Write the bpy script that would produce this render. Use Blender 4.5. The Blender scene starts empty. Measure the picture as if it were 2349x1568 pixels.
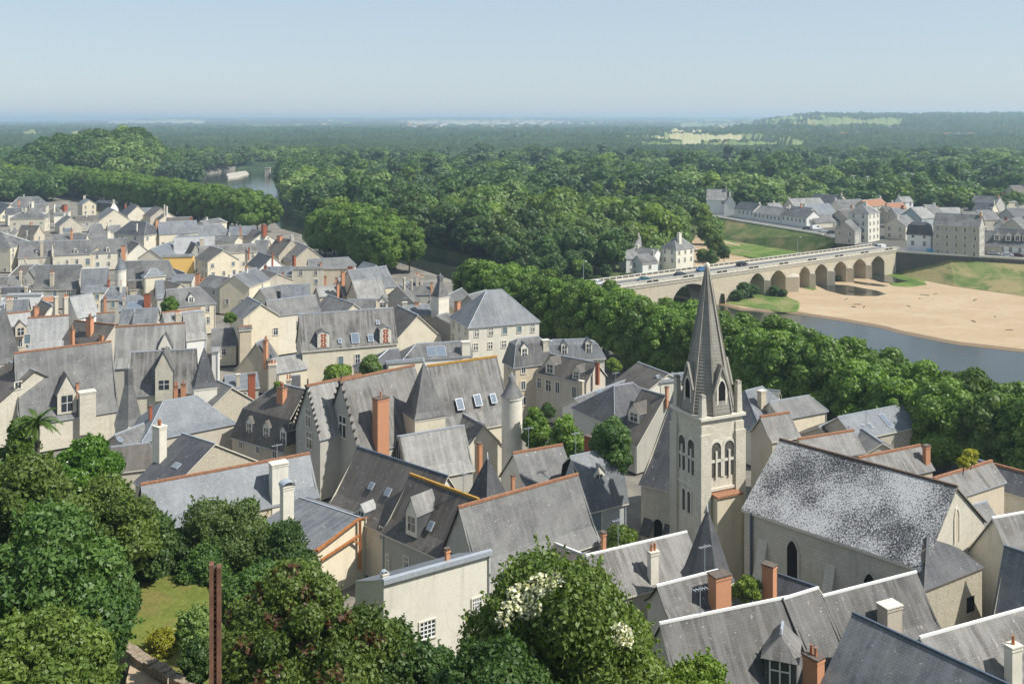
import bpy, math, random
import numpy as np
from mathutils import Vector, Matrix
from mathutils.bvhtree import BVHTree
from mathutils.geometry import tessellate_polygon
R = math.radians
FL, CX, HY, CH = 2200.0, 1174.0, 275.0, 60.0      # focal length and principal point in photo units, camera height in metres
sc = bpy.context.scene
COL = sc.collection
rnd = random.Random(7)
REG = {'A': (0, 391.3, 4.0017), 'B': (587, 391.3, 4.0017), 'C': (1174, 391.3, 4.0017), 'D': (1761, 391.3, 4.0017),
       'E': (0, 721.5, 4.0017), 'F': (587, 721.5, 4.0017), 'G': (1174, 721.5, 4.0017), 'H': (1761, 721.5, 4.0017),
       'I': (0, 1088.4, 3.2708), 'J': (587, 1088.4, 3.2708), 'K': (1161.8, 1088.4, 3.2708), 'L': (1687.7, 1088.4, 3.2708),
       'M': (550.3, 758.2, 2.561), 'P': (0, 232.4, 3.001), 'Q': (782.7, 232.4, 3.001), 'S': (1565.3, 232.4, 3.001), 'V': (0, 0, 1.0)}
def px(reg, x, y):
    o = REG[reg]; return (o[0] + x / o[2], o[1] + y / o[2])
def gnd(x, y, z):          # surveyed point on the level z
    Y = FL * (CH - z) / (y - HY); return Vector(((x - CX) * Y / FL, Y, z))
def dep(x, y, Y):          # surveyed point at the distance Y
    return Vector(((x - CX) * Y / FL, Y, CH - (y - HY) * Y / FL))
def ray(x, y): return Vector(((x - CX) / FL, 1.0, -(y - HY) / FL))
CAM = Vector((0, 0, CH))
def hit(x, y, p, n):
    d = ray(x, y); k = d.dot(n)
    if abs(k) < 1e-9: return None
    t = (p - CAM).dot(n) / k
    return CAM + d * t if t > 0 else None

# ---------------------------------------------------------------- materials
MAT = {}
def new_mat(name):
    m = bpy.data.materials.new(name); m.use_nodes = True; m.node_tree.nodes.clear(); MAT[name] = m
    return m, m.node_tree.nodes, m.node_tree.links
def nd(N, t, **k):
    n = N.new(t)
    for a, b in k.items():
        if a.startswith('i_'): n.inputs[a[2:].replace('_', ' ')].default_value = b
        else: setattr(n, a, b)
    return n
def rgb(c): return (c[0], c[1], c[2], 1.0)
def principled(N, L, rough=.8, spec=.3):
    o = nd(N, 'ShaderNodeOutputMaterial'); b = nd(N, 'ShaderNodeBsdfPrincipled')
    b.inputs['Roughness'].default_value = rough
    b.inputs['Specular IOR Level'].default_value = spec
    L.new(b.outputs[0], o.inputs[0]); return b
def ramp(N, L, fac, stops):
    r = nd(N, 'ShaderNodeValToRGB'); e = r.color_ramp.elements
    while len(e) < len(stops): e.new(.5)
    for q, (p, c) in zip(e, stops): q.position = p; q.color = rgb(c) if len(c) == 3 else c
    L.new(fac, r.inputs[0]); return r.outputs[0]
def mix(N, L, f, a, b, mode='MIX'):
    m = nd(N, 'ShaderNodeMix', data_type='RGBA', blend_type=mode)
    for s, v in ((m.inputs[0], f), (m.inputs[6], a), (m.inputs[7], b)):
        if hasattr(v, 'is_linked'): L.new(v, s)
        elif isinstance(v, (int, float)): s.default_value = v
        else: s.default_value = rgb(v)
    return m.outputs[2]
def noise(N, L, vec, scale, detail=3, rough=.55, dist=0):
    n = nd(N, 'ShaderNodeTexNoise'); n.inputs['Scale'].default_value = scale
    n.inputs['Detail'].default_value = detail; n.inputs['Roughness'].default_value = rough; n.inputs['Distortion'].default_value = dist
    if vec is not None: L.new(vec, n.inputs['Vector'])
    return n.outputs[0]
def mapping(N, L, vec, sc_=(1, 1, 1), rot=(0, 0, 0)):
    m = nd(N, 'ShaderNodeMapping'); m.inputs['Scale'].default_value = sc_; m.inputs['Rotation'].default_value = rot
    L.new(vec, m.inputs[0]); return m.outputs[0]
def slate(name, c, lich=(.40, .40, .37), la=.35, streak=.3, rough=.6, moss=0.0, lsc=.25, bumps=.25):
    m, N, L = new_mat(name); b = principled(N, L, rough, .35)
    uv = nd(N, 'ShaderNodeTexCoord').outputs['UV']
    pos = nd(N, 'ShaderNodeNewGeometry').outputs['Position']
    br = nd(N, 'ShaderNodeTexBrick'); L.new(uv, br.inputs['Vector'])
    for k, v in (('Scale', 1), ('Mortar Size', .018), ('Brick Width', .42), ('Row Height', .24), ('Bias', 0)): br.inputs[k].default_value = v
    br.inputs['Color1'].default_value = rgb([q * .87 for q in c]); br.inputs['Color2'].default_value = rgb([q * 1.13 for q in c])
    br.inputs['Mortar'].default_value = rgb([q * .5 for q in c])
    oi = nd(N, 'ShaderNodeObjectInfo').outputs['Random']
    ov = nd(N, 'ShaderNodeMapRange'); ov.inputs[3].default_value = .82; ov.inputs[4].default_value = 1.2; L.new(oi, ov.inputs[0])
    col = mix(N, L, 1.0, br.outputs[0], ov.outputs[0], 'MULTIPLY')
    pb = nd(N, 'ShaderNodeTexBrick'); L.new(mapping(N, L, uv, (1, 1, 1), (0, 0, 0)), pb.inputs['Vector'])
    for k, v in (('Scale', 1), ('Mortar Size', 0), ('Brick Width', 1.7), ('Row Height', .96), ('Bias', -.55)): pb.inputs[k].default_value = v
    pb.inputs['Color1'].default_value = (.94, .94, .94, 1); pb.inputs['Color2'].default_value = (1.22, 1.2, 1.18, 1)
    col = mix(N, L, 1.0, col, pb.outputs[0], 'MULTIPLY')
    big = noise(N, L, pos, lsc, 5, .65)
    st = noise(N, L, mapping(N, L, uv, (1.6, .12, 1)), 1.0, 4, .6)
    fine = noise(N, L, pos, 4.5, 3, .7)
    lf = nd(N, 'ShaderNodeMath', operation='MULTIPLY'); L.new(ramp(N, L, big, [(.40, (0, 0, 0)), (.72, (1, 1, 1))]), lf.inputs[0]); lf.inputs[1].default_value = la
    col = mix(N, L, lf.outputs[0], col, lich)
    sf = nd(N, 'ShaderNodeMath', operation='MULTIPLY'); L.new(ramp(N, L, st, [(.46, (0, 0, 0)), (.60, (1, 1, 1))]), sf.inputs[0]); sf.inputs[1].default_value = streak
    col = mix(N, L, sf.outputs[0], col, [min(1, q * 1.9 + .03) for q in c])
    col = mix(N, L, ramp(N, L, fine, [(.42, (.16, .16, .16)), (.6, (0, 0, 0))]), col, [q * .35 for q in c])
    spk = nd(N, 'ShaderNodeMath', operation='MULTIPLY'); L.new(ramp(N, L, noise(N, L, pos, 2.4, 2, .5), [(.68, (0, 0, 0)), (.73, (1, 1, 1))]), spk.inputs[0]); spk.inputs[1].default_value = .45
    col = mix(N, L, spk.outputs[0], col, (.45, .44, .40))
    if moss: 
        mo = ramp(N, L, noise(N, L, pos, .7, 4, .6), [(.5, (0, 0, 0)), (.7, (moss, moss, moss))]); col = mix(N, L, mo, col, (.10, .085, .05))
    L.new(col, b.inputs['Base Color'])
    bp = nd(N, 'ShaderNodeBump'); bp.inputs['Strength'].default_value = bumps; bp.inputs['Distance'].default_value = .06
    ad = nd(N, 'ShaderNodeMath', operation='ADD'); L.new(br.outputs['Fac'], ad.inputs[0]); L.new(noise(N, L, pos, 1.2, 4, .6), ad.inputs[1])
    ad2 = nd(N, 'ShaderNodeMath', operation='MULTIPLY'); L.new(ad.outputs[0], ad2.inputs[0]); ad2.inputs[1].default_value = -1
    L.new(ad2.outputs[0], bp.inputs['Height']); L.new(bp.outputs[0], b.inputs['Normal'])
def wallm(name, c, blocks=0, stain=.5, rubble=0, var=.12, rough=.9):
    m, N, L = new_mat(name); b = principled(N, L, rough, .2)
    uv = nd(N, 'ShaderNodeTexCoord').outputs['UV']; pos = nd(N, 'ShaderNodeNewGeometry').outputs['Position']
    oi = nd(N, 'ShaderNodeObjectInfo').outputs['Random']
    ofr = nd(N, 'ShaderNodeMath', operation='FRACT'); om = nd(N, 'ShaderNodeMath', operation='MULTIPLY'); L.new(oi, om.inputs[0]); om.inputs[1].default_value = 17.3; L.new(om.outputs[0], ofr.inputs[0])
    gr = sum(c) / 3; g_ = .32 if c[0] - c[2] < .3 else 0
    col = mix(N, L, oi, [q * .84 for q in c], [min(.86, c[0] * 1.05), min(.86, c[1] * 1.04), min(.84, c[2] * 1.04)])
    gm = nd(N, 'ShaderNodeMath', operation='MULTIPLY'); L.new(ofr.outputs[0], gm.inputs[0]); gm.inputs[1].default_value = g_ * 2
    col = mix(N, L, gm.outputs[0], col, (gr * 1.04, gr, gr * .90))
    hgt = None
    if blocks:
        br = nd(N, 'ShaderNodeTexBrick'); L.new(uv, br.inputs['Vector'])
        for k, v in (('Scale', 1), ('Mortar Size', .02), ('Brick Width', blocks * 2), ('Row Height', blocks)): br.inputs[k].default_value = v
        br.inputs['Color1'].default_value = (.93, .93, .92, 1); br.inputs['Color2'].default_value = (1.05, 1.04, 1.03, 1); br.inputs['Mortar'].default_value = (.80, .78, .75, 1)
        col = mix(N, L, 1.0, col, br.outputs[0], 'MULTIPLY')
    if rubble:
        vo = nd(N, 'ShaderNodeTexVoronoi', feature='DISTANCE_TO_EDGE'); vo.inputs['Scale'].default_value = rubble
        L.new(mapping(N, L, pos, (1, 1, 1.7)), vo.inputs['Vector'])
        col = mix(N, L, ramp(N, L, vo.outputs[0], [(.02, (.45, .43, .38)), (.14, (1, 1, 1))]), (0, 0, 0), col, 'MULTIPLY') if 0 else mix(N, L, 1.0, col, ramp(N, L, vo.outputs[0], [(.01, (.66, .63, .58)), (.16, (1.0, 1.0, 1.0))]), 'MULTIPLY')
    n1 = noise(N, L, pos, .45, 5, .65); n2 = noise(N, L, mapping(N, L, pos, (1.3, 1.3, .16)), 1.0, 4, .6); n3 = noise(N, L, pos, 5, 3, .7)
    col = mix(N, L, ramp(N, L, n1, [(.45, (0, 0, 0)), (.8, (stain, stain, stain))]), col, [q * .62 for q in (c[0], c[1] * .98, c[2] * .95)])
    col = mix(N, L, ramp(N, L, n2, [(.56, (0, 0, 0)), (.72, (stain * .8,) * 3)]), col, [q * .55 for q in c])
    col = mix(N, L, ramp(N, L, n3, [(.3, (var, var, var)), (.6, (0, 0, 0))]), col, [q * .4 for q in c])
    L.new(col, b.inputs['Base Color'])
    bp = nd(N, 'ShaderNodeBump'); bp.inputs['Strength'].default_value = .35 if rubble else .2; bp.inputs['Distance'].default_value = .05
    L.new(n3, bp.inputs['Height']); L.new(bp.outputs[0], b.inputs['Normal'])
def plain(name, c, rough=.7, spec=.3, metal=0, var=.25, scale=3):
    m, N, L = new_mat(name); b = principled(N, L, rough, spec); b.inputs['Metallic'].default_value = metal
    pos = nd(N, 'ShaderNodeNewGeometry').outputs['Position']
    L.new(mix(N, L, ramp(N, L, noise(N, L, pos, scale, 4, .6), [(.3, (1, 1, 1)), (.7, (0, 0, 0))]), c, [q * (1 - var) for q in c]), b.inputs['Base Color'])
slate('slate_mid', (.100, .100, .101)); slate('slate_blue', (.115, .125, .14), la=.3)
slate('slate_zinc', (.14, .155, .172), lich=(.3, .32, .34), la=.3, streak=.12, rough=.5)
slate('slate_light', (.20, .198, .19), lich=(.40, .39, .365), la=.5, streak=.35); slate('slate_pale', (.27, .275, .275), lich=(.43, .425, .40), la=.4, streak=.2)
slate('slate_dark', (.058, .060, .068), la=.15, streak=.25); slate('slate_brown', (.085, .074, .066), lich=(.28, .27, .25), la=.25, moss=.3)
slate('slate_worn', (.092, .088, .084), lich=(.33, .325, .31), la=.6, streak=.9, moss=.35)
slate('slate_weathered', (.066, .064, .062), lich=(.24, .235, .225), la=.5, streak=.75, moss=.25)
slate('slate_lichen', (.028, .029, .034), lich=(.08, .08, .08), la=.2, streak=.1, bumps=.6)
def lichen_roof():
    m = MAT['slate_lichen']; N, L = m.node_tree.nodes, m.node_tree.links
    b = [n for n in N if n.type == 'BSDF_PRINCIPLED'][0]; old = b.inputs['Base Color'].links[0].from_socket
    uv = nd(N, 'ShaderNodeTexCoord').outputs['UV']; pos = nd(N, 'ShaderNodeNewGeometry').outputs['Position']
    a = noise(N, L, mapping(N, L, uv, (1.25, .9, 1)), 5.4, 5, .74, .6); c = noise(N, L, pos, .16, 3, .6)
    ad = nd(N, 'ShaderNodeMath', operation='MULTIPLY_ADD'); L.new(c, ad.inputs[0]); ad.inputs[1].default_value = .48; L.new(a, ad.inputs[2])
    f = ramp(N, L, ad.outputs[0], [(.685, (0, 0, 0)), (.80, (1, 1, 1))])
    L.new(mix(N, L, f, old, (.43, .43, .43)), b.inputs['Base Color'])
lichen_roof()
wallm('wall_cream', (.73, .655, .49), stain=.5, var=.2); wallm('wall_pale', (.76, .72, .61), stain=.5, var=.2); wallm('wall_white', (.76, .76, .74), stain=.15, var=.05)
wallm('wall_tan', (.56, .48, .36), stain=.45); wallm('wall_grey', (.44, .43, .38), stain=.45); wallm('wall_yellow', (.80, .52, .16), stain=.12, var=.04)
wallm('wall_ashlar', (.64, .60, .49), blocks=.36, stain=.65, var=.3); wallm('wall_rubble', (.58, .53, .42), rubble=3.2, stain=.5, var=.3)
wallm('wall_sunny', (.56, .475, .33), blocks=.5, stain=.35); wallm('wall_spire', (.33, .31, .27), blocks=.42, stain=.9, var=.3)
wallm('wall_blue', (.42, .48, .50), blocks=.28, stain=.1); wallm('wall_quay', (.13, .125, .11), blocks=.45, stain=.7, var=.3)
wallm('brick_red', (.40, .13, .075), blocks=.09, stain=.3); wallm('brick_orange', (.62, .31, .18), blocks=.12, stain=.2, var=.08)
plain('clay', (.40, .20, .115), .8, var=.55, scale=4); plain('louvre', (.12, .115, .10), .9, .1, var=.5, scale=2); plain('ridge_brown', (.15, .10, .075), .8, var=.4); plain('sand_wet', (.24, .17, .10), .5, .4, var=.2, scale=1); plain('pot', (.55, .22, .10), .8, var=.3, scale=6); plain('clay_gold', (.48, .27, .06), .8, var=.4); plain('zinc_cap', (.42, .455, .50), .45, .5, .2, var=.2)
plain('cap_dark', (.16, .13, .11), .8, var=.5); plain('trim_pale', (.66, .62, .53), .8, var=.15); plain('trim_white', (.80, .80, .78), .6, var=.08)
plain('glass', (.035, .045, .055), .08, .8, var=.3, scale=.6); plain('glass_sky', (.17, .21, .26), .12, .8, var=.3); plain('dark_gap', (.02, .02, .02), .9, .1)
plain('timber', (.42, .17, .06), .7, var=.4); plain('timber_dark', (.07, .06, .05), .8); plain('lead', (.10, .13, .18), .45, .5, .2, var=.3)
plain('iron_dark', (.03, .03, .032), .5, .5); plain('rust', (.20, .10, .065), .75, .3, var=.45, scale=9); plain('rubber', (.02, .02, .02), .8)
plain('shutter_blue', (.16, .22, .25), .6); plain('asphalt', (.16, .16, .16), .9, var=.2, scale=.8); plain('paving_pale', (.50, .46, .38), .9, var=.2)
plain('bark', (.13, .11, .085), .9, var=.5, scale=2); plain('stone_pale', (.50, .46, .38), .9, var=.35, scale=1.5)
for nm, c in (('paint_teal', (.03, .12, .14)), ('paint_blue', (.08, .22, .42)), ('paint_navy', (.025, .035, .06)), ('paint_silver', (.5, .52, .54)), ('paint_white', (.75, .76, .77)),
              ('paint_maroon', (.10, .02, .025)), ('paint_black', (.02, .02, .022)), ('paint_sky', (.10, .42, .62)), ('paint_green', (.05, .16, .08))):
    plain(nm, c, .3, .6, .2, var=.08)
def leafm(name, c1, c2, trans=.28, gloss=.5):
    m, N, L = new_mat(name); o = nd(N, 'ShaderNodeOutputMaterial')
    at = nd(N, 'ShaderNodeAttribute', attribute_name='tone').outputs['Fac']
    oi = nd(N, 'ShaderNodeObjectInfo').outputs['Random']
    c = mix(N, L, at, c1, c2)
    v = nd(N, 'ShaderNodeMapRange'); v.inputs[3].default_value = .72; v.inputs[4].default_value = 1.3; L.new(oi, v.inputs[0])
    c = mix(N, L, 1.0, c, v.outputs[0], 'MULTIPLY')
    p = nd(N, 'ShaderNodeBsdfPrincipled'); p.inputs['Roughness'].default_value = gloss; p.inputs['Specular IOR Level'].default_value = .35
    t = nd(N, 'ShaderNodeBsdfTranslucent'); L.new(c, p.inputs['Base Color'])
    c2_ = mix(N, L, 1.0, c, (1.5, 1.6, .6), 'MULTIPLY'); L.new(c2_, t.inputs['Color'])
    x = nd(N, 'ShaderNodeMixShader'); x.inputs[0].default_value = trans
    L.new(p.outputs[0], x.inputs[1]); L.new(t.outputs[0], x.inputs[2]); L.new(x.outputs[0], o.inputs[0])
leafm('leaf_plane', (.050, .108, .016), (.175, .27, .042)); leafm('leaf_wood', (.036, .078, .020), (.098, .158, .036))
leafm('leaf_deep', (.036, .082, .020), (.11, .185, .042)); leafm('leaf_grey', (.085, .14, .036), (.18, .255, .072))
leafm('leaf_lime', (.075, .13, .016), (.195, .27, .04)); leafm('leaf_olive', (.052, .092, .016), (.16, .215, .045), trans=.3); leafm('leaf_copper', (.035, .016, .016), (.07, .03, .025))
leafm('leaf_far', (.030, .062, .026), (.080, .125, .05), trans=.1); leafm('leaf_yellow', (.22, .24, .02), (.45, .42, .04))
leafm('leaf_red', (.07, .035, .02), (.13, .055, .03)); leafm('petal', (.6, .56, .42), (.78, .75, .62)); leafm('leaf_glossy', (.045, .12, .015), (.14, .26, .035), gloss=.3)
def grassm(name, a, b_, c, sc_=.15):
    m, N, L = new_mat(name); b = principled(N, L, .95, .1); pos = nd(N, 'ShaderNodeNewGeometry').outputs['Position']
    col = mix(N, L, ramp(N, L, noise(N, L, pos, sc_, 6, .65), [(.35, (0, 0, 0)), (.62, (1, 1, 1))]), a, b_)
    col = mix(N, L, ramp(N, L, noise(N, L, mapping(N, L, pos, (1, .55, 1)), sc_ * .45, 5, .7, .5), [(.49, (0, 0, 0)), (.60, (.85, .85, .85))]), col, c)
    col = mix(N, L, ramp(N, L, noise(N, L, pos, 2.2, 4, .8), [(.35, (.45, .45, .45)), (.6, (0, 0, 0))]), col, [q * .5 for q in a])
    L.new(col, b.inputs['Base Color'])
    bp = nd(N, 'ShaderNodeBump'); bp.inputs['Strength'].default_value = .6; bp.inputs['Distance'].default_value = .3
    L.new(noise(N, L, pos, 1.5, 5, .8), bp.inputs['Height']); L.new(bp.outputs[0], b.inputs['Normal'])
grassm('grass_green', (.07, .13, .03), (.17, .23, .06), (.28, .25, .12), .14); grassm('grass_bank', (.07, .125, .035), (.19, .22, .08), (.34, .27, .14), .13)
grassm('grass_lawn', (.12, .15, .03), (.17, .19, .045), (.20, .17, .06), .5); grassm('forest_floor', (.05, .08, .03), (.075, .11, .04), (.12, .13, .06), .1)
grassm('slope_soil', (.05, .07, .025), (.08, .10, .03), (.16, .13, .07), .3)
grassm('field_pale', (.42, .38, .22), (.50, .44, .27), (.34, .36, .18), .01); grassm('field_green', (.17, .23, .09), (.22, .27, .11), (.30, .28, .13), .01)
wallm('earth_wall', (.40,.28,.17), rubble=2.2, stain=.5, var=.4)
def sandm():
    m, N, L = new_mat('sand'); b = principled(N, L, .95, .1); pos = nd(N, 'ShaderNodeNewGeometry').outputs['Position']
    col = mix(N, L, ramp(N, L, noise(N, L, mapping(N, L, pos, (.6, 1.6, 1), (0, 0, .5)), .05, 6, .65, .4), [(.35, (0, 0, 0)), (.65, (1, 1, 1))]), (.36, .265, .17), (.43, .34, .235))
    col = mix(N, L, ramp(N, L, noise(N, L, mapping(N, L, pos, (1, 2.2, 1), (0, 0, .4)), .25, 5, .75, .8), [(.50, (0, 0, 0)), (.62, (.6, .6, .6))]), col, (.34, .24, .14))
    col = mix(N, L, ramp(N, L, noise(N, L, mapping(N, L, pos, (.5, 1.3, 1), (0, 0, .5)), .03, 6, .7), [(.60, (0, 0, 0)), (.75, (.5, .5, .5))]), col, (.30, .30, .14))
    L.new(col, b.inputs['Base Color'])
    bp = nd(N, 'ShaderNodeBump'); bp.inputs['Strength'].default_value = .5; bp.inputs['Distance'].default_value = .25
    L.new(noise(N, L, pos, .6, 5, .7), bp.inputs['Height']); L.new(bp.outputs[0], b.inputs['Normal'])
sandm()
def waterm():
    m, N, L = new_mat('water'); b = principled(N, L, .06, .5); b.inputs['Base Color'].default_value = (.028, .032, .024, 1)
    pos = nd(N, 'ShaderNodeNewGeometry').outputs['Position']
    bp = nd(N, 'ShaderNodeBump'); bp.inputs['Strength'].default_value = .22; bp.inputs['Distance'].default_value = .2
    L.new(noise(N, L, mapping(N, L, pos, (1, 1.6, 1)), .45, 6, .7), bp.inputs['Height']); L.new(bp.outputs[0], b.inputs['Normal'])
waterm()
def roadm():
    m, N, L = new_mat('town_ground'); b = principled(N, L, .95, .1); pos = nd(N, 'ShaderNodeNewGeometry').outputs['Position']
    L.new(mix(N, L, ramp(N, L, noise(N, L, pos, .15, 5, .7), [(.4, (0, 0, 0)), (.6, (1, 1, 1))]), (.15, .14, .125), (.24, .22, .185)), b.inputs['Base Color'])
roadm()

# ---------------------------------------------------------------- mesh builder
class MB:
    def __init__(s): s.v = []; s.f = []; s.m = []; s.mats = []; s.sm = []
    def mi(s, mat):
        if mat not in s.mats: s.mats.append(mat)
        return s.mats.index(mat)
    def face(s, pts, mat, smooth=False):
        i = len(s.v); s.v += [Vector(p) for p in pts]; s.f.append(list(range(i, i + len(pts)))); s.m.append(s.mi(mat)); s.sm.append(smooth)
    def box(s, c, u, v, w, hu, hv, hw, mat, bottom=True):   # centre, three unit axes, half sizes
        c = Vector(c); P = lambda a, b_, d: c + u * (a * hu) + v * (b_ * hv) + w * (d * hw)
        q = [((-1, -1, 1), (1, -1, 1), (1, 1, 1), (-1, 1, 1)), ((-1, -1, -1), (1, -1, -1), (1, -1, 1), (-1, -1, 1)), ((1, -1, -1), (1, 1, -1), (1, 1, 1), (1, -1, 1)),
             ((1, 1, -1), (-1, 1, -1), (-1, 1, 1), (1, 1, 1)), ((-1, 1, -1), (-1, -1, -1), (-1, -1, 1), (-1, 1, 1))]
        if bottom: q.append(((-1, 1, -1), (1, 1, -1), (1, -1, -1), (-1, -1, -1)))
        for f in q: s.face([P(*t) for t in f], mat)
    def bar(s, a, b_, r, mat, up=Vector((0, 0, 1))):
        a, b_ = Vector(a), Vector(b_); d = (b_ - a); l = d.length
        if l < 1e-6: return
        d /= l; u = d.cross(up)
        if u.length < 1e-3: u = Vector((1, 0, 0))
        u.normalize(); w = u.cross(d)
        s.box((a + b_) / 2, d, u, w, l / 2, r, r, mat)
    def ring(s, c, r0, r1, z0, z1, n, mat, a0=0, smooth=True, cap=False):
        p = lambda r, z, k: Vector((c[0] + r * math.cos(a0 + k * 2 * math.pi / n), c[1] + r * math.sin(a0 + k * 2 * math.pi / n), z))
        for k in range(n):
            if r1 > .001: s.face([p(r0, z0, k), p(r0, z0, k + 1), p(r1, z1, k + 1), p(r1, z1, k)], mat, smooth)
            else: s.face([p(r0, z0, k), p(r0, z0, k + 1), p(0, z1, 0)], mat, smooth)
        if cap and r1 > .001: s.face([p(r1, z1, k) for k in range(n)], mat)
    def build(s, name, parent=None, loc=None, weld=False):
        loc = Vector(loc) if loc is not None else Vector((0, 0, 0))
        me = bpy.data.meshes.new(name)
        me.from_pydata([tuple(p - loc) for p in s.v], [], s.f)
        for m in s.mats: me.materials.append(MAT[m])
        me.polygons.foreach_set('material_index', s.m); me.polygons.foreach_set('use_smooth', s.sm)
        uvl = me.uv_layers.new(name='UVMap'); uv = [0.0] * (2 * len(me.loops)); k = 0
        for f in s.f:
            a, b_, c = s.v[f[0]], s.v[f[1]], s.v[f[2]]
            n = (b_ - a).cross(c - a)
            if n.length > 1e-9: n.normalize()
            u = Vector((0, 0, 1)).cross(n)
            u = u.normalized() if u.length > .02 else Vector((1, 0, 0))
            w = n.cross(u)
            for i in f: uv[k] = s.v[i].dot(u); uv[k + 1] = s.v[i].dot(w); k += 2
        uvl.data.foreach_set('uv', uv); me.update()
        if any(s.sm) :
            import bmesh
            bm = bmesh.new(); bm.from_mesh(me); bmesh.ops.remove_doubles(bm, verts=bm.verts, dist=.002); bm.to_mesh(me); bm.free()
        o = bpy.data.objects.new(name, me); COL.objects.link(o)
        if parent is not None: o.parent = parent
        else: o.location = loc
        return o
def tag(o, label=None, cat=None, group=None, kind=None):
    if label: o['label'] = label
    if cat: o['category'] = cat
    if group: o['group'] = group
    if kind: o['kind'] = kind
    return o
def empty(name, loc=(0, 0, 0), rz=0):
    o = bpy.data.objects.new(name, None); COL.objects.link(o); o.location = loc; o.rotation_euler = (0, 0, rz); o.empty_display_size = .5
    return o
def copy_tree(o, parent=None):
    c = o.copy(); COL.objects.link(c); c.parent = parent
    for ch in o.children: copy_tree(ch, c)
    return c
UP = Vector((0, 0, 1))
# ---------------------------------------------------------------- houses
RM = {'m': 'slate_mid', 'b': 'slate_blue', 'z': 'slate_zinc', 'l': 'slate_light', 'p': 'slate_pale', 'd': 'slate_dark', 'n': 'slate_brown', 'w': 'slate_worn', 'x': 'slate_weathered', 'k': 'slate_lichen', 'c': 'clay'}
WM = {'c': 'wall_cream', 'p': 'wall_pale', 'w': 'wall_white', 't': 'wall_tan', 'g': 'wall_grey', 'y': 'wall_yellow', 's': 'wall_ashlar', 'r': 'wall_rubble', 'b': 'wall_blue', 'o': 'wall_sunny'}
CM = {'o': 'brick_orange', 'r': 'brick_red', 'c': 'wall_pale', 't': 'wall_tan', 'g': 'wall_grey', 's': 'wall_ashlar'}
HOUSES = []; WINQ = []
def window(root, kind, c, u, n, w, h, parent_name='window', sill=True):
    """a window part: glass with glazing bars, its stone frame a sub-part"""
    mb = MB(); gl = 'glass'
    if kind == 'sh': gl = 'shutter_blue'
    mb.box(c + n * .015, u, UP, n, w / 2, h / 2, .015, gl)
    wm = 'trim_white'
    if kind in ('std', 'cross', 'small'):
        mb.box(c + n * .045, u, UP, n, .035, h / 2, .012, wm)
        if kind != 'small': mb.box(c + n * .045 + UP * (h * .16), u, UP, n, w / 2, .035, .010, wm)
        for sx in (-1, 1): mb.box(c + n * .045 + u * (sx * (w / 2 - .04)), u, UP, n, .04, h / 2, .011, wm)
    if kind == 'lattice':
        for k in range(5): mb.box(c + n * .045 + u * (w * (k / 4 - .5)), u, UP, n, .045, h / 2, .012, wm); mb.box(c + n * .046 + UP * (h * (k / 4 - .5)), u, UP, n, w / 2, .045, .012, wm)
    if kind == 'cross':
        mb.box(c + n * .05, u, UP, n, .09, h / 2, .03, 'wall_pale'); mb.box(c + n * .05 + UP * (h * .12), u, UP, n, w / 2, .09, .028, 'wall_pale')
    o = mb.build(parent_name, root, root.location)
    fb = MB(); t = .13
    fm = 'trim_pale'
    for sx in (-1, 1): fb.box(c + n * .05 + u * (sx * (w / 2 + t / 2)), u, UP, n, t / 2, h / 2 + t, .05, fm)
    for sz in (-1, 1): fb.box(c + n * .051 + UP * (sz * (h / 2 + t / 2)), u, UP, n, w / 2 + (t * 1.15 if sz < 0 else 0), t / 2, .05 if sz > 0 else .09, fm)
    f = fb.build('frame', None, root.location); f.location = (0, 0, 0); f.parent = o
    return o
def chimney(root, c, u, n, w, d, ztop, zbot, mat, pots=0, band=True):
    mb = MB(); c = Vector(c); z = (ztop + zbot) / 2; P = Vector((c.x, c.y, z))
    mb.box(P, u, n, UP, w / 2, d / 2, (ztop - zbot) / 2, CM[mat])
    if band:
        mb.box(Vector((c.x, c.y, ztop - .22)), u, n, UP, w / 2 + .06, d / 2 + .06, .07, CM[mat])
        mb.box(Vector((c.x, c.y, ztop + .05)), u, n, UP, w / 2 + .09, d / 2 + .09, .06, 'cap_dark' if mat in 'or' else 'trim_pale')
    o = mb.build('chimney', root, root.location)
    for k in range(pots):
        q = Vector((c.x, c.y, 0)) + u * ((k - (pots - 1) / 2) * min(.42, w / max(pots, 1)))
        pb = MB(); h = .55 + .25 * rnd.random()
        pb.ring(q, .15, .11, ztop + .1, ztop + .1 + h, 8, 'pot'); pb.ring(q, .11, .14, ztop + .1 + h, ztop + .18 + h, 8, 'clay', cap=True)
        po = pb.build('chimney_pot', None, root.location); po.location = (0, 0, 0); po.parent = o
    return o
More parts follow.
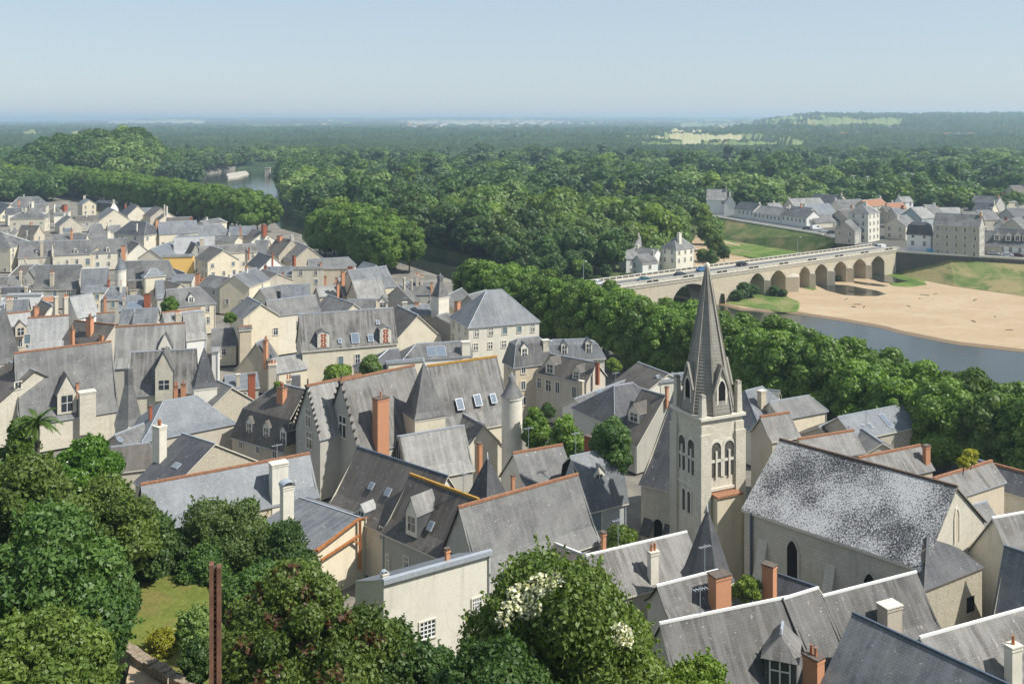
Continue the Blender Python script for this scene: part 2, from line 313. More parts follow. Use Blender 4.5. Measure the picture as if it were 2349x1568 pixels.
def dormer(root, c, u, n, w, h, depth, roofm='slate_mid', wallmat='wall_pale', rh=None, kind='std', brick=False):
    """c: bottom centre of its front; body runs back into the roof"""
    rh = rh or w * .55; mb = MB(); b = -n * depth; L_ = c - u * (w / 2); R_ = c + u * (w / 2); T = UP * h; Q = UP * rh
    mb.face([L_, R_, R_ + T, c + T + Q, L_ + T], wallmat)
    ck = 'slate_dark' if not brick else 'slate_mid'
    mb.face([L_ + b, L_, L_ + T, L_ + T + b], ck); mb.face([R_, R_ + b, R_ + T + b, R_ + T], ck)
    mb.face([L_ + b, R_ + b, R_, L_], wallmat)
    o = mb.build('dormer', root, root.location)
    rb = MB(); e = .14; a = n * .16
    for s_ in (-1, 1):
        ed = c + u * (s_ * (w / 2 + e)) + UP * (h - e * rh / (w / 2)); ap = c + UP * (h + rh + .02)
        for off, fl in ((UP * .09, 1), (UP * 0, -1)):
            q = [ed + a + off, ap + a + off, ap + b + off, ed + b + off]
            rb.face(q if s_ * fl < 0 else q[::-1], roofm)
        rb.face([ed + a, ed + a + UP * .09, ap + a + UP * .09, ap + a], 'zinc_cap'); rb.face([ed + a, ed + b, ed + b + UP * .09, ed + a + UP * .09], 'zinc_cap')
    r = rb.build('dormer_roof', None, root.location); r.location = (0, 0, 0); r.parent = o
    wh = min(h * .78, 1.6 if w < 3 else h * .8); ww = w * .58
    wb = MB(); cc = c + n * .02 + UP * (h * .5)
    if brick:
        wb.box(cc, u, UP, n, w * .27, h * .46, .02, 'brick_red')
        for s_ in (-1, 1):
            for k in range(5): wb.box(cc + u * (s_ * w * (.27 if k % 2 else .33)) + UP * (h * (k * .19 - .38)), u, UP, n, w * .09, h * .085, .035, 'trim_pale')
        for k in range(4): wb.box(cc + UP * (h * (k * .2 - .3)), u, UP, n, w * .05, h * .05, .03, 'trim_pale')
    else:
        wb.box(cc, u, UP, n, ww / 2, wh / 2, .02, 'glass'); wb.box(cc + n * .03, u, UP, n, .04, wh / 2, .015, 'trim_white'); wb.box(cc + n * .03 + UP * .1, u, UP, n, ww / 2, .035, .013, 'trim_white')
    w_ = wb.build('window', None, root.location); w_.location = (0, 0, 0); w_.parent = o
    return o
def skylight(root, c, u, s_, nn, w, h, bright=True):
    mb = MB(); mb.box(c + nn * .06, u, s_, nn, w / 2, h / 2, .06, 'zinc_cap'); mb.box(c + nn * .13, u, s_, nn, w / 2 - .08, h / 2 - .08, .012, 'glass_sky' if bright else 'glass')
    return mb.build('skylight', root, root.location)
def house(label, reg, rp, zr, ea=None, eb=None, sl=50, w=None, wb=None, zg=5.0, roof='m', wall='c', ends='gg', rg=None, cap='z', ch=(), sky=(), dm=(), wn=(), nch=1,
          floors=2, wp=.75, wk='std', name='house', cat='house', ang=None, ln=None, ins=None, group=None, oh=.25, AB=None, vg=None, zeb=None, gab='auto', extra=None, eaves=None, pots=2):
    """ridge from two surveyed points at the level zr (or one point, a bearing and a length); front slope falls to the surveyed eave line"""
    if AB is not None:
        A = Vector((AB[0][0], AB[0][1], zr)); B = Vector((AB[1][0], AB[1][1], zr))
    elif ang is None:
        a = px(reg, rp[0], rp[1]); b_ = px(reg, rp[2], rp[3]); A = gnd(*a, zr); B = gnd(*b_, zr)
    else:
        a = px(reg, rp[0], rp[1]); A = gnd(*a, zr); B = A + Vector((math.cos(R(ang)), math.sin(R(ang)), 0)) * ln
    u = (B - A).normalized(); L_ = (B - A).length
    n = Vector((u.y, -u.x, 0)); mid = (A + B) / 2
    if n.dot(Vector((-mid.x, -mid.y, 0))) < 0: n = -n
    tn = math.tan(R(sl))
    if w is None:
        base, e = (A, ea) if ea is not None else (B, eb)
        ey = px(reg, 0, e)[1]
        k = (ey - HY) / FL          # CH-(z-w*tn) = k*(Y + w*n.y)
        w = (k * base.y - (CH - base.z)) / (tn - k * n.y)
    w = max(.3, min(w, 16)); wb = wb or w
    ze = zr - w * tn; zbk = zr - wb * tn
    if eaves is not None: ze = eaves
    if zeb is not None: zbk = zeb
    ze = max(ze, zg + .5) if name != 'spire' else ze
    zbk = max(zbk, zg + .5)
    if zbk > zr - .3: zbk = zr - .3
    root = empty(name, (mid.x, mid.y, zg)); tag(root, label, cat, group); loc = root.location
    rs, ws = RM[roof], WM[wall]
    iA = (ins if ins is not None else min(w, L_ * .45)) if ends[0] == 'h' else 0
    iB = (ins if ins is not None else min(w, L_ * .45)) if ends[1] == 'h' else 0
    # for a hipped end the surveyed ridge end is the true ridge end, so the body is longer than the ridge
    bA, bB = A - u * iA, B + u * iB
    LT = (bB - bA).length
    HOUSES.append((label, bA.xy, bB.xy, n.xy, w, wb, zr, ze, L_))
    # walls
    mb = MB()
    c = [bA + n * w, bB + n * w, bB - n * wb, bA - n * wb]
    zz = [ze, ze, zbk, zbk]; th = .16
    F_ = lambda p, z: Vector((p.x, p.y, z))
    mb.face([F_(c[0], zg), F_(c[1], zg), F_(c[1], ze - .1), F_(c[0], ze - .1)], ws)
    mb.face([F_(c[2], zg), F_(c[3], zg), F_(c[3], zbk - .1), F_(c[2], zbk - .1)], ws)
    for (p, q, zp, zq, top, isg) in ((c[3], c[0], zbk, ze, A, ends[0] == 'g'), (c[1], c[2], ze, zbk, B, ends[1] == 'g')):
        pts = [F_(p, zg), F_(q, zg), F_(q, zq - .1)] + ([F_(top, zr - .12)] if isg else []) + [F_(p, zp - .1)]
        mb.face(pts, ws)
    w_ = mb.build('wall', root, loc)
    # roof with rings
    rg = rg if rg is not None else ([(.72, .80)] if sl >= 47 else [])
    rings = [(0.0, 0.0)] + list(rg) + [(1.0, 1.0)]
    og = oh if True else 0
    eA = A - u * (og if ends[0] == 'g' else 0); eB = B + u * (og if ends[1] == 'g' else 0)
    wF, wB = w + oh, wb + oh
    dzF = (zr - ze); dzB = (zr - zbk)
    # overhang continues the last segment
    (f0, z0) = rings[-2]; sF = (1 - z0) * dzF / max((1 - f0) * w, .01); sB = (1 - z0) * dzB / max((1 - f0) * wb, .01)
    def corner(side, endi, f, zf, last=False):   # side 1 front / -1 back, endi 0 A / 1 B
        W = w if side > 0 else wb; dz = dzF if side > 0 else dzB; s_ = sF if side > 0 else sB
        x = W * f; z = zr - dz * zf
        if last: x += oh; z -= oh * s_
        if endi == 0:
            p = A - u * ((iA * f + (oh if last else 0)) if ends[0] == 'h' else og)
        else:
            p = B + u * ((iB * f + (oh if last else 0)) if ends[1] == 'h' else og)
        q = p + n * (side * x); return Vector((q.x, q.y, z + .02))
    rb = MB(); bot = Vector((0, 0, -th))
    ringp = []
    for i, (f, zf) in enumerate(rings):
        ls = i == len(rings) - 1
        ringp.append([corner(1, 0, f, zf, ls), corner(1, 1, f, zf, ls), corner(-1, 1, f, zf, ls), corner(-1, 0, f, zf, ls)])
    for i in range(len(rings) - 1):
        T, Bm = ringp[i], ringp[i + 1]
        for j, k in ((0, 1), (2, 3)):
            rb.face([Bm[j], Bm[k], T[k], T[j]], rs); rb.face([T[j] + bot, T[k] + bot, Bm[k] + bot, Bm[j] + bot], 'timber_dark')
        if ends[1] == 'h': rb.face([Bm[1], Bm[2], T[2], T[1]] if i else [Bm[1], Bm[2], T[1]], rs)
        else:
            for j in (1, 2): rb.face([Bm[j] + bot, T[j] + bot, T[j], Bm[j]] if j == 2 else [Bm[j] + bot, Bm[j], T[j], T[j] + bot], vg or 'trim_pale')
        if ends[0] == 'h': rb.face([Bm[3], Bm[0], T[0], T[3]] if i else [Bm[3], Bm[0], T[0]], rs)
        else:
            for j in (0, 3): rb.face([Bm[j] + bot, T[j] + bot, T[j], Bm[j]], vg or 'trim_pale')
    E_ = ringp[-1]
    for j in range(4):
        k = (j + 1) % 4
        if (j == 1 and ends[1] != 'h') or (j == 3 and ends[0] != 'h'): continue
        rb.face([E_[j] + bot, E_[k] + bot, E_[k], E_[j]], 'zinc_cap' if rnd.random() < .6 else 'trim_pale')
    rb.build('roof', root, loc)
    # ridge cap, and verges or hips in zinc
    cm = {'z': 'zinc_cap', 'c': 'clay', 'g': 'clay_gold', 'd': 'lead', 'w': 'trim_white', 'n': 'ridge_brown'}[cap]
    cb = MB(); r_ = .10 if cap in 'zdw' else .15
    cb.bar(eA + UP * .04, eB + UP * .04, r_, cm, UP); cb.build('ridge_cap', root, loc)
    for endi, e_ in ((0, ends[0]), (1, ends[1])):
        if e_ == 'h':
            for side in (1, -1):
                hb = MB(); j = (0 if endi == 0 else 1) if side > 0 else (3 if endi == 0 else 2)
                pts = [ringp[i][j] + UP * .02 for i in range(len(rings))]; sd = u.cross(UP) * .06
                wv = (pts[-1] - pts[0]).cross(UP).normalized() * .055; mt_ = 'zinc_cap' if cap != 'd' else 'lead'
                for p0, p1 in zip(pts[:-1], pts[1:]): 
                    hb.face([p0 - wv, p1 - wv, p1 + UP * .09, p0 + UP * .09], mt_); hb.face([p0 + UP * .09, p1 + UP * .09, p1 + wv, p0 + wv], mt_)
                hb.build('hip_flashing', root, loc)
    # slope plane helpers (front)
    e0 = ringp[-1][0]; nn = u.cross((e0 - eA)).normalized()
    if nn.z < 0: nn = -nn
    sdir = (ringp[0][0] - e0); sdir -= u * sdir.dot(u); sdir.normalize()
    def on_roof(x, y):
        q = px(reg, x, y); p = hit(q[0], q[1], A, nn)
        if p is None or (p - A).dot(n) < -.05 or p.z > zr + .2:
            p = hit(q[0], q[1], A, n)
        return p
    for cc in ch:
        x, yb, yt, wp_ = cc[:4]; mat_ = cc[4]; np_ = cc[5] if len(cc) > 5 else 0
        p = on_roof(x, yb)
        if p is None: continue
        mpp = p.y / FL / REG[reg][2]; hgt = (yb - yt) * mpp; wd = wp_ * mpp
        chimney(root, p - n * .2, u, n, max(.4, wd * .72), max(.45, wd * .5), p.z + hgt, max(p.z - 2.5, zg), mat_, np_)
    for (x, y, ww, hh) in [s_[:4] for s_ in sky]:
        p = on_roof(x, y)
        if p is not None: skylight(root, p, u, sdir, nn, ww, hh, True)
    for dd in dm:
        x, yb, ww, hh = dd[:4]; opts = dd[4] if len(dd) > 4 else {}
        p = on_roof(x, yb)
        if p is not None:
            dormer(root, p + n * .05, u, n, ww, hh, (hh + ww * .5) / max(tn, .5) * .95 + .3, opts.get('roof', rs), opts.get('wall', 'wall_pale'), opts.get('rh'), brick=opts.get('brick', False))
    # automatic chimneys at the ridge ends
    for k in range(nch):
        t = rnd.choice((.02, .98, .05, .95, .5)) if ends == 'gg' else rnd.uniform(.2, .8)
        p = A + u * (L_ * t) + n * rnd.uniform(-.6, .6); cw = rnd.uniform(.8, 1.3)
        chimney(root, p, n, u, cw, .55, zr + rnd.uniform(.7, 1.6), zr - 2.2, rnd.choice('orccctgs'), rnd.choice((0, 1, 2, 2, 3)) if mid.y < 330 else 0)
    if rnd.random() < .22 and name == 'house' and mid.y < 420:
        ab = MB(); p = A + u * (L_ * rnd.choice((.1, .3, .8))); hh = rnd.uniform(2.0, 3.2); ab.bar(p, p + UP * hh, .035, 'zinc_cap'); ab.bar(p + UP * (hh - .2) - u * .7, p + UP * (hh - .2) + u * .7, .025, 'zinc_cap')
        for q_ in (-.6, -.3, 0, .3, .6): ab.bar(p + UP * (hh - .2) + u * q_ - n * .3, p + UP * (hh - .2) + u * q_ + n * .3, .018, 'zinc_cap')
        ab.build('television_aerial', root, loc)
    if name == 'house' and mid.y < 300 and rnd.random() < .5 and ze - zg > 4:
        dp = MB(); q_ = (bA if rnd.random() < .5 else bB - u * .4) + n * (w + .08) + u * .2; dp.bar(Vector((q_.x, q_.y, zg)), Vector((q_.x, q_.y, ze - .2)), .055, 'zinc_cap'); dp.build('downpipe', root, loc)
    # windows: surveyed ones, then regular rows on the faces turned to the camera
    planes = [(c[0], c[1], n, ze)]
    for (p, q, zp, top, d_) in ((c[3], c[0], ze, A, -u), (c[1], c[2], ze, B, u)):
        planes.append((p, q, d_, min(ze, zbk)))
    facing = [(p, q, d_, z_) for (p, q, d_, z_) in planes if d_.dot(Vector((-(p.x + q.x) / 2, -(p.y + q.y) / 2, 0))) > 0]
    for wv in wn:
        q = px(reg, wv[0], wv[1]); best = None
        for (p, q2, d_, z_) in facing:
            h_ = hit(q[0], q[1], p, d_)
            if h_ is None: continue
            s_ = (q2 - p).xy.length; t = (h_ - p).xy.dot((q2 - p).xy.normalized())
            if -.3 < t < s_ + .3 and zg < h_.z < zr + 1 and (best is None or h_.y < best[0].y): best = (h_, (q2 - p).xy.normalized(), d_)
        if not best: print('LOST WINDOW', label[:40], wv[:2], [(round((hit(q[0], q[1], p, d_) or CAM).z, 1), round(((hit(q[0], q[1], p, d_) or CAM) - p).xy.dot((q2 - p).xy.normalized()), 1), round((q2 - p).xy.length, 1)) for (p, q2, d_, z_) in facing])
        if best:
            h_, t2, d_ = best; ww, hh = (wv[2], wv[3]) if len(wv) > 3 else (1.0, 1.5)
            window(root, wv[4] if len(wv) > 4 else wk, h_, Vector((t2.x, t2.y, 0)), d_, ww, hh)
    if wp > 0:
        for fi, (p, q, d_, z_) in enumerate(facing):
            ll = (q - p).xy.length; t2 = (q - p).xy.normalized(); t3 = Vector((t2.x, t2.y, 0))
            if wn and fi == 0: continue
            ncol = int((ll - 1.4) / 2.7)
            if ncol < 1: continue
            g = ll / ncol
            for fl in range(floors):
                zc = ze - 1.45 - fl * 2.9
                if zc < zg + .9: break
                for k in range(ncol):
                    if rnd.random() > wp: continue
                    cc = Vector((p.x, p.y, zc)) + t3 * (g * (k + .5) + rnd.uniform(-.2, .2))
                    WINQ.append((root, wk if rnd.random() < .8 else 'sh', cc, t3, d_, rnd.uniform(.85, 1.1), rnd.uniform(1.3, 1.65)))
    if extra: extra(root, A, B, u, n, w, ze, zr, zg)
    return root
def spire(label, reg, apex, base_c, zr, half, zb, nsides=4, ang=36, zg=5, roof='m', wall='c', flare=True, name='turret', cat='turret', wallr=None, tip=.0, dome=False):
    a = px(reg, *apex); P = gnd(a[0], a[1], zr); root = empty(name, (P.x, P.y, zg)); tag(root, label, cat); loc = root.location
    a0 = R(ang) + math.pi / nsides
    k = 1 / math.cos(math.pi / nsides) if nsides == 4 else 1
    rr = half * k
    mb = MB()
    prof = [(1.0, 0), (.84, .10), (.55, .42), (.30, .70), (tip, 1)] if flare else [(1, 0), (tip, 1)]
    if dome: prof = [(1.0, 0), (.97, .2), (.86, .5), (.66, .8), (.5, .93), (.3, 1)]
    for (r0, z0), (r1, z1) in zip(prof[:-1], prof[1:]):
        mb.ring(P, rr * r0, rr * r1, zb + (zr - zb) * z0, zb + (zr - zb) * z1, nsides, RM[roof], a0, smooth=nsides > 8, cap=z1 == 1 and r1 > 0)
    mb.ring(P, 0.01, rr, zb - .02, zb - .01, nsides, 'timber_dark', a0, smooth=False)
    mb.build('roof', root, loc)
    fb = MB(); fb.ring(P, .12, .02, zr - .3, zr + .6, 6, 'zinc_cap', cap=True); fb.build('finial', root, loc)
    wr = (wallr or half * .93) * k; wm = MB(); wm.ring(P, wr, wr, zg, zb, nsides, WM[wall], a0, smooth=nsides > 8); wm.ring(P, wr + .1, wr + .1, zb - .35, zb - .05, nsides, 'trim_pale', a0, smooth=False); wm.build('wall', root, loc)
    return root
# ---------------------------------------------------------------- land, water
def sheet(name, pts, z, mat, skirt=2.0, slope=1.2, jag=0.0, seed=1, kind='structure', step=6.0, zs=None, smat=None):
    """a level piece of land with an uneven outline and a bank that falls away from it"""
    rg = random.Random(seed); P = [Vector((p[0], p[1])) for p in pts]; Q = []
    for i, p in enumerate(P):
        q = P[(i + 1) % len(P)]; nn = max(1, int((q - p).length / step)) if jag else 1; nn = min(nn, 60)
        t = (q - p); nrm = Vector((-t.y, t.x)).normalized() if t.length > 0 else Vector((0, 0))
        for k in range(nn):
            o = nrm * rg.uniform(-jag, jag) if k else Vector((0, 0)); Q.append(p + t * (k / nn) + o)
    area = sum(Q[i].x * Q[(i + 1) % len(Q)].y - Q[(i + 1) % len(Q)].x * Q[i].y for i in range(len(Q)))
    if area < 0: Q.reverse()
    mb = MB(); tri = tessellate_polygon([[Vector((q.x, q.y, 0)) for q in Q]])
    for t in tri:
        f = [Vector((Q[i].x, Q[i].y, z)) for i in t]
        if (f[1] - f[0]).cross(f[2] - f[0]).z < 0: f.reverse()
        mb.face(f, mat)
    if skirt > 0:
        N_ = len(Q); nrm = []
        for i in range(N_):
            d = (Q[(i + 1) % N_] - Q[i - 1]); nrm.append(Vector((d.y, -d.x)).normalized() if d.length else Vector((0, 0)))
        for i in range(N_):
            j = (i + 1) % N_; o = lambda k: Q[k] + nrm[k] * (skirt * slope)
            mb.face([(o(i).x, o(i).y, z - skirt), (o(j).x, o(j).y, z - skirt), (Q[j].x, Q[j].y, z), (Q[i].x, Q[i].y, z)], smat or mat)
    o = mb.build(name); return tag(o, kind=kind)
def gp(reg, pts, z): return [gnd(*px(reg, x, y), z).xy[:] for x, y in pts]
BANK = [(-118, 489), (-150, 580), (-210, 720), (-290, 870), (-345, 1000), (-330, 1150)]
NEARQ = [(130, 60), (116, 118), (92, 153), (66, 188), (42, 223), (8, 275), (-24, 338), (-60, 400), (-118, 489)]
def build_land():
    mb = MB(); mb.face([(-900, 40, 0), (500, 40, 0), (500, 1500, 0), (-900, 1500, 0)], 'water'); tag(mb.build('river'), kind='structure')
    sheet('town_ground', NEARQ + BANK[1:] + [(-330, 1150), (-900, 1150), (-900, 88), (-40, 88), (40, 72), (128, 55)], 4.6, 'town_ground', 6, .5)
    # castle slope below the viewpoint
    mb = MB()
    def zl(y): return float(np.interp(y, [0, 8, 30, 45, 62, 66, 82, 88, 100], [51, 50, 41, 31, 21.5, 20.3, 19.4, 14, 4.4]))
    def zr(y): return float(np.interp(y, [0, 8, 30, 45, 60, 72, 100], [51, 50, 36, 24, 12, 4.4, 4.3]))
    def hz(x, y):
        t = min(1, max(0, (x + 19) / 6)); z = zl(y) * (1 - t) + zr(y) * t
        if y > 84: z -= 0
        return z + .35 * math.sin(x * .7) * math.sin(y * .5) * (1 if y < 60 else .15)
    xs = [-90 + 3 * i for i in range(61)]; ys = [-6 + 2.5 * i for i in range(43)]
    for i in range(len(xs) - 1):
        for j in range(len(ys) - 1):
            mb.face([(xs[a], ys[b], hz(xs[a], ys[b])) for a, b in ((i, j), (i + 1, j), (i + 1, j + 1), (i, j + 1))], 'slope_soil', True)
    tag(mb.build('castle_slope'), kind='structure')
    lawn = gp('V', [(262, 1470), (300, 1345), (370, 1322), (470, 1318), (490, 1400), (478, 1568), (470, 1700), (430, 1640), (372, 1568)], 20.7)
    sheet('garden_lawn', lawn, 20.75, 'grass_lawn', 1.2, .3, .25, step=2)
    # far side: sand, meadows, raised bank with the road
    far = [(-283, 1200), (-233, 978), (-193, 800), (-152, 644), (-116, 539), (-70, 470), (-36, 426), (-14, 392), (6, 362), (20, 350), (36, 344), (50, 334), (60, 322), (69, 311.5)]
    sandp = far[-3:] + gp('V', [(1700, 707), (1790, 713), (1830, 716), (1900, 727), (2000, 743), (2100, 766), (2200, 785), (2348, 802), (2520, 828)], 0.3) + [(330, 160), (420, 160), (420, 460), (150, 460), (110, 520), (80, 470), (70, 400), (60, 345)]
    sheet('sandbank', sandp, 0.5, 'sand', .7, 3.2, .6, 5, step=4, smat='sand_wet')
    m2 = gp('D', [(990, 920), (1150, 1050), (1280, 1062), (1450, 1042), (1420, 1012), (1700, 1002), (1900, 1052), (2100, 1092), (2349, 1122), (2800, 1200)], .7) + [(330, 300), (200, 372)] + gp('D', [(1700, 830), (1560, 845), (1300, 892), (1120, 908)], .7)
    sheet('meadow', m2, .72, 'grass_green', .4, 2, .5, 3, step=3)
    m3 = gp('V', [(1668, 694), (1672, 655), (1725, 655), (1762, 668), (1790, 672), (1828, 690), (1826, 712), (1790, 712), (1700, 700)], .7)
    sheet('meadow', m3, .74, 'grass_green', .4, 2, .5, 4, step=3)
    m4 = gp('D', [(320, 1052), (440, 1080), (420, 1092), (330, 1075)], .7); sheet('meadow', m4, .66, 'grass_green', .3, 2, .3, 4, step=2)
    m5 = gp('V', [(1626, 524), (1700, 530), (1873, 572), (1885, 600), (1800, 590), (1700, 585), (1650, 575), (1618, 560)], 1.0); sheet('meadow', m5, 1.0, 'grass_green', .5, 2, .8, 6, step=5)
    m6 = gp('C', [(1850, 640), (2000, 650), (2200, 730), (2290, 790), (2200, 795), (1950, 720)], 1.05); sheet('meadow', m6, 1.06, 'grass_green', .3, 2, .5, 6, step=4)
    m7 = gp('C', [(1840, 622), (1930, 640), (2090, 680), (2085, 690), (1960, 668), (1860, 640)], 1.1); sheet('sand_track', m7, 1.15, 'sand', .1, 1, .2, 6, step=4)
    for pts in ([(430, 1046), (560, 1040), (730, 1050), (860, 1075), (1000, 1100), (1090, 1130), (1000, 1150), (860, 1150), (700, 1140), (540, 1100)], [(900, 950), (1060, 955), (1240, 1010), (1290, 1020), (1180, 1036), (1040, 1022), (930, 990), (850, 980)], [(780, 1010), (930, 1030), (1110, 1055), (1060, 1062), (900, 1050), (790, 1030)]):
        sheet('pool', gp('D', pts, .55), .505 + .262 * (pts[0][0] == 900), 'water', 0, 0, .2, step=3)
    # the plain beyond
    sheet('far_ground', far + [(66, 345), (75, 400), (88, 470), (101, 525), (101, 560), (420, 560), (900, 560), (1500, 1200), (1500, 1500), (-283, 1500)], 3.4, 'forest_floor', 4, .12, 1.0, 8, step=12)
    sheet('far_ground', [(-900, 1150), (-330, 1150), (-300, 1165), (-270, 1195), (-283, 1480), (-900, 1480)], 3.3, 'forest_floor', 4, 4)
    sheet('sand_spit', gp('V', [(520, 398), (562, 392), (569, 397), (545, 404), (522, 407)], 1.6), 1.7, 'stone_pale', 1.6, .6, 1.0, 9, step=8)
    mb = MB(); p = gnd(614, 405, 0.0); mb.box((p.x, p.y, 3.5), Vector((1, 0, 0)), Vector((0, 1, 0)), UP, 2.6, 2.2, 5.5, 'wall_rubble'); mb.box((p.x, p.y, 9.2), Vector((1, 0, 0)), Vector((0, 1, 0)), UP, 3.0, 2.6, .3, 'stone_pale'); tag(mb.build('ruined_pier'), 'pale ruined stone pier standing alone in the far river', 'ruin')
    plat = [(100.5, 560), (101.6, 517), (115, 480), (137.6, 425), (139, 400), (141, 388), (146.6, 371.5), (165, 360.8), (186.5, 349.5), (300, 300), (420, 290), (520, 560)]
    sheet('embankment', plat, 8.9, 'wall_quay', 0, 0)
    rr = random.Random(21)
    for k in range(14):
        xx = rr.uniform(1880, 2340); p = gnd(xx, rr.uniform(668, 700 + (xx - 1880) * .16), .5); m = MB(); d_ = Vector((math.cos(k), math.sin(k * 1.7), 0)).normalized(); m.bar(p, p + d_ * rr.uniform(1.2, 3.2) + UP * .1, rr.uniform(.08, .16), 'bark'); tag(m.build('driftwood'), 'dark piece of driftwood lying on the open sand', 'driftwood', 'driftwood on the sandbank')
    # quay walls round the raised bank; grass slope on the upstream side
    qs = [(141, 389), (146.6, 371.5), (165, 360.8), (186.5, 349.5), (300, 300), (420, 290)]
    mb = MB()
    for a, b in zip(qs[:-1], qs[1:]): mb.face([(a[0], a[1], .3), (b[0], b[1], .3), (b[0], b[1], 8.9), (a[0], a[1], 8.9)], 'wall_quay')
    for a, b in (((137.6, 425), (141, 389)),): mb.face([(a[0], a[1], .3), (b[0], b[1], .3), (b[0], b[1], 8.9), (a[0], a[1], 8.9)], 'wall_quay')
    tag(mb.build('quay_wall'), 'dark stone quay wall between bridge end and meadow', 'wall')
    mb = MB(); S = [(98, 560), (101.6, 517), (115, 480), (137.6, 425)]; T = [(85, 560), (90, 515), (104, 474), (130, 424), ]
    for i in range(3): mb.face([(T[i][0], T[i][1], .8), (T[i + 1][0], T[i + 1][1], .8), (S[i + 1][0], S[i + 1][1], 8.9), (S[i][0], S[i][1], 8.9)], 'grass_bank')
    mb.face([(130, 424, .8), (136, 415, .8), (139, 410, 8.9), (137.6, 425, 8.9)], 'grass_bank'); tag(mb.build('grass_slope'), kind='structure')
    mb = MB(); S = [(165, 360.8), (186.5, 349.5), (300, 300)]; T = [(158, 343), (176, 320), (284, 272)]
    for i in range(2): mb.face([(T[i][0], T[i][1], .6), (T[i + 1][0], T[i + 1][1], .6), (S[i + 1][0], S[i + 1][1] - .1, 7.4), (S[i][0], S[i][1] - .1, 7.4)], 'grass_bank')
    mb.face([(158, 343, .6), (165, 360.7, 7.4), (147, 371, .6)], 'grass_bank'); tag(mb.build('grass_slope'), kind='structure')
    road = [(103, 560), (104, 517), (117, 482), (139.6, 427), (142.5, 393), (148, 374.5), (165.5, 363.5), (187, 352.3), (300, 303), (304, 313), (200, 359), (168, 372), (152, 384), (148, 430), (126, 486), (113, 520), (112, 560)]
    sheet('road', road, 8.93, 'asphalt', 0, 0)
    mb = MB()
    for a, b in zip(qs[1:-1], qs[2:]):
        d = Vector((b[0] - a[0], b[1] - a[1], 0)); mb.bar(Vector((a[0], a[1], 9.3)) + Vector((.2, .4, 0)), Vector((b[0], b[1], 9.3)) + Vector((.2, .4, 0)), .38, 'trim_pale')
    tag(mb.build('quay_parapet'), 'pale parapet along the top of the quay past the bridge end', 'parapet')
    mb = MB(); up = [(101.9, 517), (115.3, 480), (137.9, 425)]
    for a, b in zip(up[:-1], up[1:]): mb.bar((a[0], a[1], 9.2), (b[0], b[1], 9.2), .3, 'trim_pale')
    tag(mb.build('road_parapet'), 'low pale wall above the grass slope by the terrace of houses', 'wall')
# ---------------------------------------------------------------- trees
def leaf_arrays(lobes, n, size, seed, up=.25, jit=.55, inner=.0):
    """leaf sized quads spread over and between the lobes; returns verts (4n,3), tones (n)"""
    r = np.random.default_rng(seed); C = np.array([l[:3] for l in lobes]); RR = np.array([l[3:6] for l in lobes])
    ar = (RR[:, 0] * RR[:, 1] + RR[:, 0] * RR[:, 2] * 2) ; idx = r.choice(len(lobes), int(n * 1.9), p=ar / ar.sum())
    d = r.normal(size=(len(idx), 3)); d[:, 2] += up; d /= np.linalg.norm(d, axis=1)[:, None]
    rad = 1 - np.abs(r.normal(0, .10, len(idx))) + inner * 0
    rad = np.where(r.random(len(idx)) < .12, 1 + r.random(len(idx)) * .16, rad)
    p = C[idx] + d * RR[idx] * rad[:, None]
    keep = np.ones(len(idx), bool)
    for k in range(len(lobes)):
        q = (p - C[k]) / RR[k]; ins = (q ** 2).sum(1) < .66; keep &= ~(ins & (idx != k))
    p, d, idx = p[keep][:n], d[keep][:n], idx[keep][:n]; n = len(p)
    nn = d + r.normal(0, jit, (n, 3)); nn /= np.linalg.norm(nn, axis=1)[:, None]
    a = np.cross(nn, r.normal(size=(n, 3))); a /= np.linalg.norm(a, axis=1)[:, None]; b = np.cross(nn, a)
    s = size * r.uniform(.55, 1.45, n)[:, None]
    V = np.stack([p - a * s, p - b * s * .6 + nn * s * .12, p + a * s, p + b * s * .6 + nn * s * .12], 1).reshape(-1, 3)
    lt = r.random(len(lobes)); tone = np.clip(.5 * lt[idx] + .5 * r.random(n), 0, 1)
    return V, tone
def leaf_mesh(name, V, tone, mat, core=None):
    me = bpy.data.meshes.new(name); n = len(V) // 4; nv = len(V); cf = 0
    if core is not None: CV, CF = core; V = np.vstack([V, CV]); cf = len(CF)
    me.vertices.add(len(V)); me.vertices.foreach_set('co', V.astype(np.float32).ravel())
    loops = np.arange(nv, dtype=np.int32)
    if cf: loops = np.concatenate([loops, (CF + nv).astype(np.int32).ravel()])
    me.loops.add(len(loops)); me.loops.foreach_set('vertex_index', loops)
    me.polygons.add(n + cf); st = np.arange(n, dtype=np.int32) * 4
    if cf: st = np.concatenate([st, nv + np.arange(cf, dtype=np.int32) * 3])
    me.polygons.foreach_set('loop_start', st)
    me.update(calc_edges=True); me.validate()
    a = me.attributes.new('tone', 'FLOAT', 'FACE'); t = tone
    if cf: t = np.concatenate([tone, np.full(cf, .35)])
    if len(me.polygons) == len(t): a.data.foreach_set('value', t.astype(np.float32))
    me.materials.append(MAT[mat]); return me
def ico(sub=1):
    import bmesh
    bm = bmesh.new(); bmesh.ops.create_icosphere(bm, subdivisions=sub, radius=1)
    v = np.array([x.co[:] for x in bm.verts]); f = np.array([[x.index for x in q.verts] for q in bm.faces]); bm.free(); return v, f
ICO = ico(2)
def core_of(lobes, k=.84, seed=0):
    r = np.random.default_rng(seed); VV, FF, o = [], [], 0
    for l in lobes:
        v = ICO[0] * (1 + r.normal(0, .07, (len(ICO[0]), 1))) * np.array(l[3:6]) * k + np.array(l[:3]); VV.append(v); FF.append(ICO[1] + o); o += len(v)
    return np.vstack(VV), np.vstack(FF)
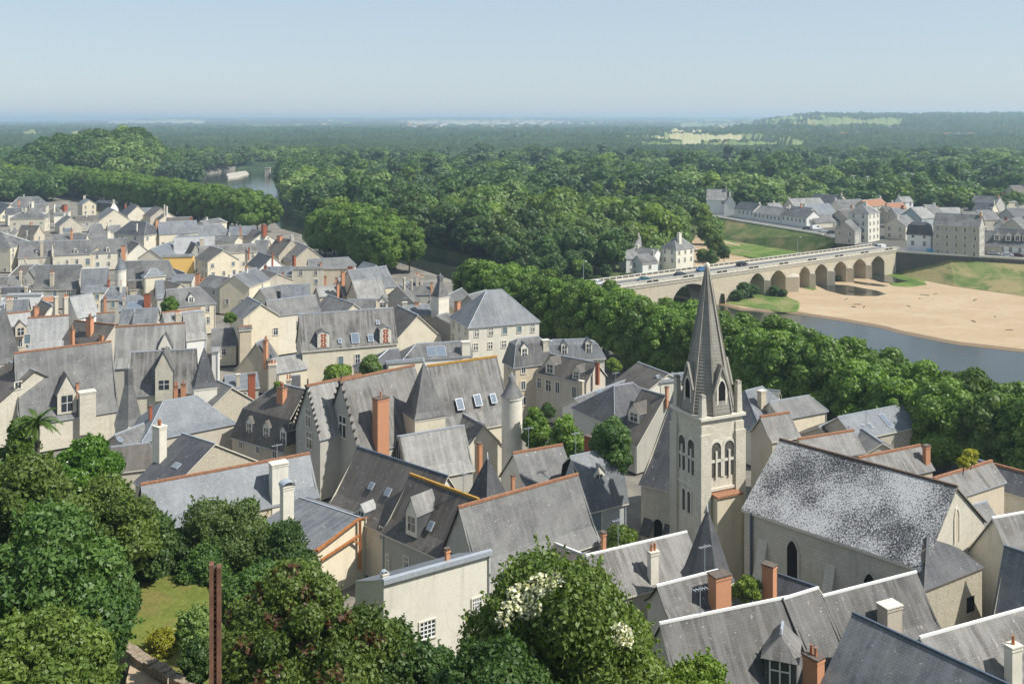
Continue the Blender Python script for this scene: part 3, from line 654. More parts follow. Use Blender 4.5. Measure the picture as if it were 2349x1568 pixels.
def lobes_for(seed, rx, h, zb, kind='round', nl=22, ls=.42):
    r = random.Random(seed); out = []
    rz = (h - zb) / 2; cz = zb + rz
    out.append((0, 0, cz, rx * .62, rx * .62, rz * .72))
    for i in range(nl):
        a = i * 2.399 + r.uniform(-.3, .3); t = (i + .5) / nl; ph = math.acos(1 - 1.75 * t)
        k = 1.0
        if kind == 'cone': k = .35 + .75 * t
        if kind == 'flat': k = 1.05
        s = r.choice((.6, .8, 1.0, 1.25)) * r.uniform(.85, 1.15) * ls
        x = math.sin(ph) * rx * (1 - ls * .75) * k; z = math.cos(ph) * rz * (1 - ls * .6)
        out.append((math.cos(a) * x * r.uniform(.85, 1.12), math.sin(a) * x * r.uniform(.85, 1.12), cz + z * r.uniform(.9, 1.1), rx * s, rx * s, min(rx, rz) * s * r.uniform(.75, 1)))
    return out
def trunk_mesh(name, h, r0, limbs=5, seed=0, spread=3, zb=3):
    r = random.Random(seed); mb = MB()
    def limb(p, q, a, b_, n=7):
        p, q = Vector(p), Vector(q); d = (q - p).normalized(); u = d.cross(Vector((.3, .9, .1))).normalized(); v = d.cross(u)
        c = [(math.cos(k * 2 * math.pi / n), math.sin(k * 2 * math.pi / n)) for k in range(n + 1)]
        for k in range(n): mb.face([p + (u * c[k][0] + v * c[k][1]) * a, p + (u * c[k + 1][0] + v * c[k + 1][1]) * a, q + (u * c[k + 1][0] + v * c[k + 1][1]) * b_, q + (u * c[k][0] + v * c[k][1]) * b_], 'bark', True)
    mid = (r.uniform(-.2, .2), r.uniform(-.2, .2), zb); limb((0, 0, -.6), mid, r0, r0 * .7); limb(mid, (mid[0] * 2, mid[1] * 2, h * .75), r0 * .7, r0 * .25)
    for k in range(limbs):
        a = k * 2.4 + r.random(); limb((mid[0], mid[1], zb + k * .4), (math.cos(a) * spread, math.sin(a) * spread, zb + (h - zb) * r.uniform(.35, .7)), r0 * .4, r0 * .12, 5)
    o = mb.build(name); me = o.data; bpy.data.objects.remove(o); return me
def proto(rx, h, zb, mat, n, size, seed, kind='round', nl=22, ls=.42, core=.82, r0=.3, jit=.55, trunk=True):
    lb = lobes_for(seed, rx, h, zb, kind, nl, ls); V, t = leaf_arrays(lb, n, size, seed, jit=jit)
    me = leaf_mesh('crown', V, t, mat, core_of(lb, core, seed) if core else None)
    return (me, trunk_mesh('trunk', h, r0, seed=seed, spread=rx * .6, zb=zb + .5) if trunk else None)
def plant(pr, x, y, z, s=1.0, rz=0, label=None, cat='tree', group=None, name='tree', sz=None, crown='crown', fl=None):
    r = empty(name, (x, y, z), rz); sz = sz or s; r.scale = (s, s, sz); tag(r, label, cat, group)
    c = bpy.data.objects.new(crown, pr[0]); COL.objects.link(c); c.parent = r
    if pr[1]: t = bpy.data.objects.new('trunk', pr[1]); COL.objects.link(t); t.parent = r
    if fl: f_ = bpy.data.objects.new('blossom', fl); COL.objects.link(f_); f_.parent = r
    return r
def polyline_pts(pts, step):
    out = []; carry = 0
    for a, b in zip(pts[:-1], pts[1:]):
        a, b = Vector(a), Vector(b); d = b - a; L_ = d.length; t = carry
        while t < L_: out.append((a + d * (t / L_), d.normalized())); t += step
        carry = t - L_
    return out
def inpoly(x, y, P):
    c = False; j = len(P) - 1
    for i in range(len(P)):
        if (P[i][1] > y) != (P[j][1] > y) and x < (P[j][0] - P[i][0]) * (y - P[i][1]) / (P[j][1] - P[i][1]) + P[i][0]: c = not c
        j = i
    return c
def mound(x, y):
    dx, dy = (x + 358) / 84, (y - 880) / 140; q = dx * dx + dy * dy
    lim = float(np.interp(y, [720, 870, 1000, 1150], [-228, -306, -358, -345])); k = min(1, max(0, (lim - x) / 28))
    return 28 * k * max(0, 1 - q) ** .8 if q < 1 else 0
def build_trees():
    rt = random.Random(11)
    planes = [proto(5.6, 15.5, 1.6, 'leaf_plane', 10000, .30, 30 + k, nl=42, ls=.31, jit=.45) for k in range(4)]
    # quay avenue, near part
    k = 0
    rows = [([(95, 122), (77, 147), (53, 182), (30, 216), (-6, 268)], 2, 7.6, 'plane tree in the quay avenue beside the church', 'plane trees of the riverside avenue', 1.07),
            ([(-38, 348), (-56, 374), (-74, 401)], 2, 7.5, 'plane tree in the round clump between slate roofs and dark river', 'plane trees of the middle quay clump', 1.3),
            ([(-121, 471), (-165, 522), (-246, 625), (-330, 718), (-390, 800)], 2, 8.0, 'plane tree in the long row along the far quay behind rooftops', 'plane trees of the far quay row', 1.27)]
    for pts, nr, st, lab, grp, s0 in rows:
        P_ = polyline_pts(pts, st); N_ = len(P_)
        for i, (p, d) in enumerate(P_):
            nn = Vector((d.y, -d.x)) if d.x < 0 else Vector((-d.y, d.x)); nn = -nn   # towards the town
            nn = Vector((-abs(d.y), -abs(d.x)))
            for j in range(nr):
                q = p + nn * (j * 7.2 * (1.2 if s0 > 1.2 else 1)) + Vector((rt.uniform(-.8, .8), rt.uniform(-.8, .8)))
                s = s0 * rt.uniform(.95, 1.05) * (.90 if q.y < 165 else 1)
                if 'middle' in grp: s *= .86 + .2 * math.sin(math.pi * (i + .9) / (N_ + .8))
                plant(planes[k % 4], q.x, q.y, 4.6, s, rt.uniform(0, 6.28), lab, 'plane tree', grp, 'plane_tree', sz=s * rt.uniform(.96, 1.03)); k += 1
    # island wood and plain
    W1 = [proto(6.0, 17, 1.5, m, 1500, .70, 50 + i, nl=16, ls=.46, core=.84, trunk=(i < 9)) for i, m in enumerate(['leaf_wood', 'leaf_wood', 'leaf_deep', 'leaf_grey', 'leaf_lime', 'leaf_wood', 'leaf_deep'])]
    tall = proto(3.8, 22, 2, 'leaf_wood', 1400, .7, 77, nl=18, ls=.5); W1.append(tall)
    isl = [(-283, 1200), (-232, 978), (-192, 800), (-151, 648), (-115, 540), (-69, 471), (-35, 427), (-13, 393), (5, 363), (18, 352), (34, 346), (46, 340), (60, 350), (70, 404), (76, 440), (84, 480), (90, 530), (93, 575), (450, 575), (1100, 1100), (1100, 1400), (-345, 1400), (-340, 1175)]
    clear = [((20, 690), 30), ((-90, 900), 34), ((230, 800), 36), ((420, 950), 60), ((60, 1120), 60), ((-60, 1180), 50), ((330, 1120), 60), ((56, 356), 26), ((30, 380), 17), ((15, 366), 9), ((104, 545), 24), ((-60, 800), 22), ((40, 980), 30), ((-20, 1100), 34), ((190, 1050), 34), ((290, 900), 30), ((128, 900), 30), ((118, 845), 36), ((124, 868), 34), ((150, 960), 30), ((82, 880), 22), ((320, 640), 45), ((110, 640), 16), ((250, 700), 28), ((205, 655), 20), ((365, 800), 40)]
    cand = []
    y = 350.0
    while y < 1290:
        sp = 8.4 + max(0, y - 420) * .008; x = -340.0
        while x < y * .56 + 10:
            px_, py_ = x + rt.uniform(-.42, .42) * sp, y + rt.uniform(-.42, .42) * sp
            if inpoly(px_, py_, isl) and abs(px_) < py_ * .56 + 10 and not any((px_ - c[0][0]) ** 2 + (py_ - c[0][1]) ** 2 * .4 < c[1] ** 2 * .45 for c in clear):
                edge = -30 if False else 0
                cand.append((px_, py_, sp / 8.6))
            x += sp
        y += sp * .9
    for (x_, y_, s_, p_) in ((1200, 632, .7, 0), (1235, 641, .55, 2), (1275, 643, .6, 0), (1312, 630, .6, 6), (1345, 642, .4, 0), (1338, 602, .75, 3), (1290, 604, .9, 0), (1250, 612, .8, 2), (1390, 640, .35, 0), (1165, 622, .8, 0), (1622, 562, .7, 4), (1642, 586, .6, 4), (1604, 532, .95, 4), (1575, 520, 1.0, 4), (1640, 548, .7, 3), (1520, 512, 1.0, 2), (1490, 520, .95, 2), (1545, 505, 1.0, 4), (1660, 600, .45, 0), (1612, 606, .4, 4), (1630, 612, .45, 0), (1500, 610, .35, 4), (1480, 600, .4, 3), (1525, 612, .3, 0), (1330, 640, .45, 4), (1398, 545, .9, 4), (1360, 570, .9, 0)):
        p = gnd(x_, y_, 3.4); plant(W1[p_], p.x, p.y, 3.0, s_, rt.uniform(0, 6), ('bright yellow green tree' if p_ == 4 else 'bushy green tree' if p_ in (0, 6) else 'soft grey green tree' if p_ == 3 else 'dark dense tree') + ' beside the island houses', 'tree', 'trees round the island houses', 'island_tree', sz=s_ * .95)
    for (x_, y_, s_) in ((1700, 684, .36), (1722, 682, .30), (1776, 678, .22), (1795, 680, .18), (1921, 644, .14), (1690, 690, .24)):
        p = gnd(x_, y_, .7); plant(W1[0], p.x, p.y, .2, s_ * 1.6, s_ * 9, 'low green bush growing on the sandbank by the bridge', 'bush', 'bushes on the sandbank', 'sandbank_bush', sz=s_)
    for k, (x_, y_) in enumerate(((630, 235), (760, 232), (840, 228), (960, 250), (1050, 240), (1130, 246), (1230, 262), (1330, 246), (1400, 256), (1640, 330), (1720, 322), (1780, 340), (1865, 372), (2140, 345), (2200, 336), (2280, 336), (1960, 255), (655, 380), (1500, 330), (1080, 300), (2060, 300), (1580, 300))):
        p = gnd(*px('D', x_, y_), 8.9); s_ = rt.uniform(.38, .7); plant(W1[rt.choice((0, 1, 3, 4, 5))], p.x, p.y, 8.5, s_ * 1.2, k, 'round green garden tree among the roofs of the right bank', 'tree', 'garden trees of the right bank', 'suburb_tree', sz=s_ * .9)
    for k in range(26):
        t = rt.random(); x_ = 1640 + 235 * t + rt.uniform(-8, 8); y_ = 505 + 52 * t + rt.uniform(-4, 12); p = gnd(x_, y_, 5 - (y_ - 505 - 52 * t) * .15)
        s_ = rt.uniform(.12, .30); plant(W1[rt.choice((0, 2, 3))], p.x, p.y, p.z - 1.2, s_ * 1.5, k, 'scrubby bush on the grass slope below the riverside row', 'bush', 'bushes on the grass slope', 'slope_bush', sz=s_)
    # left bank wood behind the avenue, and the wooded mound
    y = 560.0
    while y < 1290:
        sp = 9.2 + (y - 560) * .010; x = -y * .56
        while x < -120:
            px_, py_ = x + rt.uniform(-.4, .4) * sp, y + rt.uniform(-.4, .4) * sp
            lim = np.interp(py_, [489, 580, 720, 870, 1000, 1150, 1300], [-134, -164, -222, -296, -341, -324, -320])
            row = np.interp(py_, [462, 522, 625, 718, 800, 900], [-128, -182, -262, -346, -405, -480])
            if px_ < lim and (py_ > 770 or (px_ / py_ < -.476 and py_ > 640)): cand.append((px_, py_, sp / 8.6))
            x += sp
        y += sp * .9
    cand = [c for c in cand if not (c[1] > 1190 and False)]
    def hs(x, y): return .0 + 1.1 * math.sin(x * .021 + 1.3) * math.sin(y * .017 + .4) + .5 * math.sin(x * .05 + y * .03)
    cand.sort(key=lambda c: c[1] / 1.0 - (60 if mound(c[0], c[1]) > 5 else 0))
    labs = {'leaf_wood': 'mid green broad tree standing in the wood across the river', 'leaf_deep': 'dark green dense tree standing in the wood across the river', 'leaf_grey': 'grey green willow in the wood across the river', 'leaf_lime': 'yellow green bright tree in the wood across the river', 'leaf_far': 'tall slim poplar rising out of the wood across the river'}
    far_v, far_t, far_m, core_m = [], [], [], []
    LOD = []
    LODc = []
    for i, (rx, hh, ls, nl_, nf) in enumerate(((6.2, 16, .46, 14, 720), (6.8, 14, .40, 16, 720), (5.0, 17, .50, 12, 620), (3.0, 23, .60, 12, 520), (2.6, 20, .62, 10, 440), (4.2, 10, .5, 9, 380), (7.6, 18, .36, 20, 900), (5.6, 13, .5, 10, 560))):
        lb = lobes_for(90 + i, rx, hh, 1.0, 'round', nl_, ls); LOD.append(leaf_arrays(lb, nf, .72 if i % 2 else .95, 90 + i)); LODc.append(core_of(lb[:5], .8, i))
    CVs, CFs, co = [], [], 0
    ind = 0
    for (x, y, s) in cand:
        z0 = 3.4 if x > -150 else 4.2
        z0 += mound(x, y) if x < -150 else 0
        g = hs(x, y) + rt.uniform(-.6, .6)
        if x < -150 and y < 1100: pi = 0 if rt.random() < .6 else 5
        elif g > 1.0: pi = 4 if rt.random() < .5 else 3
        elif g > .55: pi = 3
        elif g > -.4: pi = rt.choice((0, 1, 5))
        elif g > -.9: pi = rt.choice((2, 6, 0))
        else: pi = rt.choice((6, 2, 7))
        sc_ = rt.choice((rt.uniform(.55, .8), rt.uniform(.8, 1.15), rt.uniform(1.1, 1.5))) * min(s, 1.4); sz = sc_ ** .6 * rt.uniform(.75, 1.2) / max(1, s) ** .5
        if y < 400: sc_ *= .8; sz *= .75
        if x < -150: sc_ = rt.uniform(.9, 1.05) * min(s, 1.3); sz = sc_ * .9
        if ind < 236:
            mt = W1[pi][0].materials[0].name; key = 'leaf_far' if pi == 7 else mt
            lb_ = labs[key] if x > -150 else 'mid green tree of the tall wood on the bank behind the long quay row'
            plant(W1[pi], x, y, z0, sc_, rt.uniform(0, 6.28), lb_, 'tree', 'trees of the riverside wood' if x > -150 else 'trees of the wood behind the quay row', 'woodland_tree', sz=sz); ind += 1
        else:
            st_ = math.sin(x * .013 + y * .02 + 2) + math.sin(x * .031 - y * .012) + rt.uniform(-.9, .9); li = rt.choice((3, 4, 2)) if st_ > 1.25 else rt.choice((5, 5, 7)) if st_ < -1.35 else rt.choice((0, 1, 2, 6, 7, 5)); li = rt.choice((0, 1, 6)) if x < -200 and y < 1180 else li; V, t = LOD[li]; a = rt.uniform(0, 6.28); ca, sa = math.cos(a), math.sin(a)
            M = np.array([[ca * sc_, -sa * sc_, 0], [sa * sc_, ca * sc_, 0], [0, 0, sz]])
            off = np.array([x, y, z0]); far_v.append((V @ M.T + off)); tb = rt.uniform(-.5, .5) + .3 * g; far_t.append(np.clip(t * .8 + .1 + tb, -.5, 1.9))
            mi_ = (1 if g < -.7 else 2 if g > .9 else 3 if rt.random() < .07 else 4 if st_ > 1.3 else 0); far_m.append(np.full(len(t), mi_)); cv, cf = LODc[li]; core_m.append(np.full(len(cf), mi_)); CVs.append(cv @ M.T + off); CFs.append(cf + co); co += len(cv)
    me = leaf_mesh('wood_canopy', np.vstack(far_v), np.concatenate(far_t), 'leaf_wood', (np.vstack(CVs), np.vstack(CFs)))
    for mm in ('leaf_deep', 'leaf_grey', 'leaf_lime', 'leaf_far'): me.materials.append(MAT[mm])
    allm = np.concatenate(far_m + core_m).astype(np.int32)
    if len(allm) == len(me.polygons): me.polygons.foreach_set('material_index', allm)
    else: print('MATERIAL MISMATCH', len(allm), len(me.polygons))
    o = bpy.data.objects.new('distant_woodland', me); COL.objects.link(o); tag(o, 'dense green woodland covering the plain beyond the river', 'woodland', kind='stuff')
    print('TREES individual', ind, 'mass', len(far_v))
    mb = MB(); G_ = [(i, j) for i in range(14) for j in range(14)]
    f = lambda i, j: (-358 + (i - 7) * 12.5, 880 + (j - 7) * 20.5, 4.0 + mound(-358 + (i - 7) * 12.5, 880 + (j - 7) * 20.5))
    for i, j in G_:
        if max(f(i, j)[2], f(i + 1, j)[2], f(i + 1, j + 1)[2], f(i, j + 1)[2]) > 4.3: mb.face([f(i, j), f(i + 1, j), f(i + 1, j + 1), f(i, j + 1)], 'forest_floor', True)
    tag(mb.build('wooded_mound'), kind='structure')
    return planes, W1
def canopy_plain():
    """the wooded plain, fields and hills out to the horizon as one relief"""
    r = np.random.default_rng(5)
    ys = [1110.0]
    while ys[-1] < 16000: ys.append(ys[-1] + max(6, ys[-1] * ys[-1] * 4.5e-6))
    ys = np.array(ys); ts = np.linspace(-.60, .60, 1100)
    Y, T = np.meshgrid(ys, ts, indexing='ij'); X = T * Y
    def vn(x, y, s, seed):
        q = np.random.default_rng(seed); tab = q.random((256, 256)); a, b = x / s, y / s; i, j = np.floor(a).astype(int), np.floor(b).astype(int)
        fx, fy = a - i, b - j; fx = fx * fx * (3 - 2 * fx); fy = fy * fy * (3 - 2 * fy); g = lambda m, n: tab[m % 256, n % 256]
        return (g(i, j) * (1 - fx) + g(i + 1, j) * fx) * (1 - fy) + (g(i, j + 1) * (1 - fx) + g(i + 1, j + 1) * fx) * fy
    pxx = CX + FL * T
    base = 3 + 6 * vn(X, Y, 400, 1) + 0 * X
    # the high ground to the right and the flat ridge at the horizon
    rt_ = np.clip((pxx - 1600) / 300, 0, 1); rt_ = rt_ * rt_ * (3 - 2 * rt_)
    hill = rt_ * (np.interp(Y, [1500, 2400, 3300, 4200, 6000], [0, 12, 40, 62, 30]))
    plateau = np.interp(Y, [5000, 9000, 12500, 16000], [0, 22, 62, 70]) * np.interp(pxx, [-300, 150, 420, 1500, 1750, 2600], [-.1, .25, .93, 1.0, .85, .5])
    Z = base + hill + plateau
    fn = vn(X, Y * .8, 420, 3) + .45 * vn(X, Y, 130, 4)
    field = (fn > 1.07) & (Y > 1500) & (pxx < 1850)
    yy = HY + FL * (CH - Z) / Y
    F2 = lambda x0, x1, y0, y1: (pxx > x0) & (pxx < x1) & (yy > y0) & (yy < y1)
    w_ = 10 * (vn(X, Y, 300, 8) - .5)
    field |= F2(1560, 1760, 290, 303) | ((pxx > 1810) & (pxx < 2070) & (yy + (pxx - 1900) * .02 > 290) & (yy < 302)) | F2(1830 , 1905, 280, 287)
    pale = ((pxx + w_ * 8 > 940) & (pxx < 1285) & (yy > 283) & (yy < 295)) | F2(250, 470, 281, 290) | ((fn > 1.10) & (Y > 1600) & (Y < 9000) & (pxx > 700) & (pxx < 1700)) | F2(1540, 1610, 318, 322)
    field |= pale
    ca = (vn(X, Y, 9, 5) * .6 + vn(X, Y, 19, 6) * .8 + vn(X, Y, 55, 7) * .8) ; amp = np.clip(Y / 1500, 1, 2.0); ca = ca + .5 * (np.random.default_rng(9).random(X.shape) - .5)
    Z = Z + np.where(field, 0, 6 + 7 * ca * amp) * np.clip((Y - 1150) / 220, 0, 1); Z = np.where(Y < 1200, np.minimum(Z, -4 + (Y - 1110) * .15), Z)
    ny, nx = X.shape; V = np.stack([X, Y, Z], 2).reshape(-1, 3)
    i, j = np.meshgrid(np.arange(ny - 1), np.arange(nx - 1), indexing='ij'); a = (i * nx + j).ravel(); F_ = np.stack([a, a + 1, a + nx + 1, a + nx], 1)
    fm = np.where(pale, 2, np.where(field, 1, 0))[:-1, :-1].ravel()
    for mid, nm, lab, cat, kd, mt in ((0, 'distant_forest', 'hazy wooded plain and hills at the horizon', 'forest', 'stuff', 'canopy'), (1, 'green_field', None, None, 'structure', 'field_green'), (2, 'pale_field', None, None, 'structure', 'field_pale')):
        ff = F_[fm == mid]
        if not len(ff): continue
        us, inv = np.unique(ff, return_inverse=True); me = bpy.data.meshes.new(nm)
        me.vertices.add(len(us)); me.vertices.foreach_set('co', V[us].astype(np.float32).ravel()); me.loops.add(ff.size); me.loops.foreach_set('vertex_index', inv.astype(np.int32).ravel())
        me.polygons.add(len(ff)); me.polygons.foreach_set('loop_start', np.arange(len(ff), dtype=np.int32) * 4); me.update(calc_edges=True)
        me.materials.append(MAT[mt]); o = bpy.data.objects.new(nm, me); COL.objects.link(o); tag(o, lab, cat, kind=kd)
    # scattered pale houses on the right-hand hillside and villages on the plain
    rr = random.Random(3); hb = []
    for k in range(3):
        mb = MB(); w, l, h, g = 5, 8 + k * 3, 6, 9
        P = lambda x, y, z: (x, y, z)
        for f in ([P(-l, -w, 0), P(l, -w, 0), P(l, -w, h), P(-l, -w, h)], [P(l, -w, 0), P(l, w, 0), P(l, w, h), P(l, 0, g), P(l, -w, h)], [P(-l, w, 0), P(-l, -w, 0), P(-l, -w, h), P(-l, 0, g), P(-l, w, h)], [P(l, w, 0), P(-l, w, 0), P(-l, w, h), P(l, w, h)]): mb.face(f, 'wall_white')
        o1 = mb.build('wall'); rb = MB()
        for s_ in (-1, 1): rb.face([P(-l - .4, s_ * (w + .5), h - .3), P(l + .4, s_ * (w + .5), h - .3), P(l + .4, 0, g + .1), P(-l - .4, 0, g + .1)], 'slate_mid' if k else 'clay')
        o2 = rb.build('roof'); hb.append((o1.data, o2.data)); bpy.data.objects.remove(o1); bpy.data.objects.remove(o2)
    spots = [(rr.uniform(1930, 2340), rr.uniform(303, 326)) for _ in range(46)] + [(rr.uniform(1000, 1420), rr.uniform(283, 296)) for _ in range(26)] + [(rr.uniform(1640, 1960), rr.uniform(305, 312)) for _ in range(14)] + [(rr.uniform(930, 1010), rr.uniform(300, 308)) for _ in range(8)]
    for n_, (x, y) in enumerate(spots):
        jx = int(np.argmin(np.abs(ts - (x - CX) / FL))); col = HY + FL * (CH - (base + hill + plateau)[:, jx]) / ys
        jy = int(np.argmin(np.abs(col - y))); Yd = ys[jy]; z = (base + hill + plateau)[jy, jx] + 4 + (5 if x > 1900 else 8) * min(2, Yd / 1600)
        r_ = empty('distant_house', ((x - CX) / FL * Yd, Yd, z), rr.uniform(-.6, .6)); sc_ = .8 if Yd < 4000 else 1.6; r_.scale = (sc_,) * 3
        tag(r_, 'small white house among trees on the distant hillside' if x > 1930 else 'tiny pale house on the distant wooded plain', 'house', 'far houses on the hillside' if x > 1930 else 'far houses on the plain')
        for nm, me in zip(('wall', 'roof'), hb[n_ % 3]):
            c = bpy.data.objects.new(nm, me); COL.objects.link(c); c.parent = r_
def canopym():
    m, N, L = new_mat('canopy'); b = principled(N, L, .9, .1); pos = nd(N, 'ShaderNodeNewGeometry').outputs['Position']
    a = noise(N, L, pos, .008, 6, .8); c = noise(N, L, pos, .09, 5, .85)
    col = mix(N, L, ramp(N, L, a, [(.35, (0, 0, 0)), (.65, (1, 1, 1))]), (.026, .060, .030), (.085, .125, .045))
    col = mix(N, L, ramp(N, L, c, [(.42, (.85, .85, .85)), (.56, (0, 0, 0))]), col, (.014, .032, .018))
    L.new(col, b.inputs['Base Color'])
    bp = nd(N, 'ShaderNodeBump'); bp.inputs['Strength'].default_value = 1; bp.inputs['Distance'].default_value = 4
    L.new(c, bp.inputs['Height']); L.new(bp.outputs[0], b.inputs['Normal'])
canopym()
# ---------------------------------------------------------------- the old town: one line per house
def build_town():
    H = house; V = 36 - 90   # bearing of gables turned to the sun
    # ---- far left, back rows
    H('long low grey roofed hall at the foot of the trees, far left', 'A', (0, 182, 165, 178), 11, ea=212, sl=22, roof='l', wall='g', nch=0, rg=[])
    H('grey hipped house behind the far left rooftops, under the dark trees', 'A', (175, 242, 355, 238), 15, ea=330, sl=45, roof='m', wall='c', ends='hh', nch=1)
    H('small dark roofed cream house with a red chimney, far left edge', 'A', (95, 312, 10, 292), 14, w=5, sl=45, roof='d', wall='c', ch=[(170, 330, 275, 26, 'o', 0)], nch=0)
    H('dark slate roof with a pale verge in front of the far left hipped house', 'A', (60, 345, 190, 338), 14, ea=400, sl=42, roof='d', wall='c')
    H('steep dark roof between the far left hipped house and the flat white wall', 'A', (265, 312, 405, 305), 15.5, ea=378, sl=48, roof='m', wall='p', ch=[(300, 335, 285, 30, 'c', 0)])
    H('low house with two pale chimneys and a red party wall, far back rooftops', 'A', (505, 330, 600, 318), 13, ea=380, sl=40, roof='m', wall='c', ch=[(500, 345, 310, 24, 'c', 0), (595, 375, 315, 60, 'r', 0)])
    H('cream tall narrow house with bright gable beside the trees', 'A', (820, 268), 15.5, ang=V + 180 - 0, ln=12, w=3.6, sl=35, roof='b', wall='c', ends='gg', wp=1, floors=2)
    H('dark mansard roofed house with white end walls near the tree row', 'A', (905, 272, 1045, 282), 14.5, ea=350, sl=58, roof='d', wall='w', rg=[(.8, .25)])
    H('big plain cream gable facing the sun, tree row behind', 'A', (1050, 358), 14.5, ang=V + 180, ln=14, w=7.5, sl=36, roof='m', wall='c', wn=[(1015, 460, .8, .8, 'small')], wp=0, nch=0)
    H('second plain cream gable with a small slate lean-to on its left', 'A', (1265, 322), 15.5, ang=V + 180, ln=14, w=5, sl=42, roof='d', wall='c', wp=0, ch=[(1148, 345, 305, 28, 'r', 0)], nch=0)
    H('glassy grey roof between two gables, below the tree row', 'A', (1255, 345, 1400, 340), 13.5, ea=430, sl=45, roof='z', wall='g', nch=0)
    H('tan gable with tall chimneys at its peak beneath the dark trees', 'A', (1480, 345), 15, ang=V + 180, ln=13, w=5.5, sl=38, roof='n', wall='t', wp=0, nch=0, ch=[(1505, 380, 318, 22, 't', 0), (1528, 380, 330, 22, 'c', 0)])
    H('small low cream gable right of the tan gable', 'A', (1550, 388), 13, ang=V + 180, ln=10, w=4.6, sl=34, roof='d', wall='c', wp=0, nch=0)
    H('long dark roof with a red chimney close below the trees', 'A', (1530, 432, 1762, 424), 13.5, ea=465, sl=40, roof='n', wall='c', ch=[(1755, 480, 430, 26, 'r', 1)], nch=0)
    H('brown slate roof with moss in the middle of the far rooftops', 'A', (690, 418, 895, 408), 12.5, ea=470, sl=42, roof='n', wall='g')
    H('broad cream house with a wide hipped roof and three small windows', 'A', (190, 382, 360, 380), 14.5, ea=436, sl=34, roof='m', wall='c', ends='hh', rg=[], wn=[(135, 488, 1, .8, 'small'), (295, 480, 1, .7, 'small'), (378, 478, 1, .7, 'small'), (135, 533, 1, .7, 'small')], wp=.3)
    H('pale house with arched wall between two dark roofs, far rooftops', 'A', (495, 385, 620, 380), 12.5, ea=410, sl=40, roof='m', wall='p', wp=.3)
    H('grey gabled workshop with patched walls left of the big hipped hall', 'A', (650, 425), 13, ang=V + 180, ln=12, w=5, sl=40, roof='m', wall='t', wp=.4)
    H('small zinc roofed shed amid slate roofs, far middle left', 'A', (590, 532, 650, 530), 10.5, ea=570, sl=30, roof='z', wall='p', nch=0, wp=0)
    H('hipped slate roof sloping toward the white capped vent pipes', 'A', (840, 492, 930, 488), 14, ea=612, sl=45, roof='m', wall='t', ends='hh', nch=0)
    H('low white roofed annex with a pale gable before the big hall', 'A', (985, 505, 1100, 498), 12, ea=560, sl=38, roof='m', wall='c', ch=[(1000, 610, 560, 36, 'c', 0)])
    H('tan rooftop block and white wall behind the cream corner house', 'A', (200, 500, 360, 505), 13.5, ea=590, sl=50, roof='n', wall='t', ch=[(130, 640, 590, 40, 't', 0), (240, 600, 555, 22, 'g', 0)])
    H('low dark roofs crowded behind the long dormer house', 'A', (40, 548, 165, 548), 11.5, ea=600, sl=35, roof='m', wall='t', ch=[(60, 620, 560, 30, 't', 0)])
    H('grey slate roof with a tall brown chimney left of the white vents', 'A', (500, 585, 800, 580), 13, ea=640, sl=40, roof='m', wall='c', ch=[(655, 635, 545, 26, 'o', 0)], nch=0)
    # big hall with hips
    H('large hall with long slate hipped roof and cream shadowed wall', 'A', (1450, 474, 1800, 458), 18, ea=580, sl=44, roof='b', wall='c', ends='gg', wp=.3, nch=0, ch=[(1440, 500, 450, 30, 'o', 0)])
    H('projecting hipped wing of the large hall with a pale finial', 'A', (1200, 462, 1345, 470), 18.5, eb=590, sl=42, roof='d', wall='c', ends='hh', nch=0, wp=.3, ch=[(1252, 560, 490, 14, 'c', 0)])
    H('grey hipped roof behind the large hall beneath the tree row', 'A', (1835, 462, 2010, 437), 16.5, ea=500, sl=36, roof='m', wall='c', ends='gh', nch=1)
    H('blue slate roof with hipped right end beside the large hall', 'A', (1690, 512, 2030, 492), 16, ea=606, sl=50, roof='b', wall='c', ends='hh', ins=4, nch=0)
    H('dark blue flat roof running off behind the bright gables', 'A', (2110, 512, 2340, 508), 15, ea=590, sl=30, roof='b', wall='c', nch=0, ch=[(2205, 640, 520, 22, 'o', 0)])
    H('pale metal roofed house with cut white edges', 'A', (1600, 615, 1965, 602), 14.5, ea=762, sl=48, roof='p', wall='w', nch=0, ch=[(1850, 690, 625, 46, 't', 0)])
    H('cream wall house with rooftop clutter right of the pale metal roof', 'A', (2000, 600, 2190, 606), 13, ea=640, sl=25, roof='m', wall='c', wp=.2)
    H('long mottled grey roof above the cream gable house', 'A', (1830, 695, 2349, 668), 14.5, ea=765, sl=38, roof='w', wall='c', ch=[(2283, 760, 710, 16, 'r', 0)], nch=0)
    H('bright yellow walled building under a low slate ridge', 'A', (1500, 772, 1775, 766), 13, w=1.6, sl=15, roof='m', wall='y', nch=0, wp=0, rg=[])
    H('big cream gable house with windows on its shaded left side', 'A', (2050, 730), 15.5, ang=V + 180, ln=13, w=5.4, sl=33, roof='n', wall='c', wp=.8, nch=0)
    H('grey arched gable end left of the cream gable house', 'A', (1800, 670), 14.5, ang=V + 175, ln=8, w=2.2, sl=62, roof='n', wall='g', wp=.5, nch=0)
    # long dormer terrace
    H('cream corner house with stone cornice at the left edge', 'A', (-120, 565, 20, 568), 18.5, eb=692, sl=34, roof='m', wall='c', ends='gh', rg=[], wn=[(117, 790, 1.2, 2.0), (45, 910, 1.2, 1.1)], nch=0, ins=8)
    H('slate roofed terrace house with a tall cream chimney on its slope', 'A', (190, 652, 480, 642), 15.5, ea=795, sl=46, roof='m', wall='c', nch=0, ch=[(382, 785, 655, 34, 't', 0)], wn=[(470, 850, 1.1, 1.1), (238, 852, .8, .6, 'small')], dm=[(345, 765, 1.2, 1.0)])
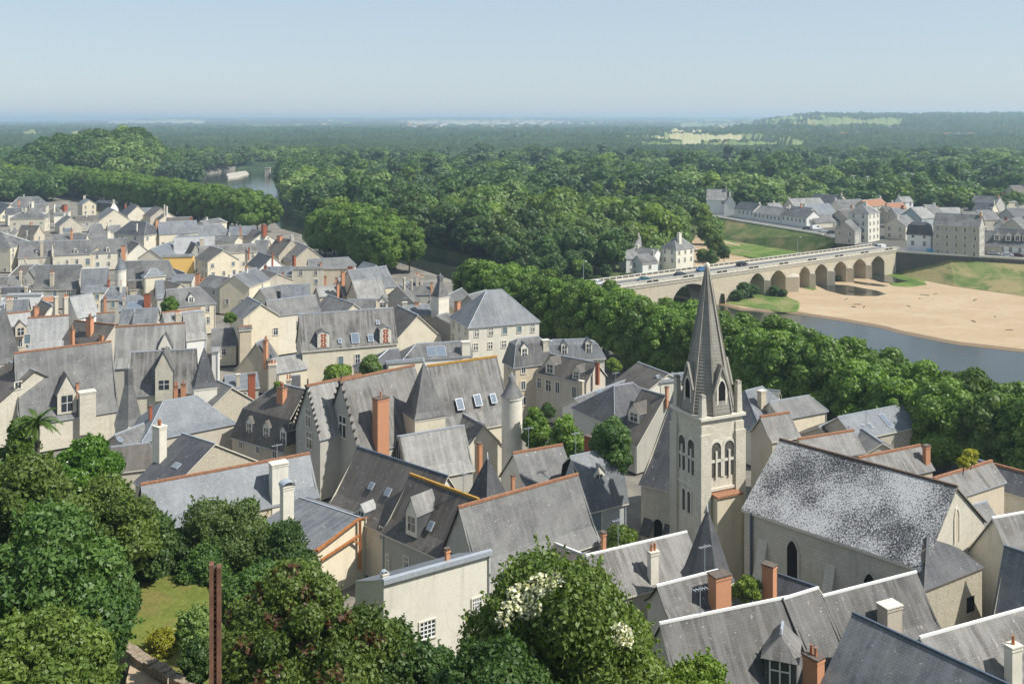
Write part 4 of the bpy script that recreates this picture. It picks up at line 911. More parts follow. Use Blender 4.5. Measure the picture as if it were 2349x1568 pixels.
    H('slate roofed terrace house with one white dormer and three windows', 'A', (510, 648, 835, 636), 15.8, ea=770, sl=46, roof='m', wall='c', nch=0, dm=[(697, 758, 1.5, 1.5)], sky=[(790, 732, .5, .7)], wn=[(615, 835, .9, 1.3), (705, 835, 1.1, 1.7), (805, 835, 1.3, 2.2, 'sh'), (540, 845, .5, .7, 'small')])
    H('slate terrace house with an arched dormer left of the red chimney', 'A', (850, 632, 1165, 620), 15.8, ea=752, sl=46, roof='m', wall='c', nch=0, dm=[(992, 745, 1.4, 1.5)], ch=[(1132, 760, 690, 50, 'o', 0)])
    H('small gable with brown boards squeezed before the terrace', 'A', (900, 698), 13.5, ang=V + 180, ln=7, w=3.0, sl=45, roof='z', wall='t', nch=0, wp=.4)
    H('pale stone gable with a triangular peak below the large hall', 'A', (1280, 668), 13, ang=V + 180, ln=11, w=4.8, sl=42, roof='n', wall='p', nch=0, wp=0)
    H('slate lean-to roof with jumbled ridges below the pale metal roof', 'A', (1380, 720, 1570, 650), 12.5, ea=800, sl=35, roof='z', wall='c', nch=0)
    # row 3
    H('grey brown hipped roof left of the patched slate roof', 'A', (180, 868, 340, 862), 15, ea=958, sl=42, roof='n', wall='t', ends='hg')
    H('wide slate roof patched with grey squares', 'A', (355, 870, 745, 865), 17, ea=1085, sl=56, roof='m', wall='g', nch=0, ch=[(475, 1050, 945, 44, 't', 2)])
    H('blue slate roof with white ridge right of the patched roof', 'A', (755, 900, 990, 888), 16.5, ea=1105, sl=56, roof='b', wall='g', cap='w', nch=0)
    H('slate roof with lichen spots at the left edge', 'A', (15, 978, 195, 970), 15, ea=1068, sl=48, roof='w', wall='t')
    H('grey gable with one small window between slate roofs, left', 'A', (270, 905), 15.5, ang=V + 180 - 20, ln=9, w=2.8, sl=56, roof='m', wall='g', nch=0, wn=[(315, 1050, .9, 1.2)])
    H('dark slate roof above a white wall at the left edge', 'A', (30, 1072, 270, 1066), 14.5, ea=1128, sl=44, roof='d', wall='w', wp=0, ch=[(238, 1130, 1070, 34, 't', 0)], nch=0)
    H('white walled flat house under the dark slate roof, left', 'A', (80, 1128, 388, 1120), 13.2, ea=1140, sl=10, roof='p', wall='w', wp=.2, nch=0, rg=[])
    H('dark slate roof behind the conical turret', 'A', (1150, 832, 1320, 826), 16, ea=1000, sl=54, roof='m', wall='t', nch=0)
    H('dark grey slate roof sloping behind the little hipped pavilion', 'A', (1335, 828, 1548, 820), 16.5, ea=985, sl=52, roof='m', wall='t', nch=0, ends='gh', ins=2)
    H('little pavilion with a flared zinc roof and cream wall', 'A', (1385, 902, 1432, 898), 16, ea=966, sl=48, roof='z', wall='c', ends='hh', nch=0, ins=2.2, wp=0)
    H('mossy brown stone roof by the turret foot', 'A', (1180, 1010, 1330, 1000), 12.5, ea=1090, sl=30, roof='n', wall='t', nch=0)
    H('low blue grey roofs with tiny skylight below the turret', 'A', (790, 1060, 1010, 1050), 13, ea=1115, sl=35, roof='b', wall='c', sky=[(940, 1085, .8, .8)])
    H('dark triangular roof right of the yellow wall', 'A', (1600, 900, 1700, 940), 12.5, w=5, sl=35, roof='d', wall='t', nch=0)
    H('flat blue grey roof beneath the yellow wall', 'A', (1590, 955, 1780, 952), 12.3, ea=1010, sl=25, roof='b', wall='c', nch=0, ch=[(1812, 1060, 945, 55, 'o', 0), (1858, 1045, 975, 36, 'o', 0)])
    H('low arched tan roof left of the tall orange chimney', 'A', (1500, 1005, 1660, 1040), 12.5, w=5, sl=35, roof='n', wall='t', nch=0)
    H('slate house with one arched dormer and a sunny cream end wall', 'A', (1530, 1092, 1835, 1066), 16.5, eb=1220, sl=42, roof='m', wall='c', ends='gh', ins=3, nch=0, dm=[(1755, 1205, 1.6, 1.3)], wp=.3)
    H('steep blue slate wedge left of the arched dormer house', 'A', (1430, 1010, 1495, 1005), 15, ea=1165, sl=60, roof='z', wall='g', nch=0)
    H('grey stone house front with small windows in a narrow street', 'A', (1925, 960, 2110, 985), 14.5, w=4, sl=30, roof='m', wall='g', wp=.9, floors=3)
    H('cream house with a red corner strip beside the street', 'A', (2150, 960, 2349, 890), 16, w=4.5, sl=35, roof='b', wall='c', wp=.4, floors=2)
    H('blue slate roof with chimneys at the foot of the turret', 'A', (1000, 1075, 1150, 1068), 14.5, ea=1180, sl=48, roof='b', wall='g', ends='hg', ch=[(962, 1215, 1165, 30, 'o', 1)])
    H('slate hipped house with a big pale roof window', 'A', (1110, 1152, 1290, 1145), 15.5, ea=1275, sl=42, roof='b', wall='g', ends='gh', nch=0, sky=[(1240, 1235, 3.4, 1.9)], ch=[(1135, 1240, 1175, 30, 't', 1), (1350, 1250, 1130, 75, 'r', 0)])
    H('plain blue slate roof with zinc valley and tiny pyramid in front', 'A', (1125, 1272, 1450, 1262), 14.6, ea=1400, sl=44, roof='b', wall='g', nch=0)
    H('slate roof with clay ridge tiles left of the steep grey roof', 'A', (1495, 1302, 1832, 1262), 15.5, ea=1395, sl=44, roof='l', wall='g', cap='c', nch=0, ch=[(1632, 1380, 1312, 60, 't', 3)])
    H('light slate roof with a strip of clay along its top, behind chimneys', 'A', (895, 1310, 1045, 1300), 14, ea=1390, sl=45, roof='m', wall='g', cap='c', nch=0)
    H('pale slate roof with crisp white right verge', 'A', (645, 1160, 838, 1126), 17, ea=1345, sl=56, roof='p', wall='w', cap='z', nch=0, ch=[(518, 1310, 1160, 46, 't', 0), (605, 1300, 1165, 56, 't', 3)], wp=0)
    H('blue slate roof over clay ridge tiles, left edge rooftops', 'A', (70, 1190, 262, 1180), 16, ea=1305, sl=52, roof='b', wall='t', nch=0, ch=[(85, 1260, 1185, 66, 't', 3)])
    H('white flat topped attic with small clay pots', 'A', (0, 1200, 60, 1198), 15.5, ea=1230, sl=30, roof='p', wall='w', nch=0, wp=0)
    H('small triangular gable with a brown roof between chimneys', 'A', (480, 1236), 15.5, ang=V + 185, ln=9, w=2.9, sl=46, roof='n', wall='p', nch=0, wp=0, ch=[(322, 1340, 1250, 78, 'o', 1)])
    H('clay and zinc lantern roof left of the pale verge', 'A', (395, 1160, 480, 1150), 15.8, ea=1200, sl=35, roof='c', wall='t', nch=0, wp=0)
    H('light slate roof with clay ridge and brown shaded gable', 'A', (262, 1352, 622, 1326), 18, ea=1640, sl=58, roof='p', wall='t', cap='c', nch=0, wn=[(250, 1546, 1.1, 1.9, 'sh')], wp=0)
    H('pale lower roof beneath a clay ridge at the left edge', 'A', (75, 1312, 268, 1292), 15.5, ea=1420, sl=56, roof='p', wall='t', cap='c', nch=0, dm=[(190, 1520, 2.2, 2.2, {'wall': 'wall_tan', 'roof': 'slate_brown'})])
    H('steep pale grey streaked roof above the narrow street', 'A', (1685, 1308, 1862, 1290), 17, ea=1545, sl=60, roof='l', wall='w', nch=0, wp=0)
    H('dark low slate roofs right of the steep streaked roof', 'A', (1950, 1452, 2170, 1440), 12.5, ea=1610, sl=35, roof='m', wall='c', nch=0)
    H('small house with clay ridge and shaded grey wall by the street', 'A', (2195, 1432, 2300, 1422), 14.5, ea=1460, sl=35, roof='m', wall='t', cap='c', wp=0, nch=0)
    # ---- row E, left middle
    H('brown slate house with thick orange chimneys and clay ridges', 'E', (690, 55, 1050, 95), 18.5, ea=215, sl=46, roof='n', wall='t', cap='c', nch=0, ch=[(818, 190, 30, 78, 'o', 2), (655, 290, 135, 50, 'o', 1), (925, 245, 190, 50, 'o', 0)], wp=0)
    H('huge plain slate roof with lichen patches and a stone dormer', 'E', (140, 352, 1008, 246), 20.5, eb=862, sl=58, roof='m', wall='s', cap='c', nch=0, wp=0, dm=[(615, 905, 3.0, 3.4, {'wall': 'wall_ashlar', 'rh': 3.0})], ch=[(712, 720, 632, 30, 'o', 0), (800, 950, 706, 190, 's', 0)])
    H('rubble walled house with dark roof at the left edge', 'E', (40, 420, 318, 512), 17.8, w=8, sl=34, roof='n', wall='s', nch=0, wn=[(165, 648, 1.1, 1.1, 'small')], wp=0, vg='timber_dark')
    H('big slate roof with clay ridge and sharp white left verge', 'E', (1072, 112, 1688, 76), 20, ea=480, sl=58, roof='l', wall='g', cap='c', nch=0, dm=[(1520, 318, 2.6, .5, {'rh': 2.8, 'roof': 'slate_dark'})], wp=0)
    H('old manor wing with mottled roof and tall stone cross windowed dormer', 'E', (1220, 346, 1795, 314), 18.5, ea=735, sl=57, roof='w', wall='s', cap='z', nch=0, dm=[(1505, 790, 2.9, 5.6, {'wall': 'wall_ashlar', 'rh': 3.0})], wp=.3, ch=[(1612, 775, 660, 50, 'o', 2), (1682, 760, 640, 60, 'o', 1)])
    H('pale blue slate hipped house with finial and a thin black chimney mark', 'E', (1495, 797, 1805, 742), 15.8, ea=1100, sl=40, roof='z', wall='t', ends='hh', rg=[(.8, .86)], nch=0, wp=0, ins=4.5, ch=[(1385, 900, 838, 36, 'r', 0)])
    H('small slate roofed house with stone gable of large pale blocks', 'E', (1990, 602, 2125, 662), 16, w=5.5, wb=5.5, sl=36, roof='m', wall='r', nch=0, wp=0)
    H('metal roofed annex left of the red banded chimney', 'E', (2070, 560, 2349, 532), 13.8, ea=690, sl=30, roof='z', wall='g', nch=0, ch=[(2185, 660, 550, 44, 't', 0), (2310, 800, 545, 85, 'r', 0)])
    H('dark slate roof over a rubble gable bright in the sun', 'E', (1680, 1092, 1965, 1182), 15.5, ea=1530, sl=31, roof='d', wall='r', nch=0, wb=9, wp=0, sky=[(1620, 1385, 1.3, .9)], ch=[(1452, 1335, 1025, 155, 'c', 2)], rg=[])
    H('hipped slate wing left of the white chimney', 'E', (1060, 1100, 1310, 1000), 13.2, w=6, sl=34, roof='m', wall='t', nch=0, sky=[(1098, 1148, .8, .8)], wp=0)
    H('low two sided slate roof with white zinc valley by the green bush', 'E', (1035, 1212, 1370, 1175), 12.2, ea=1440, sl=35, roof='n', wall='t', nch=0, wp=0, ends='gh', ins=1.5)
    H('pale grey low roofed house before the big streaked roof', 'E', (1950, 300, 2010, 298), 14, ea=330, sl=30, roof='l', wall='w', nch=0, wp=0)
    # ---- region B
    H('white gable with mossy brown roof by the quay clump', 'B', (70, 560), 14, ang=V + 180, ln=12, w=5.2, sl=34, roof='n', wall='p', wp=0, ch=[(70, 545, 497, 72, 'r', 0)], nch=0)
    H('old stone house with broken mossy roof near the round trees', 'B', (200, 615, 330, 632), 15, w=6, sl=42, roof='n', wall='r', ch=[(215, 640, 600, 70, 'o', 0), (345, 840, 780, 40, 'r', 0)], wp=.4)
    H('lichen covered stone gable roof sloping to the quay', 'B', (330, 640, 480, 700), 13.5, w=6.5, sl=38, roof='w', wall='r', wp=0, nch=1)
    H('blue slate roof with white walled gable left of the stone house', 'B', (150, 786), 13.5, ang=V + 180, ln=12, w=4.5, sl=40, roof='d', wall='w', wp=0, nch=0, ch=[(145, 820, 755, 22, 'r', 0)])
    H('mid grey slate roof left edge of the middle rooftops', 'B', (0, 640, 120, 640), 14, ea=755, sl=38, roof='m', wall='t')
    H('long slate roof in front of the round clump of trees', 'B', (480, 812, 850, 795), 14, ea=882, sl=38, roof='m', wall='p', nch=0, ch=[(595, 880, 845, 24, 'o', 0)], wp=0, ends='gh', ins=2)
    H('ashlar fronted ruin wall between slate roofs', 'B', (340, 885, 620, 880), 14, ea=895, sl=20, roof='m', wall='s', nch=0, wp=.3, rg=[])
    H('flat blue roofed house left of the ashlar wall', 'B', (80, 884, 335, 880), 13.6, ea=960, sl=25, roof='b', wall='g', nch=0, ch=[(247, 1015, 935, 28, 'o', 0), (85, 905, 875, 30, 'r', 0)], rg=[])
    H('tan walled house with mossy roof at the end of the lane', 'B', (60, 905, 200, 945), 13.6, w=5, sl=25, roof='n', wall='t', nch=0, wp=0)
    H('pair of cream walls with orange chimneys between them', 'B', (620, 885, 900, 880), 13.8, ea=895, sl=20, roof='m', wall='t', nch=0, wp=0, ch=[(635, 1055, 975, 30, 'o', 1), (738, 1040, 985, 32, 'o', 0), (865, 915, 880, 60, 'r', 0)], rg=[])
    H('small blue roof with white edges peeking before the round clump', 'B', (985, 838, 1100, 868), 14, w=5, sl=38, roof='b', wall='w', wp=0, nch=0)
    H('broad blue grey slate roof with a cream end wall and tall window', 'B', (845, 915, 1190, 876), 18, eb=1052, sl=44, roof='b', wall='c', nch=0, wn=[(1268, 1155, 1.2, 1.6), (1268, 1215, 1.2, 1.2)], ends='gg', ch=[(800, 975, 925, 46, 'o', 0)])
    H('silvery slate roof with clay verge in front of the broad blue roof', 'B', (885, 1012, 1138, 980), 17, ea=1190, sl=54, roof='l', wall='t', nch=0, wp=0, vg='clay')
    H('steep zinc edged roof wedge left of the silvery slate roof', 'B', (760, 985, 850, 975), 15.5, ea=1145, sl=52, roof='z', wall='t', nch=0, wp=0, ch=[(755, 1120, 1040, 30, 'o', 0)])
    H('white edged slate roof behind the streaked steep roof', 'B', (40, 1085, 210, 1050), 15.5, ea=1185, sl=45, roof='m', wall='c', nch=0)
    H('slate roof with long white flashings and snow guards', 'B', (235, 1050, 490, 1040), 16, ea=1160, sl=47, roof='b', wall='t', nch=0)
    H('light slate roof with rust stained left gable', 'B', (558, 1068, 735, 1052), 13.5, ea=1150, sl=40, roof='l', wall='t', nch=0, wp=0)
    H('two tone slate roof behind the cream windowed gable', 'B', (100, 1192, 540, 1142), 17.5, ea=1330, sl=48, roof='m', wall='c', nch=0, wp=.2)
    H('streaked dark roof with a small cream gable', 'B', (665, 1138, 900, 1222), 15.5, w=6, sl=38, roof='w', wall='c', nch=0, wp=0)
    H('slate lean-to wing below the silvery roof with grey dormer', 'B', (850, 1180, 1090, 1175), 14.5, ea=1280, sl=40, roof='m', wall='t', nch=0, dm=[(1165, 1255, 2.4, 1.3)], wp=0)
    H('cluster of grey roofs with tall brown chimneys above the river bend', 'B', (1300, 1060, 1400, 1020), 15, w=5, sl=40, roof='m', wall='g', nch=0, ch=[(1365, 1100, 985, 30, 't', 0), (1432, 1110, 1010, 26, 't', 0)], wp=.2)
    H('grey house with twin brown chimneys beside the pointed slate cap', 'B', (1440, 1030, 1590, 1025), 15, ea=1130, sl=42, roof='m', wall='g', nch=0, ch=[(1480, 1060, 965, 40, 't', 2), (1520, 1050, 980, 36, 't', 2), (1612, 1100, 1030, 24, 'o', 0)], wp=.2)
    spire('tall curved slate cap on a square stair tower, dark river behind', 'B', (1690, 962), None, 24, 1.6, 19.3, 4, 40, roof='m', wall='p', tip=.34)
    H('blue slate roof with zinc ridge left of the hotel chimneys', 'B', (1345, 1242, 1588, 1226), 16.5, ea=1330, sl=40, roof='b', wall='c', nch=0, ch=[(1475, 1235, 1208, 50, 'o', 0), (1365, 1245, 1210, 60, 'g', 0)])
    H('grey slate roof rising toward the hotel from the left', 'B', (1700, 1172, 1888, 1078), 18, ea=1320, sl=38, roof='m', wall='c', nch=0, wp=.5)
    H('small slate roof in front of the pointed slate cap', 'B', (1600, 1180, 1690, 1172), 15, ea=1225, sl=35, roof='m', wall='p', nch=0)
    H('sunlit cream gable with dark brown roof, left of the hotel', 'B', (1486, 1325), 17, ang=V + 172, ln=12, w=5.6, sl=43, roof='n', wall='c', nch=0, wp=0)
    H('old wall house with ivy stains beside the hotel', 'B', (1660, 1330, 1760, 1300), 15.5, w=4, sl=25, roof='m', wall='t', nch=0, wp=.3)
    H('big white fronted hotel with hipped slate roof and tall windows', 'B', None, 22.5, AB=((-5.6, 210.7), (-2.2, 212.1)), eaves=16.3, zeb=16.3, w=6.0, wb=6.0, ends='hh', ins=6.3, sl=44, roof='b', wall='p', floors=3, wk='cross', wp=1, nch=0, rg=[], zg=4.6)
    H('slate wing joined to the back of the hotel, with brown chimneys', 'B', (1950, 1140, 2110, 1096), 19, w=6, sl=40, roof='m', wall='g', nch=0, ch=[(1855, 1330, 1200, 70, 'o', 0), (2230, 1200, 1140, 90, 't', 1)])
    # ---- region F
    H('plain cream gable house with three small dark windows', 'B', (48, 1222), 18.8, ang=V + 176, ln=10, w=4.0, sl=35, roof='m', wall='c', wn=[(180, 1475, 1.1, 1.5)], nch=0, wp=0, vg='trim_pale')
    H('long steep streaked roof with two brick faced dormers', 'F', (400, -2, 1250, -62), 21.5, ea=325, sl=57, roof='w', wall='c', nch=0, wn=[(777, 430, 1.0, 2.0, 'sh'), (932, 420, 1.0, 2.4), (378, 98, .9, 1.6), (376, 268, .9, 2.0)], sky=[(770, 240, .7, 1.0), (1052, 215, 1.1, 1.5), (910, 215, 1.6, 2.1), (1115, 70, .7, .9)], dm=[(618, 303, 2.3, 2.8, {'brick': 1, 'rh': .5}), (1188, 262, 2.3, 2.9, {'brick': 1, 'rh': .5})])
    H('light grey roofed low house before the brick dormer roof', 'F', (150, 405, 420, 364), 14.2, ea=525, sl=38, roof='l', wall='c', nch=0, wp=0)
    H('low roof with rounded clay end near the cream gable house', 'F', (0, 260, 90, 215), 15, w=4.5, sl=50, roof='m', wall='t', nch=0, ch=[(98, 380, 240, 60, 'o', 2)], wp=0)
    H('tall weathered house chimneys and small slate pyramid roof', 'F', (330, 560, 395, 556), 15.5, w=3.4, sl=58, roof='d', wall='g', nch=0, ch=[(152, 660, 460, 95, 't', 3), (300, 690, 600, 60, 't', 2)], wp=0)
    H('dark round backed roof behind the pale rendered wall', 'F', (1215, 320, 1300, 312), 16, ea=500, sl=45, roof='d', wall='g', nch=0, ends='hg', ins=6, wp=0)
    H('grey skylit roof beneath the hotel with a stone box chimney', 'F', (1470, 268, 1950, 238), 16.5, ea=400, sl=36, roof='m', wall='w', nch=0, sky=[(1610, 340, 1.8, 2.4), (1700, 335, 1.8, 2.6)], ch=[(1925, 360, 250, 105, 'c', 0)], ends='hg', ins=3, wp=0)
    H('pale rendered wall house behind the slate pavilion', 'F', (1200, 430, 1530, 400), 14.5, ea=440, sl=18, roof='z', wall='c', nch=0, wp=0, rg=[])
    H('long mottled slate roof with golden clay ridge and bright skylights', 'F', (1570, 472, 2198, 384), 22, ea=1085, sl=58, roof='w', wall='c', cap='g', nch=0, sky=[(1870, 822, 1.2, 1.8), (2035, 785, 1.2, 1.8), (2178, 768, 1.0, 1.5)], wp=.3, vg='timber_dark', ends='hg', ins=2.5)
    spire('square pavilion with tall slate pyramid, dark left side, cream wall', 'F', (1540, 428), None, 24, 2.6, 16.3, 4, 28, roof='m', wall='c')
    H('gothic house with tall hooked grey gable, mottled roof and huge orange chimney', 'F', (783, 604), 21.8, ang=42, ln=13, w=4.9, sl=62, roof='w', wall='g', cap='c', nch=0, ch=[(1152, 1240, 765, 175, 'o', 1)], wp=0, wn=[(795, 1025, 1.9, 3.0, 'cross'), (655, 1250, .6, 2.0, 'small')], extra=crockets, rg=[], vg='timber_dark')
    H('smaller hooked grey gable joined to the gothic house, one cross window', 'F', (475, 650), 20.9, ang=42, ln=9, w=3.5, sl=62, roof='l', wall='g', cap='c', nch=0, wp=0, wn=[(480, 945, 1.5, 2.4, 'cross'), (490, 1150, 1.6, 2.3, 'cross'), (410, 1210, .5, 1.6, 'small')], extra=crockets, rg=[], vg='timber_dark')
    H('brown roofed mansard house with three white dormers, left of the hooked gables', 'M', None, 18.6, AB=((-36.5, 150.6), (-31.8, 147.4)), w=4.3, wb=4, eaves=11.2, zeb=11, sl=48, roof='n', wall='t', ends='hg', ins=6, rg=[(.78, .52)], nch=0, dm=[(55, 618, 1.4, 2.2), (155, 645, 1.4, 2.2), (255, 672, 1.4, 2.2)], ch=[(240, 465, 335, 70, 'o', 2)], wp=.5, floors=2)
    H('silver slate roof with half timbered shaded gable', 'F', (1310, 1117, 1898, 1018), 17.5, ea=1520, sl=57, roof='l', wall='g', cap='z', nch=0, wp=0, vg='zinc_cap', extra=timber_gable)
    H('sunny lean-to gables right of the silver slate roof', 'F', (2085, 1010), 15, ang=V + 176, ln=8, w=4.0, sl=46, roof='w', wall='c', nch=0, wp=0, ch=[(2040, 1300, 1180, 70, 'o', 0)])
    H('cream wing under the mottled roof eaves beside the round tower', 'F', (2130, 945, 2330, 905), 13.8, ea=975, sl=30, roof='n', wall='c', nch=0, wp=0)
    spire('small dark slate pyramid roof among the foreground roofs', 'F', (2125, 1305), None, 20.5, 1.75, 16.1, 4, 44, roof='d', wall='t')
    spire('blunt round stair tower with stone cap beside the golden ridge', 'F', (2349, 560), None, 22.5, 1.65, 19.6, 20, 0, roof='m', wall='p', tip=.35, flare=True)
    spire('slim conical turret with pale round wall among the far left roofs', 'A', (1107, 772), None, 21.5, 1.6, 17.3, 20, 0, roof='z', wall='p', flare=False)
    spire('tall slate spire cut by the left edge of the picture', 'E', (42, -70), None, 27, 2.8, 17.6, 4, 30, roof='m', wall='p')
    spire('blunt slate spire with many sides below the stone dormer house', 'E', (1180, 486), None, 20.8, 2.4, 12.2, 6, 20, roof='m', wall='s', tip=.3)
    spire('sharp dark slate spire with flared foot, pale sky side', 'E', (1875, 288), None, 22.5, 1.95, 16.1, 4, 24, roof='d', wall='p')
    spire('tiny slate pyramid between the blue roofs, left rooftops', 'A', (1235, 1285), None, 16.5, 1.0, 13.6, 4, 40, roof='b', wall='g')
    # ---- region G
    H('grey mansard house with white dormer and tall side wall', 'G', (60, 220, 235, 200), 19.5, ea=430, sl=60, roof='m', wall='t', rg=[(.62, .22)], ends='hh', ins=2, nch=0, dm=[(115, 410, 1.5, 2.3)], wp=.9, floors=3, ch=[(310, 360, 235, 90, 't', 0)], wk='small')
    H('mansard house with two pale stone dormers before the trees', 'G', (370, 232, 690, 222), 18, ea=385, sl=58, roof='b', wall='p', rg=[(.60, .30)], ends='hh', ins=3, nch=0, dm=[(482, 372, 1.3, 2.0), (705, 365, 1.3, 2.3)], wp=.4)
    H('dark brown slate house with white framed skylights and five windows', 'G', (300, 350, 770, 440), 16.5, ea=515, sl=42, roof='n', wall='t', cap='z', nch=0, dm=[(350, 540, 2.0, 1.8), (590, 590, 1.6, 1.4)], wn=[(250, 625, 1, 1.8), (335, 650, 1.3, 1.9), (418, 668, 1, 1.9, 'small'), (570, 710, 1, 1.9, 'small')], ch=[(778, 515, 440, 48, 'r', 0), (630, 720, 610, 60, 't', 0)], wp=0)
    H('wide low dark roof rising to a point beside the church', 'G', (1160, 438, 1430, 540), 14.5, ea=640, sl=27, roof='n', wall='p', nch=0, wb=9, wp=0, rg=[], ends='gg')
    H('long low slate roof sweeping down left of the pyramid roof', 'G', (580, 770, 1110, 575), 12.2, ea=885, sl=30, roof='m', wall='w', nch=0, wp=.2, rg=[], sky=[(800, 705, 1.4, .8)])
    H('tall pale house with four sided dark slate pyramid roof', 'G', (935, 655, 1110, 625), 15.8, w=6.0, sl=36, roof='d', wall='b', ends='hh', ins=4.2, nch=0, wp=.2, rg=[])
    H('dark slate roofs with white ridges pressed against the church', 'G', (1200, 682, 1400, 740), 16, w=6.5, sl=45, roof='n', wall='g', nch=0, dm=[(1120, 985, 2.4, 1.6)], ch=[(1413, 720, 665, 30, 'o', 0)], wp=.4)
    H('low light roofed annexes behind the belfry', 'G', (1330, 560, 1600, 530), 14, ea=610, sl=25, roof='z', wall='p', nch=0, wp=0)
    H('slate roof with clay ridge and zinc verge right under the garden trees', 'G', (20, 1270, 450, 1195), 16.5, ea=1660, sl=46, roof='m', wall='p', cap='c', nch=0, wp=0, ch=[(15, 1545, 1480, 30, 'o', 0)])
    H('square red topped chimney house beneath the round garden tree', 'G', (590, 1300, 680, 1330), 13.5, w=4, sl=40, roof='b', wall='p', nch=0, wp=0, ch=[(705, 1360, 1118, 116, 'r', 0)])
    H('blue mansard house with one pale pedimented dormer', 'G', None, 16.9, AB=((7.6, 122.9), (13.4, 126.3)), w=2.7, wb=2.7, eaves=11.5, zeb=11.5, sl=60, roof='b', wall='b', rg=[(.62, .25)], nch=0, dm=[(800, 1600, 1.7, 2.2)], wn=[(770, 1900, 1.6, 2.4, 'sh')], wp=0)
    # ---- right of the church, region H
    H('blue slate roofs with white gull perches behind the belfry', 'G', (2140, 700, 2300, 660), 15.5, w=6, sl=38, roof='b', wall='p', nch=0, ch=[(2300, 860, 700, 95, 't', 0), (2085, 760, 650, 50, 't', 1)], wp=0, ends='hh', ins=3)
    H('mid slate roof with cream sunny wall by the avenue', 'H', (20, 802, 375, 740), 14.5, ea=950, sl=38, roof='m', wall='c', nch=0, wp=0, rg=[], ends='gh', ins=1.5)
    H('small grey roof top left of the cream walled house by the avenue', 'H', (0, 690, 95, 700), 14.5, w=4, sl=35, roof='m', wall='p', nch=0, wp=0)
    H('long plain zinc grey roof with rubble stone wall below', 'H', (650, 938, 1320, 808), 15, ea=1135, sl=34, roof='z', wall='r', nch=0, sky=[(880, 1030, .5, .9), (940, 1020, .5, .9), (1080, 975, .9, 2.6), (1365, 995, .8, .8)], wp=0, rg=[])
    H('low tan roofed shed left of the zinc grey roof', 'H', (470, 1030, 640, 950), 12.8, w=5, sl=28, roof='n', wall='t', nch=0, wp=.3)
    H('worn slate roof with orange ridge behind the nave, left', 'H', (-60, 935, 185, 897), 16.8, ea=1150, sl=48, roof='w', wall='t', cap='c', nch=0, wp=0)
    H('worn slate roof with a thin pale streak behind the nave, middle', 'H', (290, 1140, 775, 1062), 16, ea=1330, sl=45, roof='w', wall='t', cap='c', nch=0, wp=0)
    H('worn slate roof with a broken pale streak and brick chimney, right', 'H', (840, 1310, 1385, 1200), 16, ea=1520, sl=45, roof='w', wall='t', cap='c', nch=0, wp=0, ch=[(1465, 1370, 1205, 80, 'o', 0)])
    H('small grey gable before the rubble wall of the zinc roof', 'H', (1045, 1172), 13.6, ang=V + 180 - 30, ln=6, w=4, sl=30, roof='w', wall='r', nch=0, wp=0)
    H('slate roof with orange verge at the right, gutter tip raised', 'H', (1530, 1500, 2045, 1345), 16.5, ea=1680, sl=45, roof='w', wall='t', cap='c', nch=0, wp=0, vg='clay')
    H('dark lichened roof at the right edge by the water', 'H', (2090, 1375, 2480, 1480), 14.5, ea=1560, sl=40, roof='d', wall='p', cap='c', nch=0, wp=0)
    H('brown roof with yellow moss wedge near the quay trees, right', 'H', (1840, 1305, 2040, 1365), 12.6, w=4, sl=35, roof='n', wall='t', nch=0, wp=0)
def crockets(root, A, B, u, n, w, ze, zr, zg):
    """hooked stones up the rakes of the gable nearest the camera"""
    mb = MB(); g = A if (A - CAM).length < (B - CAM).length else B; d = (A - B).normalized() if g is A else (B - A).normalized()
    for s_ in (-1, 1):
        for k in range(9):
            t = (k + .6) / 9.2; p = Vector((g.x, g.y, zr)) + n * (s_ * w * t) - UP * ((zr - ze) * t) + d * .12
            q = p + n * (s_ * .22) + UP * .34; mb.bar(p, q, .10, 'cap_dark'); mb.box(q, n, d, UP, .16, .12, .10, 'cap_dark')
    mb.bar(Vector((g.x, g.y, zr)), Vector((g.x, g.y, zr + 1.0)), .10, 'cap_dark'); mb.build('crocket_edge', root, root.location)
def timber_gable(root, A, B, u, n, w, ze, zr, zg):
    mb = MB(); P = Vector((A.x, A.y, 0)) - u * .06
    for k in (-.62, -.36, -.12, .12, .36, .62):
        p = P + n * (w * k); mb.bar(p + UP * (ze - .5), p + UP * (zr - (zr - ze) * abs(k) - .3), .10, 'timber_dark')
    for s_ in (-1, 1): mb.bar(P + n * (s_ * w) + UP * ze, P + UP * zr, .16, 'timber_dark')
    mb.build('timber_frame', root, root.location)
def finish_windows():
    """keep only the regular windows that the viewpoint can see, then build them"""
    dg = bpy.context.evaluated_depsgraph_get(); dg.update(); kept = 0
    for (root, kind, c, t3, d_, w, h) in WINQ:
        v = c + d_ * .05 - CAM; L_ = v.length; ok = False
        for o in (0, .5, -.5):
            tgt = c + d_ * .05 + UP * (o * h) ; dd = (tgt - CAM); hitb, loc, *_ = sc.ray_cast(dg, CAM, dd.normalized(), distance=dd.length - .35)
            if not hitb: ok = True; break
        if ok: window(root, kind, c, t3, d_, w, h); kept += 1
    print('WINDOWS', kept, 'of', len(WINQ))
